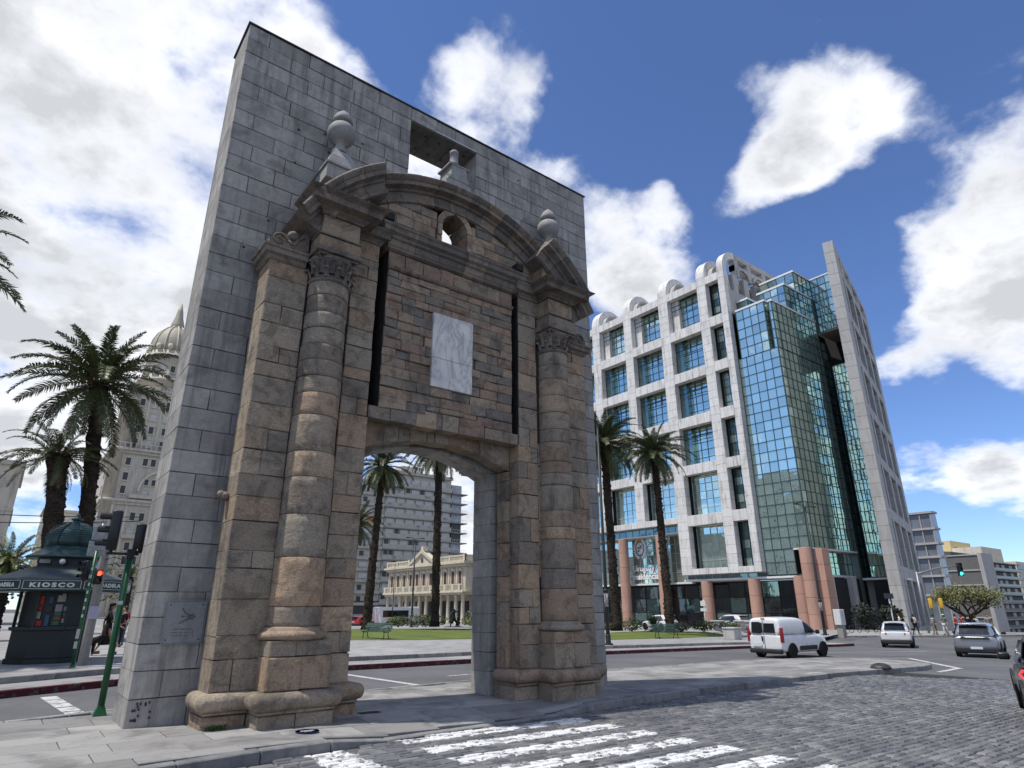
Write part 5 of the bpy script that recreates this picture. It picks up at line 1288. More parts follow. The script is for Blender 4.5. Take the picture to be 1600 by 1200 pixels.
simple_building('corner_building', 'beige stone building at the left edge of the photograph above the small palm', -14, -2.4, 92, 112, 19.2, CREAMD, 3.2, 2.6)
simple_building('white_building', 'small pale building between the two left palm trunks', 3.0, 12.0, 168, 180, 22.5, CREAM, 3.4, 3.0)
simple_building('mansard_building', 'low pale roof beside the ornate tower, behind the kiosk dome', 11.0, 16.2, 152, 170, 19.0, CONCP, 3.2, 2.4)
# ---- buildings on the right
gl = thing('grey_glass_block', 'grey glass-walled block rising beside the tower on the right', 'building')
mb = MB(); mb.box(160.2, 163, 43.4, 70, -6, 21.2); mb.obj('wall', plain('smoky_glass_wall', (.26, .28, .31, 1), .25, .4, .2, .3), gl)
for z in (3.5, 7.5, 11.5, 14.4, 17.6, 21.2): mb = MB(); mb.box(159.7, 163, 43.0, 70, z, z + .45); mb.obj('floor_slab', CONCP, gl)
mb = MB()
for q in range(8): mb.box(159.9, 160.2, 43.4 + q * 2.2, 43.6 + q * 2.2, -5, 21)
mb.obj('mullions', CONCP, gl)
lb = thing('blind_grey_building', 'low dark grey building with blank banded wall behind the leafy street tree', 'building')
mb = MB(); mb.box(200, 208, 48.2, 76, -8, 14.2); mb.obj('wall', m_conc('dark_render', (.17, .165, .155), (.12, .115, .11)), lb)
for z in (-1.5, 2.7, 6.5, 10.2, 14.1): mb = MB(); mb.box(199.8, 208, 48.0, 76, z, z + .3); mb.obj('band', CONCP, lb)
mb = MB(); mb.box(199.7, 208, 47.2, 48.1, -8, 14.6); mb.obj('pale_edge', CONCP, lb)
ab = thing('balcony_apartment_block', 'apartment block with stacked long balconies at the right edge', 'apartment block')
mb = MB(); mb.box(306, 360, 81.6, 100, -12, 18.6); mb.box(292, 330, 84, 100, 18.6, 21.7); mb.obj('wall', plain('dark_flat_wall', (.10, .10, .10, 1), .8), ab)
for k in range(9):
    z = 18.6 - k * 3.25
    mb = MB(); mb.box(305.5, 361, 79.8, 81.6, z - .05, z + .28); mb.obj('balcony_slab', CONCP, ab)
    mb = MB(); mb.box(306, 360, 80.0, 80.06, z - 3.2 + .3, z - 3.2 + 1.2); mb.obj('balcony_front', plain('smoked_balcony_glass', (.14, .145, .15, 1), .3, .2, .3, .4), ab)
    for x in (313, 320, 325, 333, 340, 350):
        if random.random() < .85: place('window', winme, ab, (x, 81.4, z - 2.9), (0, 0, 0), (1.3, 1, 1.7))
mb = MB(); mb.box(329, 355, 84, 95, 18.7, 25.6); mb.obj('white_lift_tower', CREAM, ab)
mb = MB(); mb.box(304.6, 306.2, 79.6, 100, -12, 19.4); mb.obj('end_wall', CONCP, ab)
yb = thing('ochre_tower', 'small ochre rooftop tower behind the balcony apartments', 'building')
mb = MB(); mb.box(330, 355, 95.5, 110, -10, 29.0); mb.obj('wall', plain('ochre_wall', (.55, .46, .24, 1), .8), yb)
for x in (336, 342, 348): 
    for z in (20, 24.5): place('window', w1m, yb, (x, 95.45, z), (0, 0, 0), (2, 1, 1))
mb = MB(); mb.box(300, 332, 93, 110, -10, 23.4); mb.obj('white_wing', CREAM, yb)
wb = thing('white_banded_building', 'white building with dark window bands at the far right edge', 'building')
mb = MB(); mb.box(372, 450, 84, 110, -14, 21); mb.obj('wall', CREAM, wb)
for k in range(8): mb = MB(); mb.box(371.8, 450, 83.7, 84, 17.5 - k * 4, 19 - k * 4); mb.obj('window_band', DARKW, wb)
# city beyond, seen only as low masses between the others
for i, (x0, x1, y0, y1, z1, m_) in enumerate(((120, 150, 175, 195, 12, CONCP), (-60, -18, 170, 190, 24, CREAMD), (40, 84, 240, 260, 22, CONCP), (260, 300, 100, 130, 9, CONCP), (380, 460, 20, 60, 4, CONCP))):
    simple_building('background_building', ['low pale building right of the apartment slab', 'stone building behind the left palms', 'pale building behind the ornate tower', 'low building behind the blank grey one', 'low building down the street on the far right'][i], x0, x1, y0, y1, z1, m_, 3.4, 4, -14 if x0 > 200 else -3)
# the west and south sides of the square, which the tower's glass mirrors
for i, (x0, x1, y0, y1, z1, m_) in enumerate(((-95, -62, 60, 84, 52, CREAMD), (-98, -62, 88, 118, 44, CONCP), (-100, -62, 20, 54, 46, CREAMD), (130, 158, -82, -54, 30, CONCP), (92, 124, -86, -58, 20, CREAMD), (60, 88, -86, -58, 34, CONCP))):
    t = simple_building('square_side_building', ['tallest stone building on the west side of the square', 'grey building on the west side of the square', 'stone building at the south-west corner of the square', 'grey office building across the avenue', 'low stone building across the avenue', 'grey building facing the gate across the avenue'][i], x0, x1, y0, y1, z1, m_, 3.6, 3.4, -3, 'y' if i < 0 else 'both')
for o in [o for o in bpy.data.objects if o.get('category') == 'building' and o.name.startswith('square_side')]:
    b = [c for c in o.children if c.name.startswith('wall')][0]
    # their street fronts face the square
    xs_v = [v.co.x for v in b.data.vertices]; ys_v = [v.co.y for v in b.data.vertices]
    X1, Y0, Y1 = max(xs_v), min(ys_v), max(ys_v); west = X1 < 0
    for c in [c for c in o.children if c.name.startswith('window')]:
        if west and abs(c.rotation_euler.z) > 1: c.location.x = X1; c.rotation_euler.z = pi / 2
        if not west and abs(c.rotation_euler.z) < 1: c.location.y = Y1; c.rotation_euler.z = pi
# ================================================================== PALMS
FRG = NT('palm_frond_green'); _o = FRG.obj(); _r2n = FRG.rnd()
FRG.set(FRG.ramp(FRG.math('FRACT', FRG.math('ADD', FRG.math('MULTIPLY', FRG.noise(_o, 1.5, 4), .6), FRG.math('MULTIPLY', _r2n, .5))), [(0, (.030, .042, .014)), (.4, (.045, .062, .020)), (.7, (.07, .085, .03)), (1, (.10, .11, .05))]), .5, 0, .45)
FRG.b.inputs['Transmission Weight'].default_value = 0; FRG = FRG.mat
FRY = plain('yucca_leaf', (.13, .16, .05, 1), .5, 0, .4, 4); FRB = plain('dead_frond', (.115, .075, .04, 1), .85, 0, .35, 3); RACH = plain('frond_rib', (.10, .10, .035, 1), .6, 0, .2)
def m_trunk():
    t = NT('palm_trunk'); o = t.obj(); a = t.noise(o, 4, 6, .7, 1, (1, 1, 2.4)); b = t.vor(o, 9); c = t.noise(o, 22, 4, .7)
    t.set(t.mix(t.step(a, .4, .7), (.028, .022, .018, 1), (.085, .068, .052, 1)), .95, 0, .1); t.bump(t.math('ADD', b, c), 1.0, .06); return t.mat
TRK = m_trunk()
def frond_mesh(elev, droop, L_=1.0, pairs=46, llen=.125, mat=None, mats=None, w=.0098):
    """unit-length pinnate frond starting at the origin towards +X"""
    mb = MB(); pts = []; a = elev; p = Vector((0, 0, 0)); n_ = 14
    for i in range(n_ + 1):
        pts.append(p.copy()); a -= droop / n_ * (.4 + 1.2 * i / n_); p = p + Vector((cos(a), 0, sin(a))) / n_
    mb.path(pts, [.011 * (1 - .8 * i / n_) + .002 for i in range(n_ + 1)], 4, 1, False)
    for k in range(pairs):
        u = .10 + .89 * k / pairs; f = u * n_; i = min(int(f), n_ - 1); q = pts[i].lerp(pts[i + 1], f - i); t = (pts[i + 1] - pts[i]).normalized(); up = Vector((-t.z, 0, t.x))
        ll = llen * (.45 + .9 * sin(pi * min(1, u * 1.02) ** .8)) * random.uniform(.85, 1.1)
        for s in (-1, 1):
            d = (t * random.uniform(.55, .8) + Vector((0, s, 0)) * random.uniform(.75, .95) + up * random.uniform(.05, .4)).normalized()
            e1 = q + d * ll * .5; e2 = q + d * ll + Vector((0, 0, -ll * random.uniform(.1, .32))); wv = t * w
            mb.add([q - wv * .6, q + wv * .6, e1 + wv, e1 - wv, e2], [(0, 1, 2, 3), (3, 2, 4)], 0, False)
    return mb.mesh('frond', [mat, RACH])
FM = {c: [frond_mesh(radians(e), radians(d), 1, 52, .118, FRG) for e, d in c_] for c, c_ in {'up': ((82, 40), (75, 62)), 'mid': ((55, 70), (48, 85)), 'low': ((20, 75), (12, 60)), 'hang': ((-20, 62), (-35, 50))}.items()}
FMD = [frond_mesh(radians(-55), radians(38), 1, 30, .13, FRB), frond_mesh(radians(-68), radians(20), 1, 30, .12, FRB)]
def palm(base, crown, R, lab, r0=.5, r1=.34, n=(9, 16, 20, 17, 9), name='palm_tree', seed=1, group='date palms on the square'):
    rs = random.Random(seed); t = thing(name, lab, 'palm tree', base, 0, group)
    c = Vector(crown) - Vector(base); mb = MB(); pts = []; rr = []; N_ = 26
    for i in range(N_ + 1):
        u = i / N_; p = Vector((c.x * u ** 1.2, c.y * u ** 1.2, c.z * u)); pts.append(p)
        rr.append((r0 * 1.25 if i == 0 else r0 + (r1 - r0) * u ** .7) * (1 + .035 * sin(i * 2.3)) * (1.0 if u < .9 else 1 + (u - .9) * 4.5))
    mb.path(pts, rr, 14, 0, True); 
    for v in mb.v:
        k = noise.noise(v * 2.3) * .10 + noise.noise(v * 7) * .05; a_ = math.atan2(v.y, v.x); v.x += k * cos(a_); v.y += k * sin(a_)
    for i in range(150):        # old leaf bases round the trunk
        u = rs.uniform(.05, .99); p = Vector((c.x * u ** 1.2, c.y * u ** 1.2, c.z * u)); a_ = rs.uniform(0, 2 * pi); R_ = (r0 + (r1 - r0) * u ** .7) * (1.0 if u < .9 else 1 + (u - .9) * 4.5); d = Vector((cos(a_), sin(a_), 0)); w_ = Vector((-d.y, d.x, 0)) * .10
        q = p + d * R_ * .94; mb.add([q - w_, q + w_, q + d * .11 + Vector((0, 0, .14)) + w_ * .5, q + d * .11 + Vector((0, 0, .14)) - w_ * .5, q + Vector((0, 0, .26))], [(0, 1, 2, 3), (3, 2, 4), (0, 3, 4), (1, 4, 2)])
    mb.obj('trunk', TRK, t)
    for (kind, cnt, ln) in (('up', n[0], .92), ('mid', n[1], 1.0), ('low', n[2], 1.04), ('hang', n[3], .95)):
        for k in range(cnt):
            a_ = 2 * pi * (k + rs.uniform(-.35, .35)) / cnt + rs.uniform(0, .3)
            s = R * ln * rs.uniform(.88, 1.08) * (1.22 if kind != 'up' else 1.12)
            place('frond', rs.choice(FM[kind]), t, c + Vector((cos(a_) * r1 * .5, sin(a_) * r1 * .5, rs.uniform(-.25, .25))), (rs.uniform(-.3, .3), rs.uniform(-.12, .12), a_), (s, s, s))
    for k in range(n[4]):
        a_ = rs.uniform(0, 2 * pi); s = R * rs.uniform(.6, .85); place('dead_frond', rs.choice(FMD), t, c + Vector((cos(a_) * r1 * .8, sin(a_) * r1 * .8, -.4)), (rs.uniform(-.3, .3), 0, a_), (s, s, s))
    mb = MB()
    for k in range(40):
        a_ = rs.uniform(0, 2 * pi); d = Vector((cos(a_), sin(a_), rs.uniform(-.1, .6))) * rs.uniform(.5, .9); p0 = c + Vector((0, 0, rs.uniform(-.3, .2)))
        mb.path([p0, p0 + d * .6, p0 + d + Vector((0, 0, -.12))], .02, 4)
    mb.obj('fruit_stalks', plain('orange_fruit_stalk', (.30, .10, .02, 1), .7), t)
    return t
def gp(x, y, off=0): return (x, y, gz(x, y) + off)
palm(gp(1.87, 32.0, .1), (.54, 32.0, 14.3), 3.9, 'tall leaning palm, largest crown left of the gate, behind the kiosk dome', .43, .36, (10, 15, 17, 13, 8), seed=3)
palm(gp(.50, 31.0, .1), (-.62, 31.0, 9.6), 2.3, 'shorter thick-trunked palm partly under the big crown, left of it', .50, .42, (4, 9, 13, 9, 5), seed=5)
palm(gp(-8.8, 16.0, .1), (-6.6, 15.2, 12.9), 2.75, 'palm mostly outside the left edge, only frond tips showing', .45, .36, (6, 12, 18, 16, 3), seed=8)
palm(gp(25.3, 45, .25), (25.9, 45, 14.9), 2.95, 'palm with full dark crown in the left of the gate opening', .42, .30, (7, 10, 14, 30, 12), seed=11)
palm(gp(32.5, 45, .5), (32.3, 45, 18.0), 3.6, 'palm with bare dark trunk in the middle of the gate opening', .42, .33, (5, 10, 14, 24, 34), seed=14)
palm(gp(38.3, 78, .1), (38.6, 78, 13.2), 3.6, 'smaller palm farther off at the left jamb of the gate opening', .45, .34, (8, 12, 14, 12, 6), seed=17)
palm(gp(40, 22.4, .45), (40, 22.6, 13.9), 2.7, 'lone palm standing on the lawn in front of the tower emblem', .36, .26, (9, 16, 18, 15, 12), seed=21)
palm(gp(40, 28.0, .45), (40, 28.4, 16.0), 3.4, 'big-crowned palm half hidden behind the right edge of the gate', .42, .32, (9, 15, 18, 22, 10), seed=24)
def rosette(x, y, z0, R, lab, trunk=1.0, n=70, mat=FRY, name='yucca_plant', cat='plant', w=.05):
    t = thing(name, lab, cat, gp(x, y, z0)); 
    if trunk > .1: mb = MB(); mb.path([(0, 0, -.2), (0, 0, trunk)], [.28, .2], 10); mb.obj('trunk', TRK, t)
    mb = MB()
    for k in range(n):
        a_ = random.uniform(0, 2 * pi); e = random.uniform(-.6, 1.45); d = Vector((cos(a_) * cos(e), sin(a_) * cos(e), sin(e))); s = Vector((-sin(a_), cos(a_), 0)) * w; L_ = R * random.uniform(.75, 1.05); c = Vector((0, 0, trunk)); m_ = c + d * L_ * .55; e_ = c + d * L_ + Vector((0, 0, -L_ * .22 * (1 - abs(sin(e)))))
        mb.add([c - s * .5, c + s * .5, m_ + s, m_ - s, e_], [(0, 1, 2, 3), (3, 2, 4)])
    mb.obj('leaves', mat, t); return t
palm(gp(-1.6, 34, .1), (-1.6, 34, 3.9), 1.75, 'small pale-leaved palm beside the kiosk at the left edge', .34, .3, (7, 12, 14, 12, 6), seed=31)
for f_ in [c for c in bpy.data.objects if c.name.startswith('palm_tree') and 'small pale' in c['label']][0].children:
    if f_.name.startswith('frond'):
        nm = 'pale_' + f_.data.name
        if nm not in bpy.data.meshes: m2 = f_.data.copy(); m2.name = nm; m2.materials[0] = FRY
        f_.data = bpy.data.meshes[nm]
rosette(4.3, 34, .1, 1.2, 'spiky pale yucca seen between the signal pole and the granite wall', 2.4, 80)
rosette(4.25, 33.2, .1, .9, 'second spiky yucca below, beside the green pole', 3.4, 60)
# ================================================================== LAWNS, SHRUBS
LEAF = plain('shrub_leaf', (.045, .075, .02, 1), .6, 0, .45, 12); LEAF2 = plain('pale_shrub_leaf', (.12, .13, .08, 1), .7, 0, .4, 8); LEAFT = plain('street_tree_leaf', (.19, .19, .075, 1), .6, 0, .35, 1.5); DKL = plain('dark_shrub_leaf', (.012, .018, .010, 1), .6, 0, .4, 4)
def l1(pts, **k): return lawn(pts, **k)
l1([(15.0, 25.6), (18.5, 24.4), (23.0, 24.4), (30, 30), (40, 42), (43, 50), (36, 53), (27, 53), (20, 44)], hump=.16)['label'] = 'mown lawn mound with two palms seen through the gate'
l1([(30.2, 19.6), (36, 20.2), (44, 20.9), (47.0, 21.5), (52, 27), (50, 34), (42, 32), (34, 26)], hump=.22)['label'] = 'mown lawn mound with the green bench in front of the tower'
def bush(x, y, z0, rx, ry, rz, lab, mat=LEAF, n=500, leaf=.12, cat='shrub', name='shrub'):
    t = thing(name, lab, cat, gp(x, y, z0)); mb = MB()
    for k in range(n):
        d = Vector((random.gauss(0, 1), random.gauss(0, 1), random.gauss(0, 1))).normalized(); r_ = random.uniform(.55, 1.0) * (1 + .25 * noise.noise(d * 2.5 + Vector((x, y, 0))))
        c = Vector((d.x * rx * r_, d.y * ry * r_, max(0.02, rz * .55 + d.z * rz * .55 * r_))); a = Vector((random.uniform(-1, 1), random.uniform(-1, 1), random.uniform(-.6, 1))).normalized() * leaf; b = a.cross(d).normalized() * leaf * .4
        mb.add([c - a * .5, c + b, c + a * .6, c - b], [(0, 1, 2, 3)])
    mb.obj('foliage', mat, t); mb = MB()
    for k in range(6):
        a_ = k * 1.05; mb.tube((0, 0, 0), (cos(a_) * rx * .6, sin(a_) * ry * .6, rz * .7), .03, .012, 5)
    mb.obj('stems', TRK, t); return t
for (x, y, rx, rz, lab, m_) in ((42.6, 31.5, .9, .7, 'low round shrub at the left end of the raised bed', LEAF), (43.6, 29.6, 1.2, 1.0, 'leafy shrub left of the spiky agave', LEAF), (46.2, 26.2, .9, .8, 'grey-green shrub behind the green bench', LEAF2), (48.0, 25.2, 1.3, .9, 'wide low shrub right of the palm trunk', LEAF), (50, 23.9, 1.0, .8, 'last low shrub before the white planters', LEAF)):
    bush(x, y, .35, rx, rx, rz, lab, m_, 420, .16)
rosette(44.6, 27.9, .5, 1.5, 'large dark agave clump behind the bench', .1, 130, LEAF, 'agave', 'plant', .05)
for (x, y, rx, rz, lab, m_) in ((31.5, 50.5, 1.2, 1.1, 'dark shrub under the bus in the gate opening', LEAF), (33.2, 49.8, 1.5, 1.2, 'grey flowering shrub left of the palm trunk', LEAF2), (34.6, 50.2, 1.2, 1.3, 'green shrub touching the bare palm trunk', LEAF), (41.8, 52.0, 1.5, 1.0, 'yellow-green shrub right of the dark statue', FRY), (37.2, 52.5, 1.6, 1.1, 'low shrub between palm trunk and statue', LEAF), (23.8, 40.5, .9, .5, 'low weeds at the left palm foot', LEAF2), (43.5, 54.5, 1.3, 1.8, 'tall shrub at the right jamb', LEAF2)):
    bush(x, y, .35, rx, rx, rz, lab, m_, 420, .18)
bush(71.0, 21.5, 0, 1.9, 1.2, 2.6, 'dark bush against the tower beside the bicycles', DKL, 700, .3); bush(75, 20.6, 0, 2.0, 1.2, 2.4, 'second dark bush by the tower entrance', DKL, 700, .3)
# street tree on the right
tt = thing('street_tree', 'small spreading street tree with sparse yellow-green crown behind the silver car', 'tree', gp(71.5, 12.2))
mb = MB(); rs = random.Random(4); tips = []
def limb(p, d, L_, r, lv):
    q = p + d * L_; mb.path([p, p + d * L_ * .5 + Vector((rs.uniform(-.1, .1), rs.uniform(-.1, .1), .06)) * L_, q], [r, r * .8, r * .6], 7)
    if lv == 0: tips.append(q); return
    for k in range(3 if lv > 1 else 4):
        a_ = rs.uniform(0, 2 * pi); e = Vector((cos(a_), sin(a_), rs.uniform(.05, .55))); limb(q, (d * .45 + e * .9).normalized(), L_ * rs.uniform(.62, .85), r * .58, lv - 1)
limb(Vector((0, 0, -.3)), Vector((.05, -.05, 1)), 1.3, .26, 0); tips.clear()
for k in range(5):
    a_ = 2 * pi * k / 5 + .3; limb(Vector((0, 0, .95)), Vector((cos(a_) * .9, sin(a_) * .9, .55)).normalized(), 1.75, .16, 3)
mb.obj('trunk', TRK, tt); mb = MB()
for p in tips:
    if p.z > 4.3: p.z = 4.3 + (p.z - 4.3) * .4
    for k in range(34):
        c = p + Vector((rs.gauss(0, .42), rs.gauss(0, .42), rs.gauss(0, .24))); a = Vector((rs.uniform(-1, 1), rs.uniform(-1, 1), rs.uniform(-.5, .5))).normalized() * .13; b = a.cross(Vector((rs.uniform(-1, 1), rs.uniform(-1, 1), 1))).normalized() * .06
        mb.add([c - a, c + b, c + a, c - b], [(0, 1, 2, 3)])
mb.obj('crown', LEAFT, tt); tt.scale = (.66, .70, 1.0)
# tree tops behind the cream palace and behind the kiosk
bush(88, 100, 4.5, 6, 5, 7, 'bright green treetop beside the apartment slab, right of the palace', FRY, 1200, .8, 'tree', 'tree_top')
bush(2.6, 44, 1.6, 2.6, 2, 3.2, 'dull grey-green tree behind the kiosk sign', LEAF2, 900, .3, 'tree', 'tree_top')
bush(-3, 60, 2.0, 4, 3, 4.4, 'dark tree behind the small palm at the left edge', LEAF, 900, .4, 'tree', 'tree_top')
gpth = MB(); pq_ = [(34.6, 50.6), (33.9, 43.2), (41.5, 38.6), (47.5, 43.0)]; gpth.add([(x_, y_, gz(x_, y_) + .34) for x_, y_ in pq_], [(0, 1, 2, 3)]); struct(gpth.obj('garden_path', PAVE2))
# ================================================================== KIOSK
DG = plain('dark_green_paint', (.010, .030, .026, 1), .35, 0, .2, 3); DGD = plain('blackish_green_paint', (.006, .012, .012, 1), .4, 0, .2, 3); RG = plain('green_metal_roof', (.035, .075, .07, 1), .45, .2, .35, 4, .3); RGG = plain('grey_green_roof', (.08, .10, .095, 1), .6, 0, .2, 3)
ks = thing('kiosk', 'dark green octagonal newspaper kiosk with ribbed dome, lettered fascia and magazines', 'kiosk', (-.18, 13.9, .1), radians(-11.6))
oc = lambda R: R / cos(pi / 8)
def octa(prof, mat, name): mb = MB(); mb.lathe([(oc(r), z) for r, z in prof], 8, (0, 0, 0), 0, False, rot=pi / 8); return mb.obj(name, mat, ks)
octa([(1.00, -.2), (1.00, .12), (.96, .14), (.96, .88), (1.04, .9), (1.04, .96), (.92, .98)], DGD, 'base')
octa([(.84, .95), (.84, 2.02)], DGD, 'inner_cabin')
octa([(1.78, 1.98), (1.80, 2.0), (1.80, 2.03), (1.74, 2.04)], DG, 'fascia_bottom'); octa([(1.78, 2.03), (1.78, 2.29), (1.84, 2.30), (1.84, 2.35), (1.70, 2.37), (.78, 2.74), (.72, 2.76)], RGG, 'skirt_roof')
octa([(.74, 2.7), (.74, 3.02)], DGD, 'drum'); octa([(1.04, 2.99), (1.06, 3.01), (1.05, 3.05), (.90, 3.13), (.72, 3.26), (.66, 3.36)], RG, 'upper_roof')
mb = MB(); mb.lathe([(.62, 3.34), (.72, 3.40), (.755, 3.50), (.75, 3.60), (.70, 3.74), (.60, 3.88), (.44, 4.01), (.26, 4.10), (.12, 4.15), (.12, 4.2), (.17, 4.22), (.17, 4.26), (.08, 4.28), (.07, 4.36), (.02, 4.44)], 32); mb.obj('dome', RG, ks)
mb = MB()
for k in range(8):
    a_ = 2 * pi * k / 8 + pi / 8; mb.path([(r * cos(a_), r * sin(a_), z) for r, z in ((.63, 3.34), (.74, 3.42), (.77, 3.52), (.765, 3.62), (.71, 3.76), (.61, 3.9), (.45, 4.03), (.27, 4.12))], .016, 5)
for j in range(9):
    z_ = 3.44 + j * .07; r_ = .757 * sqrt(max(.02, 1 - ((z_ - 3.52) / .66) ** 2)) + .004 if z_ > 3.52 else .745
    mb.path([(r_ * cos(2 * pi * k / 32), r_ * sin(2 * pi * k / 32), z_) for k in range(33)], .007, 4, 0, False)
mb.obj('dome_ribs', DG, ks)
mb = MB(); mb.ball((.0, -1.0, 2.86), .085, 12); mb.obj('globe_lamp', plain('opal_globe', (.7, .7, .68, 1), .3), ks)
mb = MB(); mb.box(-.62, -.34, -.78, -.76, 2.82, 2.93); mb.obj('small_plate', plain('grey_plate', (.3, .3, .29, 1), .5), ks)
WB = plain('white_sign_paint', (.62, .63, .60, 1), .5); FAS = plain('fascia_green', (.012, .045, .035, 1), .35, 0, .12)
for i, txt in enumerate(('KIOSCO', 'CIUDADELA', 'KIOSCO', 'CIUDADELA', 'KIOSCO', 'CIUDADELA', 'KIOSCO', 'CIUDADELA')):
    a_ = -pi / 2 + i * pi / 4; Mr = Matrix.Rotation(a_ + pi / 2, 4, 'Z')
    mb = MB(); mb.M = Mr; mb.box(-.70, .70, -1.812, -1.79, 2.05, 2.275); mb.obj('fascia_panel', FAS, ks)
    mb = MB(); mb.M = Mr
    for (x0, x1, z0, z1) in ((-.71, .71, 2.27, 2.282), (-.71, .71, 2.04, 2.052), (-.71, -.698, 2.04, 2.28), (.698, .71, 2.04, 2.28)): mb.box(x0, x1, -1.818, -1.80, z0, z1)
    mb.obj('fascia_border', WB, ks)
    sz = .165 if txt == 'KIOSCO' else .145
    text_obj(txt, 'lettering', WB, sz, Mr @ face_minus_y(0, -1.822, 2.10 if sz > .16 else 2.115), .004, ks, bold=.009, sx=1.45 if sz > .16 else 1.12, space=1.35 if sz > .16 else 1.15)
    for q_ in ((-.40, -.36, -.98, -.90, .95, 2.0), (.36, .40, -.98, -.90, .95, 2.0), (-.42, .42, -1.05, -.985, .96, .99)): mb = MB(); mb.M = Mr; mb.box(*q_); mb.obj('window_bar', DG, ks)
MG = [plain('magazine_red', (.40, .02, .02, 1), .5), plain('magazine_grey', (.28, .28, .27, 1), .5), plain('magazine_blue', (.05, .08, .16, 1), .5), plain('magazine_green', (.04, .14, .05, 1), .5), plain('magazine_dark', (.03, .03, .03, 1), .5), plain('magazine_cream', (.4, .37, .3, 1), .5)]
for (x0, x1, z0, z1, m_) in ((-.50, -.34, 1.62, 1.86, 0), (-.49, -.36, 1.45, 1.58, 0), (-.52, -.36, 1.22, 1.42, 1), (-.52, -.28, 1.02, 1.17, 0), (-.18, -.04, 1.02, 1.32, 2), (-.16, -.02, 1.66, 1.84, 2), (-.2, .0, 1.42, 1.58, 4), (.10, .34, 1.42, 1.62, 1), (.12, .34, 1.3, 1.4, 3), (.10, .22, 1.18, 1.28, 3), (.22, .34, 1.18, 1.28, 0), (.10, .34, 1.04, 1.15, 3), (.12, .4, 1.70, 1.88, 5), (.40, .52, 1.1, 1.22, 1), (.41, .53, 1.26, 1.40, 2), (.40, .52, 1.44, 1.56, 1), (.40, .54, 1.62, 1.78, 4), (.24, .38, 1.86, 1.94, 1)):
    mb = MB(); mb.box(x0 * .72, x1 * .72, -.875 - random.uniform(0, .03), -.845, z0, z1); mb.obj('magazine', MG[m_], ks)
# ================================================================== SIGNALS, POLES, LAMPS
GRP = plain('green_pole_paint', (.012, .085, .030, 1), .35, 0, .25, 5); BLK = plain('black_plastic', (.012, .012, .013, 1), .35); GRYM = plain('galvanised_metal', (.26, .27, .27, 1), .45, .5); DPOLE = plain('dark_pole_paint', (.02, .025, .028, 1), .5); YELM = plain('yellow_housing', (.62, .36, .03, 1), .5)
RED_L = emis('red_lens', (1, .06, .03, 1), 3.0); GRN_L = emis('green_lens', (.05, 1, .55, 1), 3.0); OFFL = plain('unlit_lens', (.03, .02, .015, 1), .2)
def head(parent, x, y, z, h=.70, w=.24, d=.20, rz=0, lit=None, mat=BLK, nl=3):
    mb = MB(); R_ = Matrix.Translation((x, y, z)) @ Matrix.Rotation(rz, 4, 'Z'); mb.M = R_
    mb.rbox(-w / 2, w / 2, -d / 2, d / 2, 0, h, .025, 2); o = mb.obj('signal_housing', mat, parent)
    for k in range(nl):
        zc = h * (nl - k - .5) / nl; r_ = w * .36
        mb = MB(); mb.M = R_; n_ = 12
        for i in range(n_):      # visor: open tube, cut away underneath
            a0 = radians(-30) + radians(240) * i / n_; a1 = radians(-30) + radians(240) * (i + 1) / n_
            q = [(r_ * cos(a), zc + r_ * sin(a)) for a in (a0, a1)]
            mb.add([(q[0][0], -d / 2, q[0][1]), (q[1][0], -d / 2, q[1][1]), (q[1][0], -d / 2 - w * .85, q[1][1]), (q[0][0], -d / 2 - w * .85, q[0][1])], [(0, 1, 2, 3)])
        mb.obj('visor', mat, o)
        mb = MB(); mb.M = R_ @ Matrix.Translation((0, -d / 2 - .004, zc)) @ Matrix.Rotation(pi / 2, 4, 'X'); mb.lathe([(r_ * .9, 0), (r_ * .9, .006)], 16); mb.obj('lens', {None: OFFL}.get(None) if lit != k else (RED_L if k == 0 else GRN_L), o)
    return o
sg = thing('traffic_signal', 'green signal post with black signal head at the left foot of the granite wall', 'traffic light', (-.10, 1.61, 0))
mb = MB(); mb.path([(0, 0, 0), (0, 0, 2.45)], [.05, .05], 14); mb.obj('pole', GRP, sg)
mb = MB(); mb.lathe([(.13, 0), (.13, .015), (.055, .16), (.05, .17)], 4, (0, 0, 0), 0, False, rot=pi / 4); mb.obj('base_plate', GRP, sg)
mb = MB(); mb.cbox(-.06, .06, -.06, .06, 2.40, 2.56, .01); mb.tube((-.36, 0, 2.48), (.12, 0, 2.48), .022); mb.tube((-.30, 0, 2.47), (-.30, 0, 2.56), .025); mb.tube((.10, 0, 2.47), (.10, 0, 2.56), .025); mb.obj('bracket', BLK, sg)
head(sg, -.30, 0, 2.53, .66, .20, .16, radians(-100)); head(sg, .10, .05, 2.50, .50, .16, .12, radians(170), nl=2)
mb = MB(); mb.box(-.052, .02, -.056, -.05, 1.66, 1.72); mb.obj('sticker', WB, sg)
s2 = thing('pedestrian_signal', 'thin green post with lit red pedestrian light beside the kiosk', 'traffic light', gp(.26, 10.9, .1))
mb = MB(); mb.path([(0, 0, 0), (0, 0, 3.1)], [.045, .045], 12); mb.lathe([(.11, 0), (.05, .12)], 4, rot=pi / 4, smooth=False); mb.obj('pole', GRP, s2)
head(s2, .16, -.02, 2.18, .40, .20, .14, radians(5), 0, BLK, 2); head(s2, -.16, -.02, 2.30, .52, .17, .14, radians(-60), None, BLK, 3)
mb = MB()
for k in range(7): mb.box(-.048, .0, -.052, -.045, 1.3 + k * .21, 1.38 + k * .21)
mb.obj('sticker', WB, s2); mb = MB(); mb.box(-.08, .0, -.056, -.05, .75, 1.0); mb.box(-.08, .0, -.056, -.05, .5, .68); mb.obj('notice', plain('paper_notice', (.42, .43, .42, 1), .8), s2)
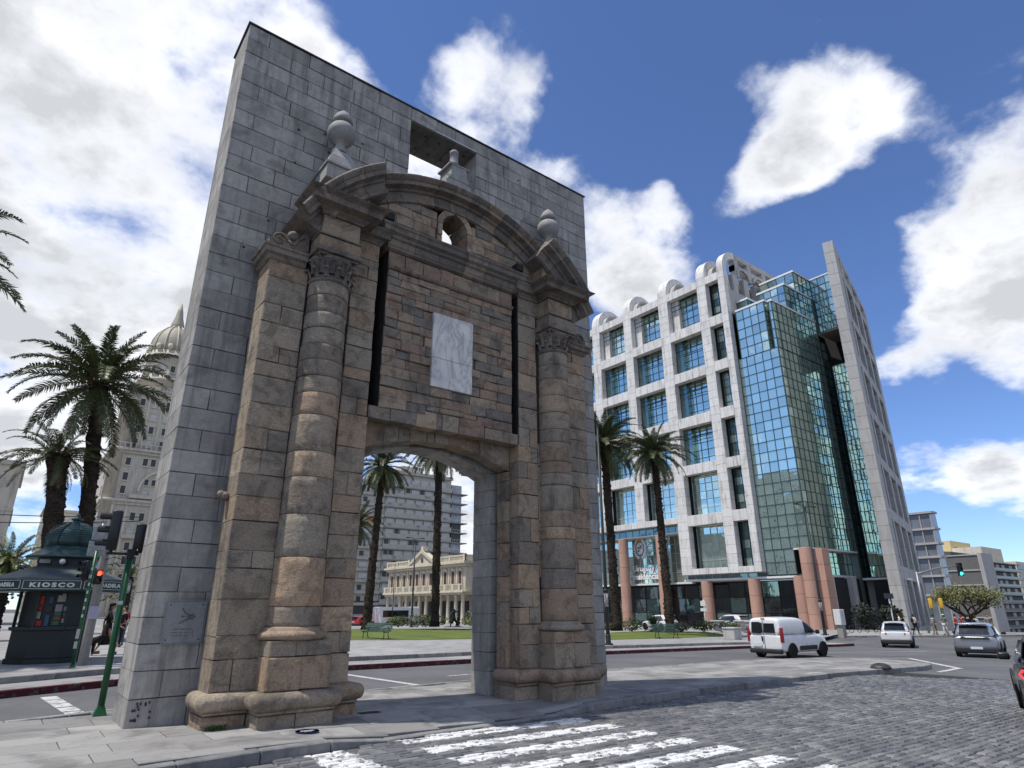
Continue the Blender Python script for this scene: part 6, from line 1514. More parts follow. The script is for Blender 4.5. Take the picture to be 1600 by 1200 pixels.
sb = thing('sign_board', 'two square grey sign backs on a post beside the black signal head', 'sign', gp(.30, 11.0, .1))
mb = MB(); mb.tube((0, .1, 0), (0, .1, 3.9), .03); mb.obj('post', GRYM, sb)
mb = MB(); mb.cbox(-.22, .14, .05, .07, 3.42, 3.80, .004); mb.cbox(-.26, .16, .045, .065, 2.96, 3.38, .004); mb.obj('board', plain('scratched_sign_back', (.32, .33, .33, 1), .5, .2, .35, 14), sb)
cp = thing('concrete_post', 'rough grey concrete utility post with pasted notices next to the kiosk', 'post', gp(.55, 11.6, .1))
mb = MB(); mb.lathe([(.13, 0), (.12, 2.4), (.10, 4.2)], 8, smooth=False); mb.obj('shaft', CONCG, cp)
mb = MB(); mb.box(-.12, .11, -.15, -.135, 1.25, 1.60); mb.obj('notice', plain('lilac_notice', (.50, .46, .60, 1), .8), cp)
mb = MB(); mb.path([(0, -.2, 2.9), (.25, -.2, 2.98), (.5, -.2, 2.9), (.45, -.2, 2.8)], .012, 5); mb.path([(.1, -.2, 2.75), (.32, -.2, 2.82), (.42, -.2, 2.7)], .014, 5); mb.obj('tangled_wires', BLK, cp)
def lamp(x, y, h, lab, arms=((-1.2, .25),), r=.11, rz=0, band=True, name='street_lamp', z0=.125):
    t = thing(name, lab, 'street lamp', gp(x, y, z0), rz, 'tall street lamps')
    mb = MB(); mb.path([(0, 0, 0), (0, 0, h * .3), (0, 0, h)], [r, r * .85, r * .5], 12); mb.obj('pole', DPOLE, t)
    mb = MB(); mb.lathe([(r * 2.4, 0), (r * 2.4, .03), (r * 1.3, .06), (r * 1.2, .5), (r, .52)], 8, smooth=False)
    for k in range(4): mb.cbox(-.03 + .26 * cos(k * pi / 2), .03 + .26 * cos(k * pi / 2), -.03 + .26 * sin(k * pi / 2), .03 + .26 * sin(k * pi / 2), 0, .08, .006)
    mb.obj('base', DPOLE, t)
    for (ax, az_) in arms:
        mb = MB(); mb.path([(0, 0, h - .1), (ax * .5, 0, h + az_ * .7), (ax, 0, h + az_)], [.04, .035, .03], 8); o = mb.obj('arm', DPOLE, t)
        mb = MB(); mb.rbox(min(ax, ax * 1.45), max(ax, ax * 1.45), -.14, .14, h + az_ - .06, h + az_ + .06, .05, 2); mb.obj('lantern', DPOLE, o)
    if band:
        mb = MB(); mb.lathe([(r * 1.02, 1.9), (r * 1.02, 2.6)], 12); mb.obj('paper_wrap', plain('torn_paper', (.30, .30, .29, 1), .9, 0, .7, 14), t)
        mb = MB(); mb.tube((-.28, 0, 2.72), (.28, 0, 2.72), .035); mb.lathe([(r * 1.3, 2.65), (r * 1.3, 2.8)], 10); mb.obj('bracket', DPOLE, t)
    return t
lamp(24.2, 13.85, 12.3, 'tall dark lamp post right beside the gate edge', ((-1.2, .3),))
lamp(53.2, 17.0, 10.6, 'double-armed lamp post in front of the tower corner', ((-1.2, .1), (1.2, .1)), .12)
lamp(38.4, 60, 10.4, 'thin dark lamp post in the gate opening before the palace', ((-.9, .1), (.9, .1)), .13, band=False)
lamp(31.7, 52.3, 6.6, 'thin short mast at the left of the gate opening', (), .06, band=False, name='thin_mast')
ms = thing('mast_arm_signal', 'traffic light on a long arm showing green above the street tree', 'traffic light', gp(65.2, 13.6, .05))
mb = MB(); mb.path([(0, 0, 0), (0, 0, 5.3)], [.11, .09], 10); mb.path([(0, 0, 5.1), (4.2, -.35, 5.75), (8.8, -.7, 6.1)], [.10, .08, .05], 8); mb.obj('mast', GRYM, ms)
head(ms, 9.0, -.7, 5.15, 1.25, .46, .3, radians(-60), 2)
def yel(x, y, lab): 
    t = thing('side_signal', lab, 'traffic light', gp(x, y, .05)); mb = MB(); mb.tube((0, 0, 0), (0, 0, 2.5), .07); mb.obj('pole', GRP, t); head(t, 0, 0, 2.1, .85, .30, .22, radians(100), None, YELM, 3)
yel(65.0, 12.9, 'yellow-housed traffic light left of the street tree'); yel(65.4, 12.2, 'second yellow-housed traffic light nearest the street tree')
sp_ = thing('street_sign', 'white post with dark street name board behind the white car', 'sign', gp(61.5, 14.9, .0)); mb = MB(); mb.tube((0, 0, 0), (0, 0, 3.0), .06); mb.obj('post', WB, sp_); mb = MB(); mb.box(-.9, .9, -.03, .03, 3.0, 3.45); mb.obj('board', plain('navy_board', (.02, .025, .05, 1), .4), sp_); mb = MB(); mb.box(-.25, .1, -.05, .05, 2.2, 2.6); mb.obj('small_board', BLK, sp_)
bx = thing('advert_post', 'white box sign on a stone pedestal before the tower entrance', 'sign post', gp(51.6, 14.8, .0)); mb = MB(); mb.cbox(-.35, .35, -.3, .3, 0, 1.25, .02); mb.obj('pedestal', CONCG, bx); mb = MB(); mb.cbox(-.50, .45, -.35, .35, 1.25, 2.75, .03); mb.obj('box', WB, bx); mb = MB(); [mb.box(-.06, .12, -.362, -.352, 1.5 + k * .22, 1.60 + k * .22) for k in range(5)]; mb.obj('print', CONCG, bx); bx.scale = (.78, .78, .78)
wp = thing('thin_sign_post', 'thin white post with two small plates left of the white van', 'sign post', gp(55, 30, .1)); mb = MB(); mb.tube((0, 0, 0), (0, 0, 3.0), .06); mb.box(-.12, .12, -.3, .3, 2.4, 2.9); mb.box(-.12, .12, -.35, .35, 1.9, 2.2); mb.obj('post', WB, wp)
# overhead wires at the left
mb = MB()
for (z0, z1) in ((6.0, 6.3), (5.3, 6.0)):
    mb.path([(-14 + 2.6 * k, 30 + .4 * k, z0 + (z1 - z0) * k / 6 + .25 * (k / 6 - .5) ** 2 * 4) for k in range(8)], .022, 4)
tag(mb.obj('overhead_wires', BLK), 'two thin wires crossing the sky at the left edge', 'wires')
# benches
GB = plain('green_slat_paint', (.035, .075, .06, 1), .5, 0, .25, 8)
def bench(x, y, rz, lab, z0=.14):
    t = thing('park_bench', lab, 'bench', gp(x, y, z0), rz, 'green slatted park benches'); sl_ = MB(); sl_.cbox(-.95, .95, -.035, .035, -.015, .015, .006); me = sl_.mesh('slat', GB)
    for k in range(5): place('seat_slat', me, t, (0, -.22 + k * .095, .44 + .01 * abs(k - 2)))
    for k in range(5): place('back_slat', me, t, (0, .24 + k * .045, .52 + k * .095), (radians(66), 0, 0))
    for sx in (-.75, .75):
        mb = MB(); mb.path([(sx, -.32, 0), (sx, -.22, .22), (sx, -.26, .42)], .026, 6); mb.path([(sx, .34, 0), (sx, .18, .25), (sx, .20, .44), (sx, .46, .95)], .026, 6); mb.path([(sx, -.26, .41), (sx, .2, .42)], .024, 6); mb.path([(sx, -.26, .42), (sx, -.30, .62), (sx, .28, .66)], .02, 6); mb.obj('iron_frame', DG, t)
bench(36.4, 19.9, radians(-20), 'green slatted bench on the lawn edge in front of the tower'); bench(16.9, 26.2, radians(-62), 'green slatted bench seen through the left of the gate opening', .12)
# planters, dome stone, statue, bicycles
def planter(x, y, s, lab):
    t = thing('stone_planter', lab, 'planter', gp(x, y, .1), 0, 'white stone planters'); mb = MB(); mb.lathe([(.45, 0), (.45, .12), (.3, .2), (.33, .35), (.55, .55), (.62, .8), (.60, .95), (.68, 1.0), (.68, 1.1), (.5, 1.1)], 16); mb.obj('bowl', CONCP, t); t.scale = (s, s, s)
planter(52.5, 26.8, 1.0, 'white urn planter at the left of the row behind the van'); planter(53.4, 24.9, 1.0, 'white urn planter in the middle of the row behind the van'); planter(52.0, 22.9, 1.0, 'white urn planter nearest the white van')
pb = thing('square_planter', 'pale square stone planter directly behind the white van', 'planter', gp(39.5, 16.6, .12)); mb = MB(); mb.cbox(-.45, .45, -.45, .45, 0, .7, .02); mb.cbox(-.5, .5, -.5, .5, .7, .8, .02); mb.obj('block', CONCP, pb)
mb = MB(); mb.lathe([(.32, 0), (.31, .04), (.26, .10), (.15, .15), (.06, .165), (0, .17)], 18, gp(21.6, -.9, .0)); 
for v in mb.v: v.x = 21.6 + (v.x - 21.6) * 1.05; v.y += .02 * noise.noise(v * 6)
tag(mb.obj('dome_stop', plain('worn_black_stone', (.035, .035, .034, 1), .5, 0, .4, 9, .4)), 'low black dome stone at the tip of the traffic island', 'road marker')
BRZ = plain('dark_bronze', (.012, .018, .017, 1), .4, .5)
def wheel_ring(mb, c, r, w=.02, n=20): mb.path([(c[0] + r * cos(2 * pi * k / n), c[1], c[2] + r * sin(2 * pi * k / n)) for k in range(n + 1)], w, 5, 0, False)
def bike(x, y, rz, lab):
    t = thing('bicycle', lab, 'bicycle', gp(x, y, -.02), rz, 'bicycles parked at the tower'); 
    for sx in (-.52, .52): mb = MB(); wheel_ring(mb, (sx, 0, .35), .33, .025); [mb.tube((sx, 0, .35), (sx + .32 * cos(k), 0, .35 + .32 * sin(k)), .004, n=3) for k in range(6)]; mb.obj('wheel', BLK, t)
    mb = MB(); P_ = [(-.52, 0, .35), (-.18, 0, .85), (.38, 0, .82), (.0, 0, .33), (-.18, 0, .85)]; mb.path(P_, .018, 5); mb.path([(-.52, 0, .35), (0, 0, .33)], .015, 5); mb.path([(.52, 0, .35), (.36, 0, .98), (.30, -.22, 1.02)], .018, 5); mb.path([(.36, 0, .98), (.30, .22, 1.02)], .018, 5); mb.path([(-.18, 0, .85), (-.2, 0, .96)], .02, 5); mb.obj('frame', DPOLE, t); mb = MB(); mb.rbox(-.34, -.08, -.07, .07, .95, 1.01, .025, 2); mb.obj('saddle', BLK, t)
bike(64.2, 19.6, radians(-15), 'bicycle leaning by the tower pier, leftmost of the row'); bike(66.0, 18.9, radians(-20), 'second bicycle of the row by the tower'); bike(67.8, 18.4, radians(-12), 'bicycle beside the dark bush at the tower')
# ================================================================== VEHICLES
def paint(name, col, metal=.0, rough=.28):
    t = NT(name); o = t.obj(); n = t.noise(o, 2.5, 5, .6); t.set(t.mix(n, tuple(c * .9 for c in col) + (1,), tuple(min(1, c * 1.06) for c in col) + (1,)), t.math('ADD', t.math('MULTIPLY', n, .1), rough - .05), metal, .5)
    t.b.inputs['Coat Weight'].default_value = .5; t.b.inputs['Coat Roughness'].default_value = .08; return t.mat
CGL = plain('car_glass', (.010, .012, .014, 1), .06, 0, .2, 2, 0, .8); TYRE = plain('tyre_rubber', (.014, .014, .014, 1), .85); RIM = plain('alloy_rim', (.30, .30, .31, 1), .35, .7); BUMP = plain('black_bumper', (.022, .022, .023, 1), .6); PLATE = plain('number_plate', (.62, .64, .66, 1), .5); CHR = plain('chrome', (.6, .6, .6, 1), .2, .9)
TAIL = NT('tail_lamp'); TAIL.set((.20, .006, .010, 1), .15, 0, .6); TAIL.b.inputs['Emission Color'].default_value = (1, .05, .04, 1); TAIL.b.inputs['Emission Strength'].default_value = .04; TAIL = TAIL.mat
BRKL = emis('lit_tail_lamp', (1, .04, .05, 1), 1.2)
def loft(mb, rings, mi=0):
    k = len(rings[0]); vs = [p for r in rings for p in r]
    fs = [(i * k + q, i * k + (q + 1) % k, (i + 1) * k + (q + 1) % k, (i + 1) * k + q) for i in range(len(rings) - 1) for q in range(k)]
    fs += [tuple(range(k))[::-1], tuple((len(rings) - 1) * k + q for q in range(k))]; mb.add(vs, fs, mi, True)
def sub(o, lv=2):
    m = o.modifiers.new('smooth', 'SUBSURF'); m.levels = lv; m.render_levels = lv; return o
def car(name, lab, cat, loc, az, L_, Wd, Ht, body, lower, house, wheels=(.62, None), wr=.32, wins=(), group=None, mat=None, rear=True):
    """lower: stations (x, zbottom, zbelt, halfwidth); house: stations (x, zroof, halfwidth at roof, zbase, halfwidth at base)"""
    t = thing(name, lab, cat, loc, pi / 2 - az, group); 
    mb = MB(); rings = []
    for (x, zb, zt, w) in lower:
        rings.append([(x, -w * .86, zb), (x, -w * .98, zb + .10), (x, -w, zb + (zt - zb) * .55), (x, -w * .975, zt - .07), (x, -w * .90, zt), (x, -w * .4, zt + .015), (x, w * .4, zt + .015), (x, w * .90, zt), (x, w * .975, zt - .07), (x, w, zb + (zt - zb) * .55), (x, w * .98, zb + .10), (x, w * .86, zb)])
    loft(mb, rings); sub(mb.obj('body', mat, t))
    mb = MB(); rings = []
    for (x, zr, wr_, zb, wb) in house:
        rings.append([(x, -wb, zb), (x, -(wb * .5 + wr_ * .5), (zb + zr) / 2), (x, -wr_, zr - .07), (x, -wr_ * .86, zr), (x, 0, zr + .02), (x, wr_ * .86, zr), (x, wr_, zr - .07), (x, (wb * .5 + wr_ * .5), (zb + zr) / 2), (x, wb, zb)])
    loft(mb, rings); sub(mb.obj('cabin', mat, t))
    for wx in wheels:
        for s in (-1, 1):
            w_ = MB(); w_.M = Matrix.Translation((wx, s * (Wd / 2 - .11), wr)) @ Matrix.Rotation(pi / 2, 4, 'X'); w_.lathe([(wr * .62, -.10), (wr * .93, -.11), (wr, -.08), (wr, .08), (wr * .93, .11), (wr * .62, .10)], 28); o = w_.obj('wheel', TYRE, t)
            r_ = MB(); r_.M = w_.M; r_.lathe([(.02, -s * -.085), (wr * .2, -s * -.085), (wr * .62, s * .07), (wr * .66, s * .105)][::1], 20)
            for k in range(5): a_ = 2 * pi * k / 5; r_.add([(wr * .12 * cos(a_ - .5), wr * .12 * sin(a_ - .5), s * .098), (wr * .12 * cos(a_ + .5), wr * .12 * sin(a_ + .5), s * .098), (wr * .62 * cos(a_ + .14), wr * .62 * sin(a_ + .14), s * .104), (wr * .62 * cos(a_ - .14), wr * .62 * sin(a_ - .14), s * .104)], [(0, 1, 2, 3)])
            r_.obj('rim', RIM, o)
            a = MB(); n_ = 14; R0, R1 = wr * 1.04, wr * 1.22; yv = s * (Wd / 2 + .012); yi = s * (Wd / 2 - .22)
            for i in range(n_):
                a0, a1 = -.15 + (pi + .3) * i / n_, -.15 + (pi + .3) * (i + 1) / n_
                q = [(wx + R0 * cos(a0), wr + R0 * sin(a0)), (wx + R0 * cos(a1), wr + R0 * sin(a1)), (wx + R1 * cos(a1), wr + R1 * sin(a1)), (wx + R1 * cos(a0), wr + R1 * sin(a0))]
                a.poly(q, 1, min(yv, yv - s * .04), max(yv, yv - s * .04))
            a.obj('wheel_arch', BUMP, t)
            a = MB(); a.M = Matrix.Translation((wx, s * (Wd / 2 - .002), wr)) @ Matrix.Rotation(pi / 2, 4, 'X'); a.lathe([(0.01, 0), (R0, 0.0)], 24); a.obj('wheel_well', BLK, t)
    return t
def quad(t, name, mat, pts, d=.012, mb=None):
    """thin raised plate through the given corner points"""
    P_ = [Vector(p) for p in pts]; n_ = (P_[1] - P_[0]).cross(P_[-1] - P_[0]).normalized(); k = len(P_); vs = P_ + [p + n_ * d for p in P_]
    m_ = MB(); m_.add(vs, [tuple(range(k))[::-1], tuple(range(k, 2 * k))] + [(i, (i + 1) % k, k + (i + 1) % k, k + i) for i in range(k)]); return m_.obj(name, mat, t)
ZR = -.15
# ---- white van
VW = paint('van_white_paint', (.74, .74, .73)); H_ = .86
van = car('delivery_van', 'small white delivery van driving past the tower, seen from behind', 'van', gp(27.9, 5.75, ZR), radians(92), 3.96, 1.72, 1.72, None,
    [(-1.98, .42, .95, .70), (-1.96, .30, .98, .82), (-1.80, .24, 1.0, .85), (-1.0, .22, 1.0, .86), (0, .22, 1.0, .86), (.75, .22, 1.0, .86), (1.15, .22, .98, .85), (1.55, .22, .90, .83), (1.85, .26, .78, .76), (1.98, .34, .60, .60)], 
    [(-1.97, 1.60, .70, .9, .82), (-1.93, 1.70, .73, .9, .84), (-1.5, 1.73, .74, .9, .85), (-.4, 1.73, .74, .9, .85), (-.15, 1.70, .73, .9, .85), (.10, 1.64, .70, .9, .85), (.45, 1.52, .66, .9, .84), (.85, 1.24, .64, .9, .80), (1.15, 1.0, .6, .88, .76)], (-1.22, 1.29), .30, mat=VW)
xr = -1.992
quad(van, 'rear_window', CGL, [(xr, .62, 1.08), (xr, .06, 1.08), (xr + .02, .06, 1.50), (xr + .03, .60, 1.50)]); quad(van, 'rear_window', CGL, [(xr, -.02, 1.08), (xr, -.56, 1.08), (xr + .03, -.54, 1.48), (xr + .02, -.02, 1.48)])
quad(van, 'dark_panel', BLK, [(xr - .006, .60, 1.06), (xr - .006, .16, 1.04), (xr + .012, .16, 1.53), (xr + .02, .58, 1.53)])
quad(van, 'door_gap', BUMP, [(xr - .004, .025, .38), (xr - .004, .005, .38), (xr + .012, .005, 1.6), (xr + .012, .025, 1.6)], .004); quad(van, 'door_handle', BLK, [(xr - .004, .13, .72), (xr - .004, .07, .72), (xr - .004, .07, .94), (xr - .004, .13, .94)], .03)
quad(van, 'number_plate', PLATE, [(xr - .012, .62, .50), (xr - .012, .16, .50), (xr - .012, .16, .64), (xr - .012, .62, .64)])
for s in (-1, 1):
    mb = MB(); mb.rbox(-2.005, -1.80, min(s * .775, s * .872), max(s * .775, s * .872), .68, 1.30, .035, 2); mb.obj('tail_lamp', TAIL, van)
    quad(van, 'side_moulding', BUMP, [(-.65, s * .868, .34), (.75, s * .868, .34), (.75, s * .872, .52), (-.65, s * .872, .52)][::-s], .015)
    quad(van, 'side_window', CGL, [(.02, s * .80, 1.04), (.98, s * .772, 1.03), (.86, s * .73, 1.17), (.42, s * .70, 1.44), (.04, s * .742, 1.54)][::-s], .012)
    quad(van, 'door_seam', BUMP, [(-.06, s * .872, .3), (-.045, s * .872, .3), (-.045, s * .79, 1.6), (-.06, s * .79, 1.6)][::-s], .003)
    mb = MB(); mb.rbox(.72, .86, s * .88 - .0 if s > 0 else -1.04, s * 1.04 if s > 0 else -.88, 1.0, 1.18, .035, 2); mb.obj('mirror', BLK, van)
mb = MB(); mb.rbox(-2.05, -1.86, -.80, .80, .22, .42, .05, 2); mb.obj('bumper', BUMP, van); mb = MB(); mb.rbox(-1.99, -1.95, -.10, .10, 1.67, 1.70, .01, 1); mb.obj('high_brake_lamp', TAIL, van)
# ---- SUV / hatch rear views
def suv(lab, loc, az, col, H=1.56, Wd=1.78, sporty=False, cat='car', name='parked_car', glassroof=False, group='cars on the avenue'):
    w = Wd / 2; k = H / 1.56
    t = car(name, lab, cat, loc, az, 4.2, Wd, H, None,
        [(-2.10, .50, .90 * k, w * .80), (-2.08, .36, .96 * k, w * .93), (-1.9, .26, 1.0 * k, w * .98), (-1.2, .24, 1.0 * k, w), (0, .24, .98 * k, w), (.9, .24, .95 * k, w * .99), (1.5, .25, .90 * k, w * .96), (1.9, .30, .80 * k, w * .88), (2.1, .42, .62 * k, w * .7)],
        [(-2.02, 1.06 * k, w * .76, .92 * k, w * .86), (-1.90, 1.30 * k, w * .72, .92 * k, w * .90), (-1.66, 1.50 * k, w * .70, .92 * k, w * .93), (-1.2, 1.56 * k, w * .72, .92 * k, w * .95), (-.2, 1.57 * k, w * .73, .92 * k, w * .95), (.35, 1.50 * k, w * .71, .92 * k, w * .94), (.8, 1.25 * k, w * .72, .90 * k, w * .90), (1.25, .99 * k, w * .74, .90 * k, w * .86)], (-1.30, 1.30), .33, mat=col, group=group)
    quad(t, 'rear_window', CGL, [(-2.035, w * .66, 1.08 * k), (-2.035, -w * .66, 1.08 * k), (-1.80, -w * .58, 1.44 * k), (-1.80, w * .58, 1.44 * k)], .014)
    mb = MB(); mb.rbox(-2.17, -1.9, -w * .93, w * .93, .24, .52, .06, 2); mb.obj('bumper', BUMP, t)
    quad(t, 'number_plate', PLATE, [(-2.182, .24, .42 if sporty else .64), (-2.182, -.24, .42 if sporty else .64), (-2.182, -.24, .53 if sporty else .75), (-2.182, .24, .53 if sporty else .75)], .012)
    for s in (-1, 1):
        if sporty: quad(t, 'tail_lamp', BLK, [(-2.12, s * w * .35, .86 * k), (-2.03, s * w * .90, .86 * k), (-2.02, s * w * .91, .98 * k), (-2.12, s * w * .35, .94 * k)][::s], .02)
        else: quad(t, 'tail_lamp', TAIL, [(-2.125, s * w * .55, .80 * k), (-1.98, s * w * .965, .80 * k), (-1.97, s * w * .95, .95 * k), (-2.115, s * w * .55, .92 * k)][::s], .02)
        quad(t, 'side_window', CGL, [(-1.55, s * w * .93, 1.0 * k), (.78, s * w * .905, .99 * k), (.30, s * w * .76, 1.40 * k), (-1.2, s * w * .78, 1.46 * k)][::-s], .014)
        mb = MB(); mb.rbox(.55, .72, min(s * w * .98, s * w * 1.2), max(s * w * .98, s * w * 1.2), 1.0 * k, 1.14 * k, .03, 2); mb.obj('mirror', BLK, t)
        mb = MB(); mb.rbox(-2.13, -2.10, s * w * .5 - .10, s * w * .5 + .10, .30, .38, .01, 1); mb.obj('reflector', RIM if not sporty else BUMP, t)
    if sporty: quad(t, 'rear_band', BUMP, [(-2.125, w * .62, .84 * k), (-2.125, -w * .62, .84 * k), (-2.115, -w * .62, .93 * k), (-2.115, w * .62, .93 * k)], .012)
    mb = MB(); mb.rbox(-1.98, -1.62, -w * .62, w * .62, 1.50 * k, 1.545 * k, .02, 2); mb.obj('roof_spoiler', col, t)
    return t
suv('white compact SUV seen from behind, between the tower and the pedestrians', gp(45.4, 8.2, ZR), radians(70), paint('suv_white_paint', (.66, .67, .66)), name='white_suv')
suv('silver crossover car seen from behind on the right of the avenue', gp(37.4, 1.1, ZR), radians(77), paint('silver_paint', (.30, .31, .34), .6, .3), 1.56, 1.86, True, name='silver_crossover')
suv('small distant white car to the right of the silver crossover', gp(88, 4.5, ZR), radians(120), paint('car_white_paint', (.68, .68, .68)), 1.45, name='distant_car')
suv('white car parked behind the lawn shrubs at the foot of the palm', gp(54.5, 35.5, ZR + .3), radians(10), paint('parked_white_paint', (.66, .66, .66)), 1.5, name='parked_white_car')
suv('second white car parked in front of the salmon columns', gp(58.5, 29.5, ZR + .3), radians(10), paint('parked_white_paint2', (.6, .6, .62)), 1.5, name='parked_white_car')
suv('red car parked left of the palm trunk in the gate opening', gp(39.2, 75.3, ZR), radians(60), paint('red_paint', (.45, .03, .03)), 1.4, name='red_car')
# ---- near dark hatchback at the right edge
DK = paint('dark_grey_paint', (.030, .031, .033), .5, .25)
az_ = radians(72); hb = suv('dark grey hatchback cut off by the right edge of the photograph', gp(13.95, -7.62, ZR + .0), az_, DK, 1.46, 1.74, name='dark_hatchback')
for c in list(hb.children):
    if c.name.startswith('tail_lamp'): bpy.data.objects.remove(c)
w = .87
for s in (-1, 1):
    quad(hb, 'tail_lamp_housing', plain('dark_red_lens', (.10, .004, .006, 1), .12, 0, .1, 3, 0, .8), [(-2.12, s * w * .62, .72), (-2.04, s * w * .93, .72), (-1.80, s * w * 1.0, .86), (-1.92, s * w * .965, .98), (-2.07, s * w * .80, .97)][::s], .02)
    mb = MB(); mb.path([(-2.135, s * w * .70, .78), (-2.06, s * w * .93, .78), (-1.93, s * w * 1.0, .87), (-2.03, s * w * .95, .93), (-2.12, s * w * .76, .93), (-2.145, s * w * .70, .84), (-2.135, s * w * .70, .78)], .016, 6); mb.obj('lit_tail_ring', BRKL, hb)
# ---- bus in the gate opening
bs = thing('minibus', 'white minibus with yellow stripe parked before the palace colonnade', 'bus', gp(45.6, 76.6, ZR), radians(14))
mb = MB(); mb.rbox(-4.2, 3.2, -1.05, 1.05, .35, 2.75, .18, 3); mb.obj('body', paint('bus_white_paint', (.70, .70, .68)), bs)
mb = MB(); mb.box(-4.0, .9, -1.075, -1.045, 1.35, 2.25); mb.obj('window_band', CGL, bs); mb = MB(); mb.box(-3.0, -.2, -1.08, -1.046, .75, 1.2); mb.obj('yellow_stripe', YELM, bs)
for x_ in (-3.0, 1.9):
    mb = MB(); mb.M = Matrix.Translation((x_, -.95, .42)) @ Matrix.Rotation(pi / 2, 4, 'X'); mb.lathe([(.2, -.12), (.42, -.1), (.42, .1), (.2, .12)], 18); mb.obj('wheel', TYRE, bs)
mb = MB(); mb.box(1.4, 2.9, -1.08, -1.046, 1.2, 2.3); mb.obj('advert_panel', WB, bs)
# ================================================================== PEOPLE
def skin_obj(name, pts, edges, rad, mat, parent, root=0, lv=1):
    me = bpy.data.meshes.new(name); me.from_pydata([tuple(p) for p in pts], edges, []); me.materials.append(mat)
    o = bpy.data.objects.new(name, me); COL.objects.link(o); o.parent = parent
    o.modifiers.new('skin', 'SKIN')
    for i, r in enumerate(rad): me.skin_vertices[0].data[i].radius = (r, r) if not isinstance(r, tuple) else r
    me.skin_vertices[0].data[root].use_root = True
    s = o.modifiers.new('sub', 'SUBSURF'); s.levels = lv; s.render_levels = lv
    for m in o.modifiers:
        if m.type == 'SKIN': m.use_smooth_shade = True
    return o
SKN = plain('skin', (.42, .25, .17, 1), .5, 0, .08); HAIRM = plain('dark_hair', (.018, .013, .010, 1), .6)
def cloth(name, c): return plain('cloth_' + name, c + (1,), .85, 0, .18, 9)
def person(lab, loc, rz, top, bottom, h=1.72, stride=0.0, dress=False, cap=None, bag=None, arm=.15, hairlen=.0, group=None, female=False, shoes=(.02, .02, .02)):
    t = thing('person', lab, 'person', loc, rz, group); k = h / 1.75; st = stride; sh = .19 if not female else .165
    J = dict(pel=(0, 0, .95), wai=(0, 0, 1.08), che=(0, .0, 1.30), nec=(0, .01, 1.47), neb=(0, 0, 1.53), sl=(-sh, 0, 1.42), sr=(sh, 0, 1.42), el=(-sh - .06, .03 - st * .3, 1.13), er=(sh + .06, .03 + st * .3, 1.13), wl=(-sh - .05, -.10 - st * .5 - arm * .3, .90 + arm * .3), wr=(sh + .05, -.04 + st * .4, .88), 
             hl=(-.095, 0, .90), hr=(.095, 0, .90), kl=(-.10, -.03 - st * .30, .50), kr=(.10, -.03 + st * .22, .50), al=(-.10, .02 - st * .48, .09), ar=(.10, .02 + st * .55, .09 + .05 * abs(st)), tl=(-.11, -.15 - st * .48, .035), tr=(.11, -.15 + st * .55, .035 + .02 * abs(st)))
    J = {a: Vector(p) * k for a, p in J.items()}
    def build(name, keys, edges, rad, mat, lv=1, root=0): return skin_obj(name, [J[q] for q in keys], [(keys.index(a), keys.index(b)) for a, b in edges], [tuple(r_ * k for r_ in r) if isinstance(r, tuple) else r * k for r in rad], mat, t, root, lv)
    build('body', ['pel', 'wai', 'che', 'nec', 'neb', 'sl', 'sr', 'el', 'er', 'wl', 'wr', 'hl', 'hr', 'kl', 'kr', 'al', 'ar', 'tl', 'tr'],
        [('pel', 'wai'), ('wai', 'che'), ('che', 'nec'), ('nec', 'neb'), ('che', 'sl'), ('che', 'sr'), ('sl', 'el'), ('sr', 'er'), ('el', 'wl'), ('er', 'wr'), ('pel', 'hl'), ('pel', 'hr'), ('hl', 'kl'), ('hr', 'kr'), ('kl', 'al'), ('kr', 'ar'), ('al', 'tl'), ('ar', 'tr')],
        [(.14, .10), (.12, .09), (.15, .10), .06, .055, .055, .055, .042, .042, .028, .028, .085, .085, .055, .055, .035, .035, .03, .03], SKN)
    if dress:
        mb = MB(); mb.lathe([(.125 * k, 1.10 * k), (.15 * k, 1.0 * k), (.17 * k, .90 * k), (.20 * k, .6 * k), (.24 * k, .34 * k), (.23 * k, .33 * k)], 16)
        for v in mb.v: v.y = v.y * .8 + (1.0 * k - v.z) * .12 * st
        mb.obj('skirt', bottom, t)
    else: build('trousers', ['pel', 'hl', 'hr', 'kl', 'kr', 'al', 'ar'], [('pel', 'hl'), ('pel', 'hr'), ('hl', 'kl'), ('hr', 'kr'), ('kl', 'al'), ('kr', 'ar')], [(.155, .115), .098, .098, .07, .07, .055, .055], bottom)
    build('shirt', ['pel', 'wai', 'che', 'nec', 'sl', 'sr', 'el', 'er'], [('pel', 'wai'), ('wai', 'che'), ('che', 'nec'), ('che', 'sl'), ('che', 'sr'), ('sl', 'el'), ('sr', 'er')], [(.155, .115), (.138, .105), (.17, .118), .065, .068, .068, .052, .052], top)
    hd = Vector((0, -.02, 1.63)) * k; mb = MB(); mb.ball(hd, .098 * k, 14, 0, (.86, 1.0, 1.18)); mb.ball(hd + Vector((0, -.10, -.01)) * k, .018 * k, 6, 0, (.8, 1, 1.4)); mb.ball(hd + Vector((-.085, .01, 0)) * k, .022 * k, 6, 0, (.5, 1, 1.3)); mb.ball(hd + Vector((.085, .01, 0)) * k, .022 * k, 6, 0, (.5, 1, 1.3)); mb.obj('head', SKN, t)
    mb = MB(); mb.ball(hd + Vector((-.035, -.088, .018)) * k, .011 * k, 6); mb.ball(hd + Vector((.035, -.088, .018)) * k, .011 * k, 6); mb.box(hd.x - .025 * k, hd.x + .025 * k, hd.y - .1 * k, hd.y - .088 * k, hd.z - .05 * k, hd.z - .042 * k); mb.obj('eyes_and_mouth', HAIRM, t)
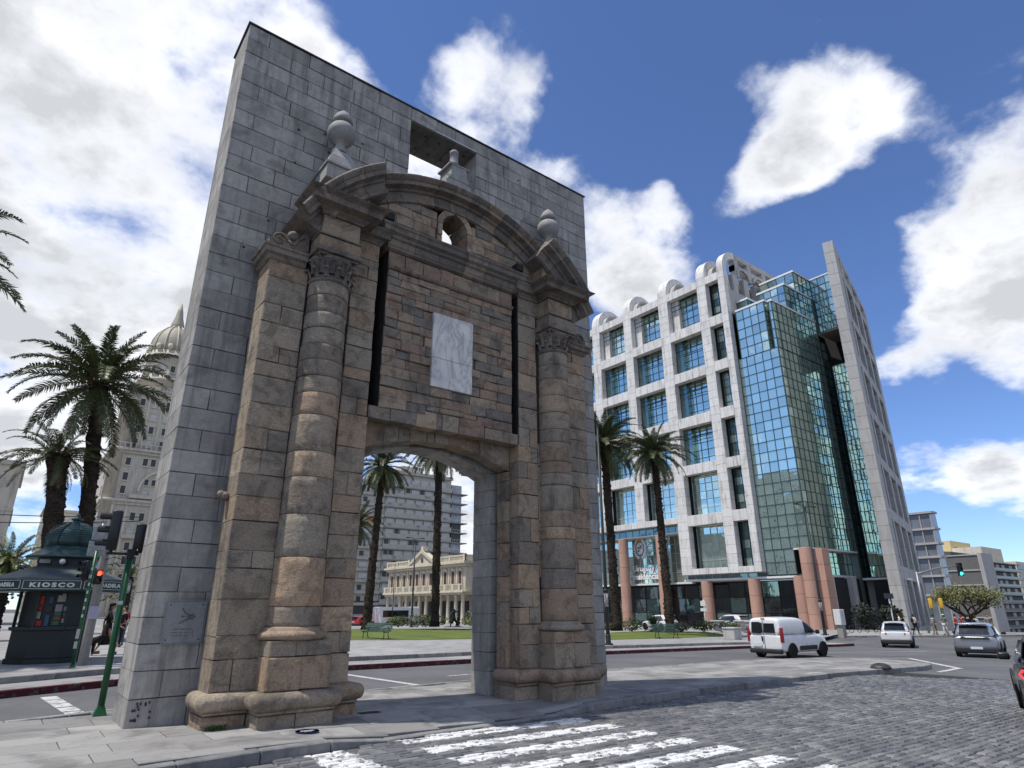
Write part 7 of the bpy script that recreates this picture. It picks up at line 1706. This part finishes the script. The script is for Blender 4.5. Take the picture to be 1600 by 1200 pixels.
    mb = MB(); mb.ball(hd + Vector((0, .022, .028)) * k, .108 * k, 14, 0, (.9, .98, 1.10)); 
    if hairlen: mb.ball(hd + Vector((0, .07, -hairlen)) * k, .09 * k, 10, 0, (.9, .6, 1.8))
    mb.obj('hair', HAIRM, t)
    if cap: mb = MB(); mb.lathe([(.112 * k, 0), (.11 * k, .05 * k), (.07 * k, .09 * k), (0, .10 * k)], 14, (hd.x, hd.y + .01, hd.z + .04 * k)); mb.cbox(hd.x - .07 * k, hd.x + .07 * k, hd.y - .20 * k, hd.y - .09 * k, hd.z + .045 * k, hd.z + .06 * k, .004); mb.obj('cap', cap, t)
    mb = MB()
    for q, s in (('al', -1), ('ar', 1)): mb.rbox(J[q].x - .045, J[q].x + .045, J[q].y - .19, J[q].y + .06, J[q].z - .09, J[q].z + .01, .03, 2)
    mb.obj('shoes', cloth('shoe', shoes), t)
    for q, s in (('wl', -1), ('wr', 1)):
        d_ = (J[q] - J['el' if s < 0 else 'er']).normalized(); c = J[q] + d_ * .055 * k; pts = [J[q] - d_ * .01, c, c + d_ * .03]; rad = [.025, .034, .03]; ed = [(0, 1), (1, 2)]
        for f in range(4): b_ = c + d_ * .03 + Vector((0, (f - 1.5) * .018, 0)); pts += [b_ + d_ * .012, b_ + d_ * (.05 + .008 * (f in (1, 2))) + Vector((-s * .012, 0, 0))]; rad += [.009, .008]; ed += [(2, len(pts) - 2), (len(pts) - 2, len(pts) - 1)]
        pts += [c + Vector((0, -.035, -.0)), c + Vector((-s * .01, -.05, 0)) + d_ * .03]; rad += [.011, .009]; ed += [(1, len(pts) - 2), (len(pts) - 2, len(pts) - 1)]
        skin_obj('hand', pts, ed, rad, SKN, t, 1, 1)
    if bag: mb = MB(); mb.rbox(-.15, .15, .10, .26, 1.05 * k, 1.42 * k, .05, 2); mb.obj('backpack', bag, t)
    return t
C = cloth; BKC = C('black', (.010, .010, .011)); WHC = C('white', (.55, .55, .54)); RDC = C('red', (.38, .03, .04)); NVC = C('navy', (.02, .025, .05)); GYC = C('grey', (.18, .18, .18)); JNC = C('jeans', (.06, .08, .13)); KHC = C('khaki', (.22, .18, .12)); GNC = C('green', (.10, .16, .12)); 
def strp():
    t = NT('striped_cloth'); o = t.obj(); sp = t.N('ShaderNodeSeparateXYZ'); t.L(o, sp.inputs[0]); f = t.math('FRACT', t.math('MULTIPLY', sp.outputs[2], 7)); t.set(t.mix(t.step(f, .45, .55), (.5, .5, .5, 1), (.03, .03, .04, 1)), .85); return t.mat
STR = strp()
person('woman in black dress with black cap walking a dog past the kiosk', gp(1.62, 16.6, .12), radians(75), BKC, BKC, 1.72, .55, True, BKC, hairlen=.10, female=True, shoes=(.15, .1, .08))
person('person in black shirt and red jacket behind the green signal post', gp(2.75, 22.2, .12), radians(10), BKC, BKC, 1.62, .1, False, None, RDC, .6)
person('person with head just above the red jacket, farther behind the post', gp(3.05, 23.6, .12), radians(-160), RDC, JNC, 1.66, .1)
GR = 'pedestrians waiting at the far corner'
for (x, y, rz, tp, bt, h, st, cp_, bg_, lab) in (
    (62.0, 14.6, 200, WHC, BKC, 1.80, .1, None, None, 'tall person in white shirt, leftmost of the pedestrians by the tower'),
    (63.3, 13.9, 40, WHC, BKC, 1.70, .4, None, BKC, 'person in white top and black trousers, second from the left'),
    (63.9, 12.6, 160, STR, KHC, 1.66, .5, None, None, 'person in black and white striped top with bare calves'),
    (63.5, 11.6, 250, GNC, WHC, 1.70, .2, WHC, None, 'person in pale green with light trousers near the yellow lights'),
    (63.2, 10.6, 30, RDC, JNC, 1.72, .2, None, None, 'person in red top left of the tree trunk'),
    (63.6, 10.3, 200, RDC, NVC, 1.64, .1, RDC, None, 'person in dark red cap and top beside the other red top'),
    (62.6, 9.5, 120, BKC, BKC, 1.70, .2, None, None, 'person all in black standing under the tree'),
    (62.4, 8.9, 60, WHC, GYC, 1.62, .3, None, BKC, 'person in white shirt with dark backpack under the tree'),
    (62.3, 8.0, 300, GYC, BKC, 1.70, .1, None, None, 'person in grey next to the silver car roof, rightmost pedestrian')):
    person(lab, gp(x, y, -.02), radians(rz), tp, bt, h, st, False, cp_, bg_, .4, group=GR)
# dog
DOGM = plain('black_dog_fur', (.012, .011, .010, 1), .9, 0, .3, 20, .4); DOGW = plain('white_dog_fur', (.45, .42, .38, 1), .9)
dg = thing('dog', 'black dog with white legs on a lead beside the woman in black', 'dog', gp(1.05, 16.4, .12), radians(-10))
P_ = [(-.28, 0, .42), (0, 0, .43), (.24, 0, .46), (.36, 0, .56), (.44, 0, .64), (.56, 0, .61), (.22, -.08, .36), (.23, -.08, .19), (.22, -.08, .03), (.22, .08, .36), (.18, .08, .19), (.2, .08, .03), (-.28, -.08, .36), (-.22, -.08, .24), (-.34, -.08, .13), (-.31, -.08, .03), (-.28, .08, .36), (-.26, .08, .24), (-.38, .08, .13), (-.35, .08, .03), (-.40, 0, .50), (-.5, 0, .60)]
E_ = [(0, 1), (1, 2), (2, 3), (3, 4), (4, 5), (2, 6), (6, 7), (7, 8), (2, 9), (9, 10), (10, 11), (0, 12), (12, 13), (13, 14), (14, 15), (0, 16), (16, 17), (17, 18), (18, 19), (0, 20), (20, 21)]
skin_obj('body', P_, E_, [.10, .115, .13, .08, .085, .04, .055, .035, .028, .055, .035, .028, .07, .055, .03, .026, .07, .055, .03, .026, .03, .02], DOGM, dg, 1)
mb = MB(); mb.ball((.42, -.06, .72), .035, 6, 0, (.6, .5, 1.4)); mb.ball((.42, .06, .72), .035, 6, 0, (.6, .5, 1.4)); mb.obj('ears', DOGM, dg)
mb = MB(); [mb.ball((x_, y_, .04), .036, 6, 0, (1.2, 1, 1)) for x_, y_ in ((.22, -.08), (.2, .08), (-.31, -.08), (-.35, .08))]; mb.obj('paws', DOGW, dg)
# bronze statue group on the lawn
st_ = thing('bronze_statue', 'small dark bronze figure group on the lawn seen through the gate', 'statue', gp(38.6, 51.0, .3))
skin_obj('figure', [(0, 0, .9), (0, 0, 1.3), (0, 0, 1.65), (0, 0, 1.95), (-.35, 0, 1.5), (-.6, -.1, 1.1), (.4, 0, 1.6), (.7, .1, 1.9), (-.3, 0, .6), (-.45, 0, .1), (.3, 0, .55), (.55, 0, .1)], [(0, 1), (1, 2), (2, 3), (2, 4), (4, 5), (2, 6), (6, 7), (0, 8), (8, 9), (0, 10), (10, 11)], [.19, .17, .12, .12, .07, .05, .07, .045, .10, .07, .10, .07], BRZ, st_)
skin_obj('second_figure', [(.6, .2, .5), (.65, .2, .9), (.7, .2, 1.15), (.95, .2, .7), (.9, .2, .1), (.4, .2, .1)], [(0, 1), (1, 2), (1, 3), (0, 4), (0, 5)], [.14, .13, .10, .05, .07, .07], BRZ, st_)
mb = MB(); mb.lathe([(1.15, -.25), (1.1, .06), (.9, .1)], 10, smooth=False); mb.obj('plinth', BRZ, st_)
